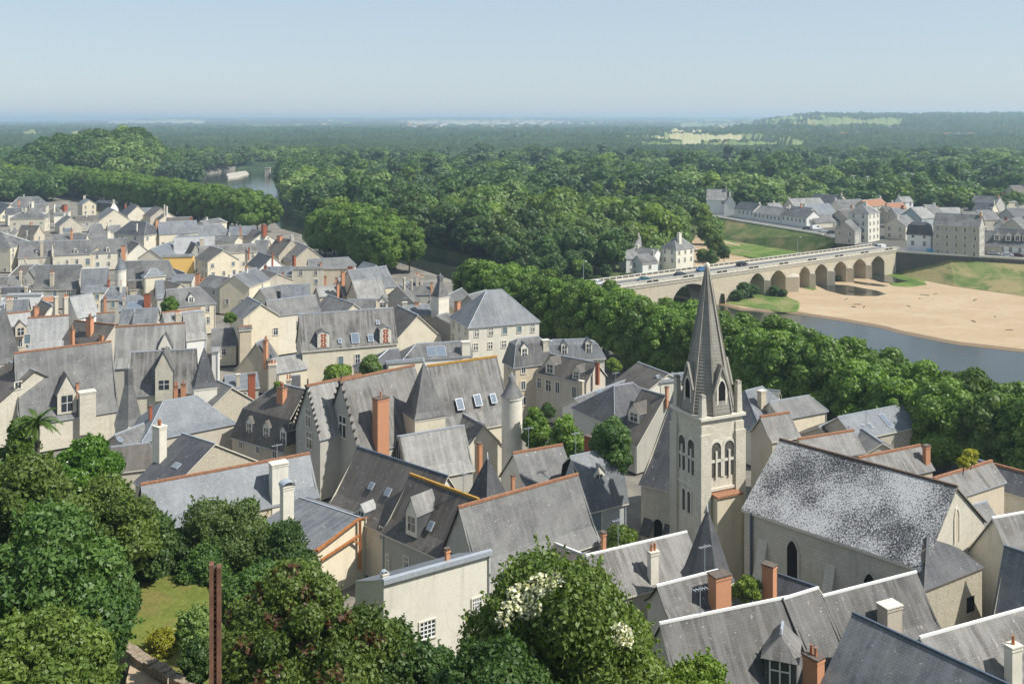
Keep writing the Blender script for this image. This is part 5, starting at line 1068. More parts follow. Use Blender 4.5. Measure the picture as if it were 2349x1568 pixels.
# ---------------------------------------------------------------- bridge, cars, right bank
BP = Vector((29.2, 284.5, 0)); BE = Vector((.8107, .5855, 0)); BM = Vector((.5855, -.8107, 0))
def bt(x): r = (x - CX) / FL; return (BP.y * r - BP.x) / (BE.x - BE.y * r)
def make_car(name, paint, label, x, y, z, rz, van=False, cat='car', group=None):
    root = empty(name, (0, 0, 0)); n = 14; L_, W = (4.2, 1.74) if not van else (5.0, 1.95)
    prof = [(-L_ / 2, .35), (-L_ / 2, .78), (-L_ * .46, .95), (-L_ * .36, 1.0), (-L_ * .22, 1.42), (L_ * .12, 1.46), (L_ * .27, .98), (L_ * .46, .82), (L_ / 2, .66), (L_ / 2, .35)]
    if van: prof = [(-L_ / 2, .4), (-L_ / 2, 1.2), (-L_ * .48, 2.15), (L_ * .2, 2.2), (L_ * .34, 1.25), (L_ * .48, 1.05), (L_ / 2, .7), (L_ / 2, .4)]
    b = MB()
    wd = lambda zz: W / 2 * (1 - max(0, zz - .9) * .16)
    for (x0, z0), (x1, z1) in zip(prof[:-1], prof[1:]): b.face([(x0, -wd(z0), z0), (x0, wd(z0), z0), (x1, wd(z1), z1), (x1, -wd(z1), z1)], paint, False)
    for s_ in (-1, 1): b.face([(x0, s_ * wd(z0), z0) for x0, z0 in prof], paint)
    b.face([(-L_ / 2, -W / 2, .35), (L_ / 2, -W / 2, .35), (L_ / 2, W / 2, .35), (-L_ / 2, W / 2, .35)], 'rubber'); b.build('body', root)
    g = MB(); k = 4 if not van else 3
    for s_ in (-1, 1):
        q = [(-L_ * .33, 1.02), (-L_ * .205, 1.37), (L_ * .11, 1.40), (L_ * .23, 1.02)] if not van else [(-L_ * .02, 1.3), (-L_ * .02, 1.95), (L_ * .2, 1.95), (L_ * .31, 1.3)]
        g.face([(a, s_ * (wd(c) + .012), c) for a, c in q], 'glass')
    for (a, b_) in (((-L_ * .36, 1.02), (-L_ * .23, 1.40)), ((L_ * .13, 1.43), (L_ * .26, 1.02))) if not van else (((L_ * .215, 2.1), (L_ * .335, 1.32)),):
        o = .02 if a[0] > 0 else -.02
        g.face([(a[0] + o, -wd(a[1]) + .1, a[1] + .01), (a[0] + o, wd(a[1]) - .1, a[1] + .01), (b_[0] + o, wd(b_[1]) - .1, b_[1] + .01), (b_[0] + o, -wd(b_[1]) + .1, b_[1] + .01)], 'glass')
    g.build('window', root)
    for sx in (-.31, .31):
        for sy in (-1, 1):
            w = MB()
            for rr, mt, yy in ((.32, 'rubber', .0), (.18, 'paint_silver', .012)):
                ps = [Vector((sx * L_ + rr * math.cos(a * math.pi / 6), sy * (W / 2 + yy), .32 + rr * math.sin(a * math.pi / 6))) for a in range(12)]; w.face(ps, mt)
                if mt == 'rubber':
                    for a in range(12): p, q = ps[a], ps[(a + 1) % 12]; w.face([p, q, q - Vector((0, sy * .2, 0)), p - Vector((0, sy * .2, 0))], mt)
            w.build('wheel', root)
    for sy in (-1, 1): h = MB(); h.box((L_ / 2 - .01, sy * W * .36, .68), Vector((1, 0, 0)), Vector((0, 1, 0)), UP, .03, .16, .08, 'trim_white'); h.build('headlight', root)
    root.location = (x, y, z); root.rotation_euler = (0, 0, rz); tag(root, label, cat, group); return root
def lamp(x, y, z, h, label, group, arm=1.2, rz=0):
    r = empty('street_lamp', (x, y, z), rz); p = MB(); p.ring((0, 0), .09, .05, 0, h, 8, 'zinc_cap'); p.bar((0, 0, h), (arm, 0, h + .25), .035, 'zinc_cap'); p.build('post', r)
    l = MB(); l.box((arm, 0, h + .22), Vector((1, 0, 0)), Vector((0, 1, 0)), UP, .35, .15, .08, 'trim_white'); l.build('lamp_head', r); return tag(r, label, 'street lamp', group)
def build_bridge():
    root = empty('stone_bridge', BP); tag(root, 'long pale stone bridge with many arches crossing river and sand', 'bridge'); loc = root.location; Wd = 10.5
    t0, t1 = -48.0, 147.0; zd = 9.75
    arch = [(bt(a), bt(b), ya, zs) for a, b, ya, zs in ((1400, 1520, 668, 1.5), (1539, 1638, 647.5, 1.2), (1719, 1753, 622, 5.6), (1766, 1802, 615, 5.4), (1833, 1857, 608, 6.0), (1868.5, 1897, 602, 6.0), (1912, 1941, 595, 5.8), (1955, 1986, 590, 5.6), (1997, 2028, 583, 5.6))]
    arch = [(-14, 16, None, 1.2)] + arch[1:]; arch = [(-46, -20, None, 1.2)] + arch
    def zo(t):
        for i, (a, b, ya, zs) in enumerate(arch):
            if a < t < b:
                s = abs((t - (a + b) / 2) / ((b - a) / 2)); big = b - a > 15
                Y = (BP + BE * t).y; za = 8.2 if ya is None else min(8.4, CH - (ya + 3 - HY) * Y / FL)
                return (zs + (za - zs) * math.sqrt(max(0, 1 - s ** 2.1))) if big else (zs + (za - zs) * (1 - s ** 1.7) ** .8 if s < 1 else zs)
        return None
    ts = [t0]; 
    for a, b, _, _ in arch:
        ts += [a - .001]; n = 24; ts += [a + .001 + (b - a - .002) * k / n for k in range(n + 1)]; ts += [b + .001]
    ts.append(t1); ts = sorted(set(ts))
    P = lambda t, z, s=0: Vector(((BP + BE * t - BM * s).x, (BP + BE * t - BM * s).y, z))
    f = MB(); dk = 'wall_sunny'
    for a, b in zip(ts[:-1], ts[1:]):
        if b - a < 1e-6: continue
        m = zo((a + b) / 2); za, zb = (zo(a), zo(b)) if m is not None else (-1.2, -1.2)
        if m is not None and za is None: za = zo(a + .002)
        if m is not None and zb is None: zb = zo(b - .002)
        if za is None: za = m
        if zb is None: zb = m
        for s in (0, Wd): f.face([P(a, za, s), P(b, zb, s), P(b, zd, s), P(a, zd, s)], dk)
        if m is not None: f.face([P(a, za, Wd), P(b, zb, Wd), P(b, zb), P(a, za)], dk)
        elif b - a < .01: pass
    for a, b, _, zs in arch:
        for t in (a, b): z = zo(t + (.003 if t == a else -.003)) or zs; f.face([P(t, -1.2), P(t, -1.2, Wd), P(t, z, Wd), P(t, z)], dk)
    f.build('arcade', root, loc)
    # arch rings standing slightly proud
    for a, b, _, zs in arch[2:]:
        r_ = MB(); n = 16; pr = None
        for k in range(n + 1):
            t = a + .01 + (b - a - .02) * k / n; z = zo(t) or zs; q = (P(t, z, -.05), P((a + b) / 2 + (t - (a + b) / 2) * 1.12, min(z + .42, 9.6), -.05))
            if pr: r_.face([pr[0], q[0], q[1], pr[1]], 'stone_pale')
            pr = q
        r_.build('arch_ring', root, loc)
    # cutwaters
    gaps = [(arch[i][1], arch[i + 1][0]) for i in range(len(arch) - 1)] + [(arch[-1][1], t1)]
    for i, (a, b) in enumerate(gaps[2:-1]):
        c = MB(); g = b - a; h = 5.6 if i else 2.2; pd = min(2.6, g * .5) if g < 12 else .7
        if g >= 12: continue
        A_, B_, T_ = P(a + .1, -1.2), P(b - .1, -1.2), P((a + b) / 2, -1.2, -pd); up = UP * (h + 1.2); rf = P((a + b) / 2, h + 1.1, 0)
        c.face([A_, T_, T_ + up, A_ + up], dk); c.face([T_, B_, B_ + up, T_ + up], dk); c.face([A_ + up, T_ + up, rf], 'stone_pale'); c.face([T_ + up, B_ + up, rf], 'stone_pale'); c.build('cutwater', root, loc)
    c = MB(); c.box((P(t0, 0) + P(t1, 0)) / 2 + UP * (zd - .42) + BM * .06, BE, BM, UP, (t1 - t0) / 2, .12, .42, 'stone_pale'); c.build('cornice', root, loc)
    c = MB(); c.box((P(t0, 0) + P(t1, 0)) / 2 + UP * (zd + .13) - BM * (Wd / 2), BE, BM, UP, (t1 - t0) / 2, Wd / 2 + .35, .125, 'stone_pale'); c.build('deck', root, loc)
    c = MB(); c.box((P(t0, 0) + P(t1, 0)) / 2 + UP * (zd + .27) - BM * (Wd / 2), BE, BM, UP, (t1 - t0) / 2, 3.3, .008, 'asphalt'); c.build('roadway', root, loc)
    for s, nm in ((1.0, 'pavement'), (Wd - 1.0, 'pavement')):
        c = MB(); c.box((P(t0, 0) + P(t1, 0)) / 2 + UP * (zd + .32) - BM * s, BE, BM, UP, (t1 - t0) / 2, 1.0, .065, 'paving_pale'); c.build(nm, root, loc)
    for s in (-.15, Wd + .15):
        c = MB(); z = zd + .25
        c.bar(P(t0, z + 1.0, s), P(t1, z + 1.0, s), .09, 'trim_pale'); c.bar(P(t0, z + .1, s), P(t1, z + .1, s), .12, 'trim_pale'); t = t0; k = 0; rr = random.Random(4)
        while t < t1:
            c.box(P(t, z + .5, s), BE, BM, UP, .13, .12, .5, 'trim_pale')
            if (k // 2) % 3 == 0 or s > 5: c.box(P(t + 1.3, z + .55, s), BE, BM, UP, 1.15, .05, .40, 'iron_dark' if s < 5 else 'wall_quay')
            else:
                for j in range(1, 6): c.box(P(t + j * .43, z + .5, s), BE, BM, UP, .055, .05, .42, 'trim_pale')
            t += 2.6; k += 1
        c.build('parapet', root, loc)
    # traffic on the deck
    def on(x, lane): t = bt(x); return BP + BE * t - BM * lane + UP * (zd + .29)
    ba = math.atan2(BE.y, BE.x)
    for x, lane, paint, lab, fl in ((1493, 3.4, 'paint_teal', 'dark teal car driving on the bridge, second from the near end', 1), (1578, 3.6, 'paint_navy', 'navy car on the bridge left of the church spire tip', 0), (1646, 6.8, 'paint_blue', 'blue car on the bridge right of the church spire tip', 0), (1738, 6.9, 'paint_black', 'black car on the bridge above the first small arches', 0), (1404, 6.8, 'paint_white', 'white car at the near end of the bridge by the trees', 1)):
        p = on(x, lane); make_car('car', paint, lab, p.x, p.y, p.z, ba + (math.pi if fl else 0), group='cars on the bridge')
    for x, s in ((1386, 9.6), (1640, 9.6), (1880, 9.6)):
        p = BP + BE * bt(x) - BM * s; lamp(p.x, p.y, zd + .3, 7, 'grey street lamp on the far pavement of the bridge', 'lamps of the bridge', rz=ba - 1.57)
def build_right_bank():
    H = house; Q = dict(zg=8.9)
    H('cream four storey corner house with hipped roof at the bridge end', 'D', (865, 316), 24, eaves=21, zeb=21, ang=45, ln=3.4, ends='hh', ins=3.7, w=4.3, sl=40, roof='m', wall='p', floors=4, wp=1, nch=1, rg=[], **Q)
    H('cream long wing right of the four storey corner house', 'D', (1165, 425), 18.5, ang=45, ln=12, w=4.6, sl=38, roof='m', wall='c', floors=3, wp=1, nch=1, **Q)
    H('narrow grey house left of the four storey corner house', 'D', (705, 470, 800, 440), 18, w=4, sl=40, roof='m', wall='g', floors=3, **Q)
    H('white three storey house with dark mansard beside the bridge end', 'D', (1320, 468, 1465, 476), 20.3, ea=560, sl=62, roof='d', wall='w', rg=[(.7, .3)], floors=3, wp=1, ends='hh', ins=1.5, nch=0, **Q)
    H('large grey four storey building with tan sunny gable', 'D', (1545, 388), 24.2, ang=-36, ln=16, w=5, sl=38, roof='m', wall='g', floors=4, wp=1, nch=2, **Q)
    H('small grey house with two dormers right of the four storey building', 'D', (1858, 543), 17.5, ang=-31, ln=11, w=4.4, sl=50, roof='m', wall='t', dm=[(1852, 640, 1.7, 1.6), (1958, 645, 1.7, 1.6)], wn=[(1843, 705, 1, 1.6), (1897, 707, 1, 1.6), (1949, 708, 1, 1.6)], nch=1, **Q)
    H('white fronted terrace with a row of pale dormers, right edge', 'D', (2110, 528), 18.6, ang=-29, ln=30, w=4.6, sl=52, roof='m', wall='w', dm=[(2100, 640, 2.0, 2.0), (2205, 645, 2.0, 2.0), (2288, 645, 2.0, 2.0), (2360, 650, 2, 2)], floors=2, wp=1, nch=2, **Q)
    for i, (a, b, lab) in enumerate((((121, 507), (127.5, 492), 'first white house of the long riverside row, nearest the modern house'), ((127.8, 491.5), (136, 472.5), 'middle white house of the long riverside row with high parapet'), ((136.3, 472), (143.5, 455.5), 'last house of the long riverside row with dark slate roof'))):
        H(lab, 'V', None, 16.8 - (.6 if i == 1 else 0), AB=(a, b), w=4.6, sl=36, roof='dlm'[i], wall='w', floors=2, wp=.8, **Q)
    H('tall modern white house with tangled angular roof by the wood', 'V', None, 22, AB=((107, 526), (117, 523)), w=4.5, sl=50, roof='l', wall='w', floors=3, wp=.5, **Q)
    H('angular brown gabled annexe of the tall modern white house', 'V', None, 19, AB=((117, 516), (119, 525)), w=3, sl=55, roof='n', wall='w', floors=2, wp=.3, **Q)
    rows = [((385, 405, 620, 395), 14.8, 4.5, 'm', 'c', 'low slate roofed house with a cream sunny front behind the parked cars'), ((650, 360, 770, 350), 17, 5, 'n', 't', 'brown roofed house between parked cars and corner house'), ((200, 325, 410, 345), 16.5, 5, 'm', 'w', 'dark slate roofed house with bright gable behind the riverside row'),
            ((190, 258, 475, 250), 15.5, 6, 'l', 'c', 'long light roofed barn behind the riverside row'), ((320, 312, 560, 302), 15, 7, 'z', 'w', 'wide zinc roofed hall with white edges on the right bank'), ((430, 214, 690, 232), 17, 6, 'd', 'c', 'dark slate roofed house at the foot of the far wood'),
            ((610, 272, 850, 262), 16.5, 6, 'm', 'c', 'long grey roof with a round topped cream gable'), ((860, 272, 1040, 258), 17.5, 4, 'c', 't', 'low roof of red tiles behind the corner house'), ((1060, 298, 1230, 292), 15, 3.5, 'c', 't', 'second strip of red tiled roof further right'),
            ((1195, 240, 1298, 238), 16, 3.5, 'l', 'w', 'small grey box house before the bushes'), ((1445, 150, 1730, 152), 17.5, 5, 'm', 'w', 'white two storey schoolhouse standing above the other roofs'), ((1135, 345, 1230, 342), 18, 4, 'z', 't', 'little zinc roofed house behind the cream wing'),
            ((1310, 338, 1440, 330), 20, 6, 'l', 'b', 'grey roofed house with pale blue wall behind the white mansard'), ((1440, 318, 1530, 312), 20, 5, 'm', 'c', 'slate roofed house with brown chimney right of the pale blue wall'), ((1550, 340, 1750, 338), 17, 4, 'l', 'w', 'low white workshop behind the four storey building'),
            ((1780, 380, 1900, 378), 19, 4, 'n', 't', 'brown gabled house rising behind the four storey building'), ((1910, 365, 2060, 362), 18, 5, 'm', 't', 'tan house with a brown chimney behind the two dormer house'), ((1900, 228, 2130, 242), 17, 6, 'm', 'g', 'wide dark roofed house near the right wood'),
            ((1910, 290, 2080, 300), 14, 6, 'd', 'c', 'dark low slate roof with cream gable in the right suburb'), ((2150, 225, 2330, 222), 16, 5, 'l', 'c', 'light roofed house at the right edge by the wood'), ((2220, 138, 2349, 136), 20, 6, 'n', 't', 'brown roofed farmhouse high at the right edge'),
            ((2240, 440, 2349, 432), 20, 5, 'm', 'c', 'slate roofed house behind the dormered white terrace'), ((2130, 448, 2235, 446), 19, 4, 'n', 'p', 'brown roofed round gabled house behind the white terrace'), ((2190, 345, 2349, 340), 16, 7, 'd', 'g', 'black slate roof beside a round green tree, right edge'),
            ((1050, 330, 1120, 328), 17, 3, 'n', 't', 'stone shed behind the four storey corner house'), ((0, 300, 110, 298), 14.5, 5, 'l', 'w', 'white roofed long shed behind the riverside row')]
    for (rp, zr, w, rf, wl, lab) in rows:
        H(lab, 'D', rp, zr, w=w, sl=36, roof=rf, wall=wl, floors=2, wp=.6, nch=1, **Q)
    I = dict(zg=3.2)
    H('white two storey island house with hipped roof and tall chimney', 'C', (1490, 622), 15.6, ang=41, ln=4, w=3.5, ins=3.3, ends='hh', sl=44, roof='m', wall='p', floors=2, wp=1, nch=0, rg=[], ch=[(1540, 665, 575, 48, 'c', 0)], **I)
    H('grey roofed white gabled house behind the island house', 'C', (1000, 600, 1172, 598), 14.2, w=5, sl=48, roof='l', wall='w', floors=2, **I)
    H('low white house with flat light roof near the river bank', 'C', (1015, 748, 1235, 742), 10.5, w=4.4, sl=22, roof='l', wall='w', floors=2, wp=.7, rg=[], **I)
    H('white house with slate roof and shuttered window by the river', 'C', (1150, 775, 1290, 765), 11.0, ea=850, sl=36, roof='m', wall='w', floors=2, wp=.8, **I)
    H('small brown roofed stone cottage with a red chimney on the island', 'C', (760, 738, 925, 735), 9.8, w=4.6, sl=38, roof='n', wall='r', nch=0, ch=[(812, 790, 722, 20, 'r', 0)], **I)
    H('long slate wing linking the island houses', 'C', (1150, 705, 1340, 722), 11.8, w=4, sl=30, roof='m', wall='w', **I)
    # parked cars
    pk = [((1835, 770), 'paint_maroon', 'dark red car parked by the quay wall under the two dormer house'), ((1960, 775), 'paint_maroon', 'maroon car parked along the quay wall, right of the dark red one'), ((2108, 785), 'paint_silver', 'silver blue car parked before the white dormered terrace'), ((2235, 798), 'paint_white', 'white car parked at the right edge of the quay'), ((2330, 800), 'paint_maroon', 'red car cut by the right edge of the picture')]
    for (q, paint, lab) in pk:
        p = gnd(*px('D', *q), 9.0); make_car('car', paint, lab, p.x, p.y + 3.0, 8.95, R(-30), group='cars parked along the quay')
    for q, paint, lab, van in (((325, 540), 'paint_navy', 'dark blue car in the small car park above the slope', 0), ((405, 545), 'paint_white', 'white van in the small car park above the slope', 1), ((475, 565), 'paint_silver', 'silver car beside the white van above the slope', 0), ((548, 580), 'paint_black', 'black car at the end of the small car park', 0)):
        p = gnd(*px('D', *q), 9.0); make_car('van' if van else 'car', paint, lab, p.x + 2, p.y + 1, 8.95, R(20), van=bool(van), cat='van' if van else 'car', group=None if van else 'cars above the grass slope')
    p = gnd(*px('D', 1050, 735), 9.0); make_car('van', 'paint_white', 'white van turning at the far end of the bridge', p.x, p.y + 3, 8.95, R(200), van=True, cat='van')
    mb = MB(); p = gnd(*px('D', 1515, 765), 9.0); u = Vector((math.cos(R(-30)), math.sin(R(-30)), 0)); n = Vector((-u.y, u.x, 0))
    mb.box(p + n * 2.6 + UP * .75, u, n, UP, 2.4, 1.0, .7, 'paint_sky'); mb.box(p + n * 2.6 + UP * 1.5, u, n, UP, 2.5, 1.1, .06, 'paint_sky'); tag(mb.build('market_stall'), 'bright blue covered stall standing by the quay parapet', 'stall')
    for q, m, lab in (((1335, 745), 'leaf_wood', 'box of green shrubs on the quay by the white mansard house'), ((1645, 760), 'leaf_yellow', 'box of yellow green flowers on the quay by the four storey building')):
        p = gnd(*px('D', *q), 9.0) + Vector((1, 2, 0)); r = empty('planter', p); tag(r, lab, 'planter'); b = MB(); b.box((0, 0, .35), u, n, UP, 1.4, .5, .38, 'trim_pale'); b.build('trough', r)
        lb = [(k * .9 * u.x, k * .9 * u.y, 1.2, .9, .8, .8) for k in (-1, 0, 1)]; V, t = leaf_arrays(lb, 700, .16, 5); o = bpy.data.objects.new('foliage', leaf_mesh('foliage', V, t, m, core_of(lb, .8))); COL.objects.link(o); o.parent = r
    for x, y in ((855, 690), (1740, 765), (2100, 700)):
        p = gnd(*px('D', x, y), 9.0); lamp(p.x, p.y + 2, 8.9, 7.5, 'tall grey lamp post on the right bank road', 'lamps of the right bank', rz=1)
    # poles of the sports ground and power line
    for x, yt, yb in ((1771.5, 366, 404), (1903, 362, 400), (2075.6, 398, 425), (2092.5, 399, 436), (1957, 403, 425), (1989, 240 + 165, 432)):
        Y = 640 if yb > 410 else 760; p = dep(x, yb, Y); q = dep(x, yt, Y); m = MB(); m.ring((p.x, p.y), .38, .25, 3, q.z, 8, 'trim_pale'); m.box((p.x, p.y, q.z), Vector((1, 0, 0)), Vector((0, 1, 0)), UP, 1.3, .15, .25, 'trim_pale'); tag(m.build('floodlight_mast'), 'slim grey floodlight mast rising from the wood on the right', 'mast', 'masts in the right wood')
    # caravans on the camp site
    rr = random.Random(9)
    for k in range(16):
        Y = rr.uniform(880, 960); x = rr.uniform(1372, 1446); X = (x - CX) / FL * Y; r = empty('caravan', (X, Y, 3.8), rr.uniform(0, 3)); tag(r, 'white caravan on the camp site in the wood', 'caravan', 'caravans of the camp site'); s = rr.uniform(1.1, 1.9)
        b = MB(); pr = [(-3, .5), (-3.2, 1.4), (-2.8, 2.9), (2.6, 2.9), (3.1, 1.6), (2.8, .5)]
        for sy in (-1, 1): b.face([(a * s, sy * 1.4 * s, c * s) for a, c in pr], 'paint_white')
        for (a, c), (d, e) in zip(pr, pr[1:] + pr[:1]): b.face([(a * s, -1.4 * s, c * s), (d * s, -1.4 * s, e * s), (d * s, 1.4 * s, e * s), (a * s, 1.4 * s, c * s)], 'paint_white')
        b.build('body', r); b = MB()
        for sy in (-1, 1): b.box((0, sy * 1.42 * s, 2.0 * s), Vector((1, 0, 0)), Vector((0, 1, 0)), UP, 1.2 * s, .02, .4 * s, 'glass')
        b.build('window', r)
    for x, y, Y, lab in ((1625, 405, 700, 'white tent roofed pavilion between trees above the modern house'), (1708, 420, 690, 'low white building half hidden in trees near the modern house'), (1342, 398, 900, 'white marquee left of the camp site'), (1570, 450, 600, 'long glasshouse roof beside the wood'), (1590, 428, 690, 'white awning between bushes near the wood')):
        p = dep(x, y, Y); H(lab, 'V', None, p.z, AB=((p.x - 6, p.y), (p.x + 6, p.y - 3)), w=6, sl=24, roof='p', wall='w', nch=0, wp=0, rg=[], zg=3.4)
# ---------------------------------------------------------------- church
def arch_pts(c, u, w, h, pointed=False, n=8):
    """outline of an arched opening standing on c, width w, total height h"""
    r = w / 2; P = [c - u * r, c + u * r, c + u * r + UP * (h - (r if not pointed else r * 1.6))]; top = h - (r if not pointed else r * 1.6)
    for k in range(1, n):
        a = math.pi * k / n
        if pointed: s = math.cos(a); z = top + r * 1.6 * (1 - abs(s) ** 1.7) ** .75
        else: s = math.cos(a); z = top + r * math.sin(a)
        P.append(c + u * (r * s) + UP * z)
    P.append(c - u * r + UP * top); return P
def arched(root, c, u, n, w, h, name='window', pointed=False, lights=1, rim='trim_pale', glass='dark_gap'):
    mb = MB(); P = arch_pts(c + n * .03, u, w, h, pointed); mb.face(P, glass)
    o = mb.build(name, root, root.location)
    fb = MB(); A = arch_pts(c + n * .12, u, w, h, pointed)[2:]; B = arch_pts(c + n * .12, u, w + .5, h + .28, pointed)[2:]
    A = [c + u * (w / 2) + n * .12] + A + [c - u * (w / 2) + n * .12]; B = [c + u * (w / 2 + .25) + n * .12] + B + [c - u * (w / 2 + .25) + n * .12]
    for i in range(len(A) - 1):
        fb.face([A[i], B[i], B[i + 1], A[i + 1]], rim); fb.face([B[i], B[i] - n * .12, B[i + 1] - n * .12, B[i + 1]], rim); fb.face([A[i], A[i + 1], A[i + 1] - n * .12, A[i] - n * .12], rim)
    if lights > 1:
        for k in range(1, lights): q = c + u * (w * (k / lights - .5)) + n * .1; fb.box(q + UP * (h * .36), u, n, UP, .12, .10, h * .38, rim)
    f = fb.build('frame', None, root.location); f.location = (0, 0, 0); f.parent = o; return o
def build_church():
    C = gnd(1611, 960, 25.1); a = R(25); U = Vector((math.cos(a), math.sin(a), 0)); W_ = Vector((-math.sin(a), math.cos(a), 0)); S = 5.85
    C = Vector((C.x, C.y, 0)) - U * .1; ctr = C + U * (S / 2) + W_ * (S / 2)
    root = empty('church_tower', (ctr.x, ctr.y, 4.6)); tag(root, 'square stone church belfry with paired arches under a tall spire', 'church tower'); loc = root.location
    nR, nL = -W_, -U      # the two faces turned to the camera: nR looks right-forward, nL left-forward
    b = MB(); zt = 25.1
    b.box(ctr + UP * 14.6, U, W_, UP, S / 2, S / 2, 10.4, 'wall_ashlar'); b.build('shaft', root, loc)
    for i, z in enumerate((25.0, 19.9, 16.6)):
        b = MB(); e = (.32, .12, .16)[i]; b.box(ctr + UP * z, U, W_, UP, S / 2 + e, S / 2 + e, .16, 'trim_pale'); b.build('string_course', root, loc)
    # angle buttresses
    for (p, q) in ((C, 0), (C + U * S, 1), (C + W_ * S, 2)):
        b = MB(); d = U if q != 1 else -U; e = W_ if q != 2 else -W_
        b.box(p + d * .42 + e * .42 + UP * 13.4, U, W_, UP, .72, .72, 9.8, 'wall_ashlar'); b.box(p + d * .46 + e * .46 + UP * 23.7, U, W_, UP, .60, .60, .5, 'wall_ashlar'); b.build('buttress', root, loc)
    for face_n, u, o in ((nR, U, C), (nL, W_, C)):
        for s in (.34, .66):
            arched(root, o + u * (S * s) + face_n * .0 + UP * 18.0, u if face_n is nR else -u, face_n, 1.35, 4.1, 'belfry_opening', lights=2, glass='louvre')
        if face_n is nL:
            for s in (.42, .60): arched(root, o + u * (S * s) + UP * 13.2, -u, face_n, .62, 2.6, 'window', lights=1, glass='louvre')
        else: arched(root, o + u * (S * .6) + UP * 12.2, u, face_n, .7, 1.3, 'window')
    # projecting stair block on the lit face
    b = MB(); b.box(C + U * 3.1 - W_ * .55 + UP * 10.2, U, W_, UP, 1.75, .6, 5.8, 'wall_cream'); b.box(C + U * 3.1 - W_ * .6 + UP * 16.1, U, W_, UP, 1.9, .75, .12, 'clay'); b.build('stair_block', root, loc)
    # spire: eight sides, bands of stone courses and raised ribs
    ap = 42.3; r0 = 3.3; z0 = zt + .2; k8 = [a + math.pi / 8 + i * math.pi / 4 for i in range(9)]
    Pq = lambda r, z, i: Vector((ctr.x + r * math.cos(k8[i]), ctr.y + r * math.sin(k8[i]), z))
    b = MB(); nb = 46
    for j in range(nb):
        f0, f1 = j / nb, (j + 1) / nb; ra, rb_ = r0 * (1 - f0 * .975), r0 * (1 - f1 * .975); za, zb = z0 + (ap - z0) * f0, z0 + (ap - z0) * f1
        for i in range(8):
            b.face([Pq(ra, za, i), Pq(ra, za, i + 1), Pq(rb_ * 1.02, zb - .02, i + 1), Pq(rb_ * 1.02, zb - .02, i)], 'wall_spire')
            b.face([Pq(rb_ * 1.02, zb - .02, i), Pq(rb_ * 1.02, zb - .02, i + 1), Pq(rb_, zb, i + 1), Pq(rb_, zb, i)], 'wall_spire')
    b.build('spire', root, loc)
    for i in range(8):
        b = MB(); b.bar(Pq(r0 + .03, z0, i), Pq(r0 * .03 + .03, ap - .1, i), .11, 'wall_spire'); b.build('spire_rib', root, loc)
    b = MB(); b.ring(ctr, .22, .34, ap - .3, ap + .15, 10, 'trim_pale'); b.ring(ctr, .34, .1, ap + .15, ap + .5, 10, 'trim_pale', cap=True); b.ring(ctr, .06, .02, ap + .4, 46.2, 6, 'iron_dark'); b.build('finial', root, loc)
    # tall gabled openings round the foot of the spire, pinnacles on the corners
    for (d, t) in ((-W_, U), (-U, W_), (U, W_), (W_, U)):
        b = MB(); c = ctr + d * 2.75; w = 1.9; h = 3.0; rh = 2.6; L0, R0 = c - t * (w / 2) + UP * z0, c + t * (w / 2) + UP * z0; T = UP * h; bk = -d * 2.4
        b.face([L0, R0, R0 + T, c + UP * (z0 + h + rh), L0 + T], 'wall_ashlar'); b.face([L0, L0 + T, L0 + T + bk, L0 + bk], 'wall_ashlar'); b.face([R0, R0 + T, R0 + T + bk, R0 + bk], 'wall_ashlar')
        for s in (-1, 1):
            e = c + t * (s * (w / 2 + .15)) + UP * (z0 + h - .3) + d * .12; A_ = c + UP * (z0 + h + rh + .15) + d * .12; b.face([e, A_, A_ + bk, e + bk], 'wall_spire'); b.bar(e, A_, .12, 'wall_spire')
        b.build('lucarne', root, loc); arched(root, c + UP * (z0 + .4) + d * .01, t, d, 1.0, 3.5, 'lucarne_opening', pointed=True, glass='dark_gap' if d is not U else 'dark_gap')
    for sx in (0, 1):
        for sy in (0, 1):
            q = C + U * (.35 + sx * (S - .7)) + W_ * (.35 + sy * (S - .7)); b = MB(); hp = 2.2 if not sx and not sy else 3.3; b.ring(q, .52, .40, z0 - .1, z0 + hp, 4, 'wall_ashlar', a + .785, smooth=False); b.ring(q, .46, .34, z0 + hp, z0 + hp + .3, 4, 'wall_spire', a + .785, smooth=False, cap=True); b.build('pinnacle', root, loc)
    # nave
    A = gnd(1705, 985, 22); B = gnd(2190, 1115, 22); ax = (B - A).normalized(); A2 = A + ax * 5.2
    r = house('long church nave under a black roof frosted with white lichen', 'V', None, 22, AB=(A2.xy[:], B.xy[:]), w=8, wb=8, sl=math.degrees(math.atan(5.8 / 8)), roof='k', wall='s', cap='n', nch=0, wp=0, name='church_nave', cat='church', zg=4.6, extra=nave_bits, rg=[], vg='wall_spire')
    # choir roof left of the tower
    A = gnd(1549, 893, 22.6); u = Vector((math.cos(R(-38)), math.sin(R(-38)), 0)); B = A + u * 6
    house('steep dark choir roof with a pale stone verge, left of the belfry', 'V', None, 22.6, AB=(A.xy[:], B.xy[:]), w=9.4, wb=7, sl=47, roof='d', wall='s', nch=0, wp=0, name='church_choir', cat='church', zg=4.6, rg=[(.7, .76)], vg='wall_ashlar', extra=choir_bits)
    # porch block at the end of the nave
    ap_ = Vector((41.6, 96.2, 18.4)); P = [Vector((39.6, 95.6, 15.0)), Vector((39.3, 91.6, 15.0)), Vector((47.6, 96.6, 15.0)), Vector((46.4, 99.5, 15.6))]
    root = empty('church_annexe', (43, 96, 4.6)); tag(root, 'low annexe with dark frosted roof under the white nave gable', 'church annexe'); b = MB()
    for i in range(3): b.face([P[i], P[i + 1], ap_], 'slate_dark'); b.face([P[i] - UP * .18, P[i + 1] - UP * .18, P[i + 1], P[i]], 'cap_dark')
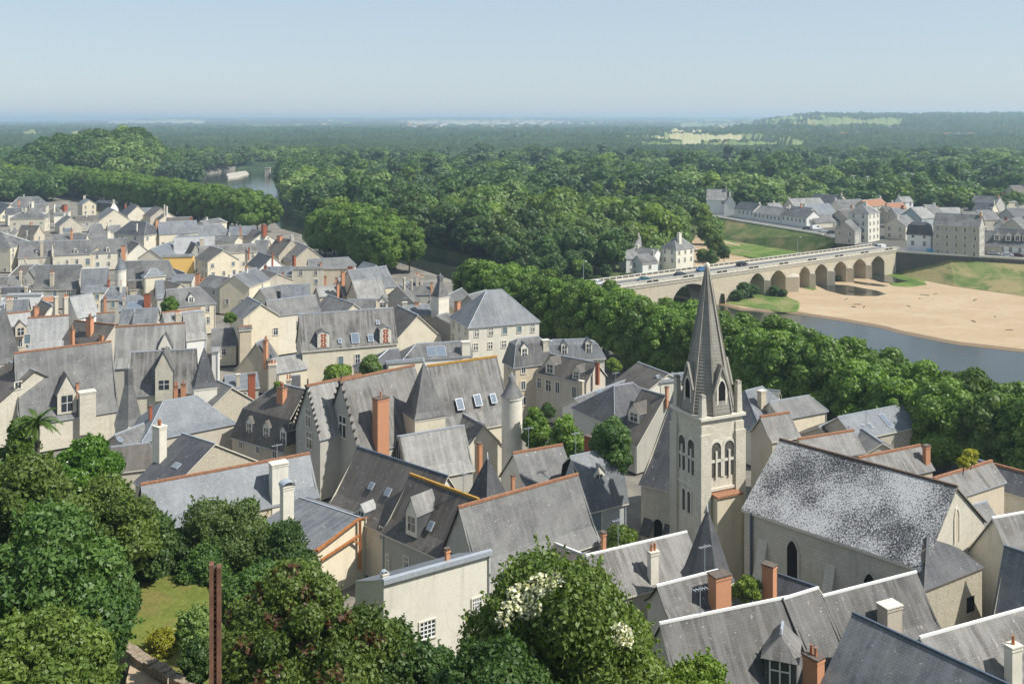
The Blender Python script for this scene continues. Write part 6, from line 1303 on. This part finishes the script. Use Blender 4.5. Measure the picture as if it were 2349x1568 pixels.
    b.build('roof', root, root.location); b = MB(); Z = lambda p, z: Vector((p.x, p.y, z)); I = [p + (Vector((43, 96, 0)) - Z(p, 0)).normalized() * .3 for p in P]
    for i in range(3): b.face([Z(I[i], 4.6), Z(I[i + 1], 4.6), Z(I[i + 1], 14.9), Z(I[i], 14.9)], 'wall_rubble' if i == 1 else 'wall_grey')
    b.build('wall', root, root.location)
    u = (I[2] - I[1]).normalized(); n = Vector((u.y, -u.x, 0)); b = MB(); b.box(I[1] + u * 7.2 - UP * 3.2 + n * .02, u, UP, n, .6, .75, .03, 'dark_gap'); b.build('window', root, root.location)
def nave_bits(root, A, B, u, n, w, ze, zr, zg):
    f = n * w
    for t, hb in ((.30, 10.2), (.735, 9.6)):
        c = A + u * ((B - A).length * t) + f; c = Vector((c.x, c.y, hb)); arched(root, c, u, n, 1.25, 4.2, pointed=True, rim='wall_ashlar')
    c = B - n * .3; c = Vector((c.x, c.y, 16.2)) + u * .01; arched(root, c, n, u, 1.0, 3.4, pointed=True, rim='trim_pale', glass='wall_tan')
    for t in (.12, .52, .93):
        b = MB(); c = A + u * ((B - A).length * t) + f; P = lambda du, dn, z: Vector((c.x, c.y, 0)) + u * du + n * dn + UP * z
        for s in (-.55, .55): b.face([P(s, -.1, 4.6), P(s, 1.5, 4.6), P(s, 1.3, 9.5), P(s, -.1, 13.6)], 'wall_ashlar')
        b.face([P(-.55, 1.5, 4.6), P(.55, 1.5, 4.6), P(.55, 1.3, 9.5), P(-.55, 1.3, 9.5)], 'wall_ashlar'); b.face([P(-.55, 1.3, 9.5), P(.55, 1.3, 9.5), P(.55, -.1, 13.6), P(-.55, -.1, 13.6)], 'wall_ashlar'); b.build('buttress', root, root.location)
    b = MB(); c = A + f; b.bar(Vector((c.x, c.y, ze - .35)) + n * .14 - u * .2, Vector((B.x, B.y, ze - .35)) + f + n * .14 + u * .2, .12, 'trim_pale'); b.build('cornice', root, root.location)
    b = MB(); c = A + f + u * 1.0 + n * .2; b.bar(Vector((c.x, c.y, 4.6)), Vector((c.x, c.y, ze - .2)), .12, 'lead'); b.build('downpipe', root, root.location)
    b = MB(); p = Vector((B.x, B.y, zr)) + f * .98 - UP * (zr - ze); b.bar(p, p + UP * 2.2, .07, 'cap_dark'); b.bar(p + UP * 1.6 - n * .4, p + UP * 1.6 + n * .4, .06, 'cap_dark'); b.build('cross', root, root.location)
def choir_bits(root, A, B, u, n, w, ze, zr, zg):
    for t in (2.6, 6.4):
        c = A + u * t + n * w; arched(root, Vector((c.x, c.y, 5.4)), u, n, 1.3, 3.0, rim='wall_ashlar')
    for t in (1.2, 4.3):
        b = MB(); c = A + u * t + n * (w + .6); b.box(Vector((c.x, c.y, 7.2)), u, (n * .6 - UP * .8).normalized(), (n * .8 + UP * .6).normalized(), .75, 1.2, .05, 'slate_dark'); b.build('canopy_slab', root, root.location)
# ---------------------------------------------------------------- houses nearest the viewpoint
def build_near(planes, W1):
    H = house
    H('wide blue grey roof with brick red ridge above the garden trees', 'V', (327, 1110, 706, 1040), 16, ea=1215, sl=48, roof='z', wall='t', cap='c', nch=0, wp=0, vg='timber_dark', ch=[(640, 1140, 1062, 52, 'c', 0)], zg=3.5)
    H('large brown slate roof with tiny skylights over a cream windowed wall', 'V', (822, 1025, 1024, 1091), 17.5, w=5.2, wb=4, sl=50, roof='n', wall='c', cap='d', nch=0, wp=0, zg=5, sky=[(852, 1114, .8, .9), (890, 1128, .9, 1.0)],
      wn=[(833, 1204, .9, 1.9), (877, 1222, .8, 1.3), (832, 1278, .9, 1.9)], dm=[(829, 1196, 1.3, 1.4, {'roof': 'slate_pale'})])
    H('brown slate roof with large stone dormer beside the orange ridge', 'V', (943, 1088, 1094, 1144), 17.2, w=4.5, wb=3.6, sl=50, roof='n', wall='g', cap='g', nch=0, wp=0, zg=3.5, dm=[(944, 1228, 1.9, 2.7, {'roof': 'slate_light', 'rh': 1.7})], sky=[(988, 1206, .8, 1.1)], wn=[(889, 1290, .5, 2.0), (932, 1292, .8, 1.6)])
    H('big smooth slate roof with bright orange ridge and grey gable', 'V', (1055, 1162, 1322, 1088), 18, eb=1238, sl=57, roof='m', wall='g', cap='c', nch=0, wp=0, zg=3.5, vg='timber_dark')
    H('low blue slate lean-to roof with orange timber gable end', 'V', (690, 1142, 822, 1186), 12.3, w=7.2, wb=1.2, sl=9, roof='b', wall='c', nch=0, wp=0, zg=3.5, rg=[], vg='timber', extra=timber_porch)
    def shed(root, A, B, u, n, w, ze, zr, zg):
        b = MB(); b.bar(A + n * .42 + UP * .06 - u * .1, B + n * .42 + UP * .06 + u * .1, .22, 'zinc_cap'); b.build('coping', root, root.location)
    r = H('plain cream wall with zinc coping and latticed window, among bushes', 'V', (876, 1330, 1120, 1263), 20, w=.35, wb=6, sl=5, roof='z', wall='p', nch=0, wp=0, zg=4, zeb=17.5, rg=[], oh=.02, extra=shed, eaves=19.9, wn=[(980, 1442, 1.5, 1.5, 'lattice'), (1093, 1387, .9, 1.3, 'lattice')])
    H('narrow white edged parapet roof behind the flowering tree', 'V', (1276, 1247, 1372, 1285), 14.2, w=2.5, sl=30, roof='n', wall='g', nch=0, wp=0, zg=4, cap='w')
    H('streaked light roof with white ridge and orange sided chimney', 'V', (1348, 1272, 1571, 1220), 15, eb=1315, sl=46, roof='w', wall='t', nch=0, wp=0, zg=4, cap='w', ch=[(1500, 1335, 1266, 30, 'c', 2), (1386, 1262, 1222, 8, 'o', 0)])
    spire('dark many sided pointed roof in front of the belfry', 'V', (1622, 1166), None, 21, 2.75, 14.2, 6, 10, roof='d', wall='t', flare=True)
    H('weathered slate roof with pale ridge behind the big orange chimney', 'V', (1510, 1342, 1642, 1308), 16, ea=1412, sl=48, roof='x', wall='g', nch=0, wp=0, zg=4, cap='w', ch=[(1653, 1402, 1318, 60, 'o', 0)], vg='timber_dark')
    H('dark little roof with a blue zinc ridge by the nave wall', 'V', (1790, 1318, 1872, 1346), 14.5, w=3.4, sl=45, roof='d', wall='g', nch=0, wp=0, zg=5, cap='d', ch=[(1762, 1382, 1296, 38, 'o', 0)])
    H('broad dark weathered roof with white ridge across the lower right', 'V', (1518, 1428, 1800, 1370), 18, w=7.5, sl=52, roof='x', wall='g', nch=0, wp=0, zg=5, cap='w')
    H('second half of the broad weathered roof, ending in a white finial', 'V', (1801, 1371, 1872, 1349), 18.05, w=5.6, sl=50, roof='x', wall='g', nch=0, wp=0, zg=5, cap='w')
    H('brown streaked roof with grey upper band left of the annexe', 'V', (1891, 1365, 2097, 1312), 17, eb=1455, sl=52, roof='x', wall='g', nch=0, wp=0, zg=5, cap='w', ch=[(2044, 1455, 1388, 62, 't', 0)], vg='slate_dark')
    H('steep mottled blue black roof with pale stone verge, bottom right', 'V', (1961, 1408, 2308, 1568), 18.6, w=9, wb=5, sl=44, roof='b', wall='g', nch=0, wp=0, zg=5, cap='d', vg='stone_pale', ch=[(1862, 1560, 1505, 55, 'o', 2)])
    H('light lichened roof with white ridge at the bottom right corner', 'V', (2114, 1460, 2345, 1396), 17, w=8, sl=46, roof='w', wall='g', nch=0, wp=0, zg=5, cap='w', ch=[(2328, 1575, 1482, 44, 'c', 1)])
    H('pale gabled house with grey streaked roof at the right edge', 'V', (2279, 1187, 2400, 1165), 19, w=4.6, sl=52, roof='w', wall='p', nch=0, wp=0, zg=5, cap='w')
    H('dark blue steep roof with streaks at the far right edge', 'V', (2308, 1254, 2420, 1290), 18.2, w=5.6, wb=4, sl=62, roof='b', wall='r', nch=0, wp=0, zg=5, cap='d')
    H('pitched slate roof behind the annexe with black verge', 'V', (2150, 1180, 2260, 1150), 15.5, w=5, sl=45, roof='m', wall='g', nch=0, wp=0, zg=5)
    # dormer turret bottom right
    p = gnd(1792, 1512, 14.5); root = empty('dormer_tower', (p.x, p.y, 10)); tag(root, 'slate hung dormer with pyramid roof and glazed front, bottom right', 'dormer'); a = R(-20); U = Vector((math.cos(a), math.sin(a), 0)); W_ = Vector((-U.y, U.x, 0))
    c = Vector((p.x, p.y, 0)); b = MB(); b.box(c + UP * 12.5, U, W_, UP, 1.25, 1.7, 3.0, 'slate_dark'); b.build('wall', root, root.location); b = MB(); cc = [c + U * (sx * 1.55) + W_ * (sy * 2.0) + UP * 15.4 for sx, sy in ((-1, -1), (1, -1), (1, 1), (-1, 1))]; r0, r1 = c - W_ * .7 + UP * 16.9, c + W_ * 1.6 + UP * 16.9
    b.face([cc[0], cc[1], r0], 'slate_worn'); b.face([cc[1], cc[2], r1, r0], 'slate_worn'); b.face([cc[3], cc[0], r0, r1], 'slate_worn'); b.face([cc[2], cc[3], r1], 'slate_worn'); b.face(cc[::-1], 'timber_dark'); b.bar(r0, r1, .1, 'zinc_cap'); b.bar(r0, r0 + UP * .6, .05, 'zinc_cap'); b.build('roof', root, root.location)
    b = MB(); b.box(c - W_ * 1.74 + UP * 14.1, U, UP, W_, .8, 1.1, .03, 'glass'); 
    for s in (-.8, 0, .8): b.box(c - W_ * 1.78 + U * s + UP * 14.1, U, UP, W_, .06, 1.15, .05, 'trim_white')
    b.box(c - W_ * 1.78 + UP * 14.5, U, UP, W_, .8, .05, .05, 'trim_white'); b.build('window', root, root.location)
    # free standing chimneys and stack with a metal cowl
    def stack(label, x, yt, yb, wpx, Y, mat, cowl=False, pots=0):
        p = dep(x, yt, Y); q = dep(x, yb, Y); w = wpx * Y / FL; rt = empty('chimney_stack', (p.x, p.y, q.z - 3)); tag(rt, label, 'chimney'); u = Vector((math.cos(R(36)), math.sin(R(36)), 0)); n = Vector((u.y, -u.x, 0))
        c_ = chimney(rt, Vector((p.x, p.y, 0)), u, n, w * .72, w * .55, p.z, q.z - 3, mat, pots)
        if cowl:
            b = MB(); 
            for k in range(6):
                a0, a1 = math.pi * k / 6, math.pi * (k + 1) / 6; g = lambda a_, d: Vector((p.x, p.y, 0)) + u * (math.cos(a_) * w * .42) + n * d + UP * (p.z + .15 + math.sin(a_) * w * .28)
                b.face([g(a0, -w * .4), g(a1, -w * .4), g(a1, w * .4), g(a0, w * .4)], 'zinc_cap')
            b.build('cowl', rt, rt.location)
    stack('cream chimney with a curved metal cowl above the garden shrubs', 658, 1114, 1190, 36, 108, 'c', True)
    stack('small metal cowled vent beside the zinc coping', 882, 1316, 1335, 18, 84, 'c', True)
    stack('short orange pot rising behind the cream wall', 1026, 1258, 1285, 14, 87, 'o')
    # garden and slope
    W = gp('V', [(262, 1462), (340, 1512), (440, 1572), (470, 1592)], 21.6); rt = empty('garden_wall', (W[1][0], W[1][1], 20)); tag(rt, 'low earthy stone wall running beside the garden lawn', 'garden wall'); b = MB()
    for p, q in zip(W[:-1], W[1:]):
        n_ = 9
        for k in range(n_):
            a, c = Vector(p + (0,)) .lerp(Vector(q + (0,)), k / n_), Vector(p + (0,)).lerp(Vector(q + (0,)), (k + 1) / n_); m = (a + c) / 2; d = (c - a).normalized(); b.box(m + UP * (20.6 + rnd.uniform(-.1, .1)), d, Vector((-d.y, d.x, 0)), UP, (c - a).length / 2 + .02, .42 + rnd.uniform(-.06, .06), 1.0, 'earth_wall')
    b.build('masonry', rt, rt.location)
    pth = gp('V', [(300, 1520), (325, 1530), (400, 1600), (440, 1700), (300, 1700), (290, 1560)], 20.9); sheet('garden_path', pth, 21.0, 'sand', 1, .3, .15, step=1.5)
    m = MB(); p = gnd(385, 1590, 21); m.ring((p.x, p.y), .05, .04, 20, 22.6, 6, 'stone_pale', cap=True); tag(m.build('garden_stake'), 'thin pale wooden stake standing by the garden wall', 'stake')
    Y = 10.0; zt = CH - (1290 - HY) * Y / FL; rt = empty('steel_post', ((494 - CX) / FL * Y, Y, 49)); tag(rt, 'rusty brown steel post standing close to the viewpoint', 'post'); X0 = rt.location.x; ux, uy = Vector((.97, .24, 0)), Vector((-.24, .97, 0))
    for s, nm, dz in ((-.038, 'flange', 0.0), (.036, 'flange', -.035)):
        b = MB(); b.box(Vector((X0, Y, (49 + zt + dz) / 2)) + ux * s, ux, uy, UP, .0215, .05, (zt + dz - 49) / 2, 'rust'); b.build(nm, rt, rt.location)
    b = MB(); b.box(Vector((X0, Y + .02, (49 + zt - .04) / 2)), ux, uy, UP, .03, .008, (zt - .04 - 49) / 2, 'cap_dark')
    b.build('web', rt, rt.location); b = MB(); z = zt - .1
    for k in range(20): b.box(Vector((X0, Y - .012, z - k * .058)) - ux * .004, ux, uy, UP, .013, .012, .017, 'rust')
    b.build('rack_teeth', rt, rt.location)
    build_foreground_plants()
    tr = [(1296, 945, 44, 1060, 'leaf_plane', 134, 'round green courtyard tree left of the pyramid roofed house'), (1404, 956, 45, 1045, 'leaf_deep', 126, 'dark dense courtyard tree left of the choir roof'), (1228, 936, 30, 1010, 'leaf_plane', 138, 'green courtyard tree just right of the round stair tower'), (1258, 928, 17, 945, 'leaf_deep', 150, 'clipped green hedge by the dark brown slate house'),
          (388, 680, 18, 715, 'leaf_plane', 236, 'small round tree between roofs in the old town'), (775, 834, 34, 870, 'leaf_lime', 172, 'light green bush against the streaked roofed house'), (850, 812, 24, 850, 'leaf_grey', 172, 'thin airy tree by the dark round backed roof'), (528, 716, 14, 750, 'leaf_plane', 200, 'little green tree in the narrow street'),
          (1430, 1207, 40, 1250, 'leaf_lime', 108, 'pale green bush on the terrace below the blue mansard'), (1716, 1316, 32, 1370, 'leaf_lime', 95, 'pale green bush between the two tall chimneys'), (2226, 1032, 15, 1052, 'leaf_yellow', 104, 'bright yellow green clipped bush by the quay'), (2208, 1046, 14, 1090, 'leaf_yellow', 102, 'yellow green ivy bush on a roof corner by the quay'),
          (1408, 820, 18, 850, 'leaf_lime', 190, 'small lime green bush under the avenue trees'), (636, 875, 10, 890, 'leaf_plane', 150, 'tiny potted plant beside weathered chimneys')]
    for i, (x, yt, hw, yb, mt, Y, lab) in enumerate(tr):
        r_ = hw * Y / FL; top = dep(x, yt, Y); bot = CH - (yb - HY) * Y / FL - r_ * 1.2; h = top.z - 4.6; zb = max(.8, min(h - r_ * 1.3, bot - 4.6))
        if zb < .8: zb = .8
        if r_ < 1.6 or 'terrace' in lab or 'chimneys' in lab:
            bot = top.z - 2.1 * r_; pr = proto(r_, 2.1 * r_, .1, mt, 1800 if r_ < 1.2 else 3600, .13, 200 + i, nl=12, ls=.46, r0=.06); plant(pr, top.x, top.y, bot, 1, i, lab, 'bush', name='garden_bush'); continue
        pr = proto(r_, h, zb, mt, 5200 if r_ > 1.5 else 1500, .17 if Y < 140 else .24, 200 + i, nl=30, ls=.40, r0=.16); plant(pr, top.x, top.y, 4.6, 1, i, lab, 'tree' if r_ > 1.5 else 'bush', name='garden_tree')
def timber_porch(root, A, B, u, n, w, ze, zr, zg):
    b = MB(); P = B + u * .45; b.bar(P + n * .3 + UP * .1, P + n * w * .98 - UP * (zr - ze + .15), .13, 'timber'); b.bar(P + n * .4 - UP * 1.9, P + n * w * .9 - UP * 2.6, .12, 'timber'); b.bar(P + n * .2 + UP * 0, P + n * .2 - UP * 6, .15, 'timber'); b.bar(P + n * .3 - UP * 3, P + n * 1.4 - UP * 2.0, .09, 'timber'); b.build('timber_frame', root, root.location)
def build_foreground_plants():
    """x, top, half width, distance, leaf, size, faces, bottom, label, category"""
    def zg_(Y, x): return float(np.interp(Y, [0, 8, 30, 45, 62, 66, 82, 88, 100], [51, 50, 41, 31, 21.5, 20.3, 19.4, 14, 4.4]))
    L_ = [(40, 945, 58, 98, 'leaf_plane', .20, 9000, 'yellowish round tree at the left edge in front of the rubble house', 'tree', 'round'),
          (196, 1008, 66, 84, 'leaf_glossy', .15, 16000, 'dense bright green laurel standing before the huge slate roof', 'bush', 'round'),
          (60, 1050, 105, 72, 'leaf_olive', .17, 20000, 'tall sunlit leafy tree at the left edge above the dark shrubs', 'tree', 'round'),
          (250, 1105, 104, 78, 'leaf_olive', .14, 20000, 'rounded olive green tree between laurel and lawn', 'tree', 'round'),
          (345, 1185, 55, 82, 'leaf_wood', .15, 12000, 'loose green tree at the left end of the blue grey roof', 'tree', 'round'),
          (110, 1190, 170, 60, 'leaf_deep', .17, 34000, 'large dark tree with broad shining leaves at the left', 'tree', 'round'),
          (240, 1292, 70, 66, 'leaf_deep', .13, 14000, 'dark bluish shrub hanging over the lawn from the left', 'bush', 'round'),
          (105, 1415, 150, 50, 'leaf_olive', .13, 30000, 'bright grassy green bush in the bottom left corner', 'bush', 'round'),
          (190, 1492, 72, 55, 'leaf_wood', .12, 14000, 'fresh green shrub at the foot of the garden wall', 'bush', 'round'),
          (530, 1135, 112, 87, 'leaf_grey', .13, 30000, 'feathery pale green tree behind the lawn', 'tree', 'round'),
          (420, 1215, 60, 86, 'leaf_wood', .14, 12000, 'shady green tree at the far end of the lawn', 'tree', 'round'),
          (470, 1262, 62, 83, 'leaf_deep', .13, 12000, 'dark shrub closing off the far end of the lawn', 'bush', 'round'),
          (340, 1272, 45, 83, 'leaf_wood', .12, 9000, 'green shrub at the far left corner of the lawn', 'bush', 'round'),
          (655, 1196, 62, 82, 'leaf_wood', .12, 14000, 'spiky green conifer left of the timber gable', 'tree', 'cone'),
          (585, 1290, 75, 70, 'leaf_deep', .14, 14000, 'deep green shrub right behind the rusty post', 'bush', 'round'),
          (450, 1395, 42, 66, 'leaf_grey', .11, 9000, 'pale grey green shrub beside the lawn', 'bush', 'round'),
          (455, 1475, 38, 62, 'leaf_deep', .11, 8000, 'dark small shrub between lawn and rusty post', 'bush', 'round'),
          (376, 1446, 36, 71, 'leaf_yellow', .10, 5000, 'small yellow flowering bush on the lawn', 'bush', 'round'),
          (705, 1318, 185, 54, 'leaf_olive', .12, 46000, 'big green bush tinged with dark red, centre of the foreground', 'bush', 'round'),
          (850, 1430, 105, 56, 'leaf_wood', .12, 24000, 'green bush climbing against the plain cream wall', 'bush', 'round'),
          (985, 1485, 80, 60, 'leaf_deep', .11, 16000, 'tangled dark brush below the latticed window', 'bush', 'round'),
          (1295, 1300, 235, 50, 'leaf_olive', .125, 70000, 'huge leafy tree with white blossom at the bottom centre', 'tree', 'round'),
          (1130, 1480, 130, 46, 'leaf_deep', .11, 24000, 'dark green undergrowth left of the huge blossoming tree', 'bush', 'round'),
          (1600, 1525, 75, 52, 'leaf_lime', .11, 14000, 'light green branches at the foot of the weathered roof', 'bush', 'round')]
    for i, (x, yt, hw, Y, mt, sz, n, lab, cat, kd) in enumerate(L_):
        r_ = hw * Y / FL; top = dep(x, yt, Y); zg0 = zg_(Y, x) - .5
        if top.x > -14: zg0 = float(np.interp(Y, [30, 45, 60, 72], [36, 24, 12, 4.4])) - .5
        h = top.z - zg0; zb = .3 if cat == 'bush' else max(.4, h - r_ * 2.6)
        if h < 2: h = 2.0
        zb = min(zb, h * .4)
        if cat == 'bush': zb = max(.1, h - r_ * 2.4)
        lb = lobes_for(300 + i, r_, h, zb, kd, 34 if r_ > 3 else 20, .33 if r_ > 3 else .42); V, t = leaf_arrays(lb, n, sz, 300 + i, jit=.7)
        # loose sprays standing out of the outline
        rr = np.random.default_rng(i); k = int(n * .10); q = rr.integers(0, len(V) // 4, max(1, k // 14)); P = V.reshape(-1, 4, 3)
        cpos = np.array([0, 0, (h + zb) / 2]); ex = []
        for j in q:
            base = P[j].mean(0); d = base - cpos; d = d / (np.linalg.norm(d) + 1e-6) + rr.normal(0, .25, 3) + np.array([0, 0, .35]); d /= np.linalg.norm(d)
            for s in range(14): src = P[rr.integers(0, len(P))]; ex.append(src - src.mean(0) + base + d * (s * .035 * max(1, r_ / 3)) + rr.normal(0, .04, 3))
        V = np.vstack([V, np.array(ex).reshape(-1, 3)]); t = np.concatenate([t, rr.random(len(ex))])
        cr = leaf_mesh('crown', V, t, mt, core_of(lb, .70, i)); fl = None
        tk = trunk_mesh('trunk', h, .22 if cat == 'tree' else .12, seed=i, spread=r_ * .6, zb=max(.6, zb + .3))
        if 'white blossom' in lab or 'dark red' in lab:
            w_ = 'white blossom' in lab; P = V.reshape(-1, 4, 3); cen = P.mean(1)
            nz = np.sin(cen[:, 0] * 1.9 + 1) * np.sin(cen[:, 2] * 2.3 + cen[:, 1]) + .5 * np.sin(cen[:, 0] * 4.1 + cen[:, 2] * 3.7)
            if w_:
                dm_ = np.full(len(cen), 9.0)
                for (sx, sy, rd) in [(1195, 1370, .8), (1240, 1345, .7), (1215, 1395, .6), (1170, 1400, .6), (1425, 1450, .55), (1432, 1468, .5), (1275, 1330, .4), (1150, 1425, .4)]:
                    dd = ray(sx, sy); q = (cen + np.array([top.x, top.y, zg0]) - np.array(CAM)); pr_ = q / q[:, 1:2]; dist = np.hypot(pr_[:, 0] - dd.x, pr_[:, 2] - dd.z) * Y; dm_ = np.minimum(dm_, dist / rd)
                sel = (dm_ < 1) & (cen[:, 1] < 0) & (rr.random(len(cen)) < .75)
            else: sel = (nz > .62) & (cen[:, 1] < 1) & (rr.random(len(cen)) < .6) & (cen[:, 2] > h * .45)
            S_ = P[sel]; m_ = S_.mean(1, keepdims=True); S_ = (S_ - m_) * (.9 if w_ else 1.0) + m_ + np.array([0, -.10, .06]); print('blossom', len(S_))
            fl = leaf_mesh('blossom', S_.reshape(-1, 3), rr.random(len(S_)), 'petal' if w_ else 'leaf_red')
        plant((cr, tk), top.x, top.y, zg0, 1, 0, lab, cat, name='garden_tree' if cat == 'tree' else 'garden_bush', fl=fl)
    # palm at the left
    Y = 92; top = dep(85, 950, Y); zg0 = 10.0; rt = empty('palm_tree', (top.x, top.y, zg0)); tag(rt, 'palm tree with arching fronds before the sunny stone wall, left', 'palm'); h = top.z - zg0 - .8; b = MB(); b.ring((0, 0), .3, .22, 0, h, 10, 'bark'); b.build('trunk', rt); rr = random.Random(2)
    for k in range(30):
        a = k * 2.4; el = rr.uniform(-.5, 1.2); f = MB(); p = Vector((0, 0, h)); d = Vector((math.cos(a) * math.cos(el), math.sin(a) * math.cos(el), math.sin(el))); L2 = rr.uniform(1.7, 2.4)
        for s in range(12):
            q = p + d * (L2 / 12); d = (d - UP * .11).normalized(); sd = d.cross(UP).normalized(); wv = .42 * math.sin(math.pi * (s + 1.2) / 13)
            for e in (-1, 1): f.face([p, q, q + sd * (e * wv) + d * .18 - UP * .10], 'leaf_lime'); f.face([p + d * .05, q + d * .05, q + sd * (e * wv * .8) + d * .3 - UP * .16], 'leaf_plane')
            p = q
        f.build('frond', rt)
# ---------------------------------------------------------------- camera, light, air
def build_world(haze=True):
    cam = bpy.data.cameras.new('camera'); co = bpy.data.objects.new('camera', cam); COL.objects.link(co); sc.camera = co
    co.location = CAM; co.rotation_euler = (R(90), 0, 0); cam.sensor_width = 36; cam.lens = 36 * FL / 2348; cam.shift_y = (HY - 784) / 2348
    cam.clip_start = .5; cam.clip_end = 60000
    az = math.atan2(.95, -.31); el = R(50)      # azimuth of the sun measured from +Y towards +X
    w = bpy.data.worlds.new('World'); sc.world = w; w.use_nodes = True; N, L = w.node_tree.nodes, w.node_tree.links; N.clear()
    sky = nd(N, 'ShaderNodeTexSky', sky_type='NISHITA', sun_disc=False, sun_elevation=el, sun_rotation=az, altitude=100, air_density=1.0, dust_density=.5, ozone_density=1.6)
    bg = nd(N, 'ShaderNodeBackground'); bg.inputs[1].default_value = SKY; o = nd(N, 'ShaderNodeOutputWorld'); mx = mix(N, L, .68, sky.outputs[0], (4.1, 4.85, 5.6)); L.new(mx, bg.inputs[0]); L.new(bg.outputs[0], o.inputs[0])
    s = bpy.data.lights.new('sun', 'SUN'); s.energy = SUN; s.angle = R(.55); s.color = (1, .955, .87); so = bpy.data.objects.new('sun', s); COL.objects.link(so)
    d = Vector((math.sin(az) * math.cos(el), math.cos(az) * math.cos(el), math.sin(el))); so.rotation_euler = d.to_track_quat('Z', 'Y').to_euler(); so.location = d * 500
    if haze:
        mb = MB(); mb.box((0, 8000, 48), Vector((1, 0, 0)), Vector((0, 1, 0)), UP, 11500, 8900, 56, 'haze'); h = mb.build('haze'); tag(h, 'thin blue haze over the whole valley', 'haze', kind='stuff')
    sc.view_settings.view_transform = 'Standard'; sc.view_settings.look = 'None'; sc.view_settings.exposure = EXPO; sc.view_settings.gamma = 1
    c = sc.cycles; c.max_bounces = 5; c.diffuse_bounces = 3; c.glossy_bounces = 2; c.transmission_bounces = 3; c.transparent_max_bounces = 4; c.volume_bounces = 0
    c.use_adaptive_sampling = True; c.adaptive_threshold = .02; c.use_denoising = True; c.caustics_reflective = False; c.caustics_refractive = False
SKY, SUN, EXPO, HAZE = .097, 4.7, .46, .00017
def hazem():
    m = bpy.data.materials.new('haze'); m.use_nodes = True; m.node_tree.nodes.clear(); MAT['haze'] = m; N, L = m.node_tree.nodes, m.node_tree.links
    o = nd(N, 'ShaderNodeOutputMaterial'); v = nd(N, 'ShaderNodeVolumePrincipled'); v.inputs['Color'].default_value = (.62, .83, 1, 1); v.inputs['Density'].default_value = HAZE; v.inputs['Anisotropy'].default_value = .2
    L.new(v.outputs[0], o.inputs['Volume'])
hazem()
import time as _t
_t0 = _t.time()
build_land(); canopy_plain()
planes, W1 = build_trees()
print('T trees', round(_t.time() - _t0, 1))
if 'build_town' in globals(): build_town()
build_bridge(); build_right_bank()
if 'build_church' in globals(): build_church()
if 'build_near' in globals(): build_near(planes, W1)
if 'finish_windows' in globals(): finish_windows()
build_world()
print('T total', round(_t.time() - _t0, 1), 'objects', len(sc.objects))
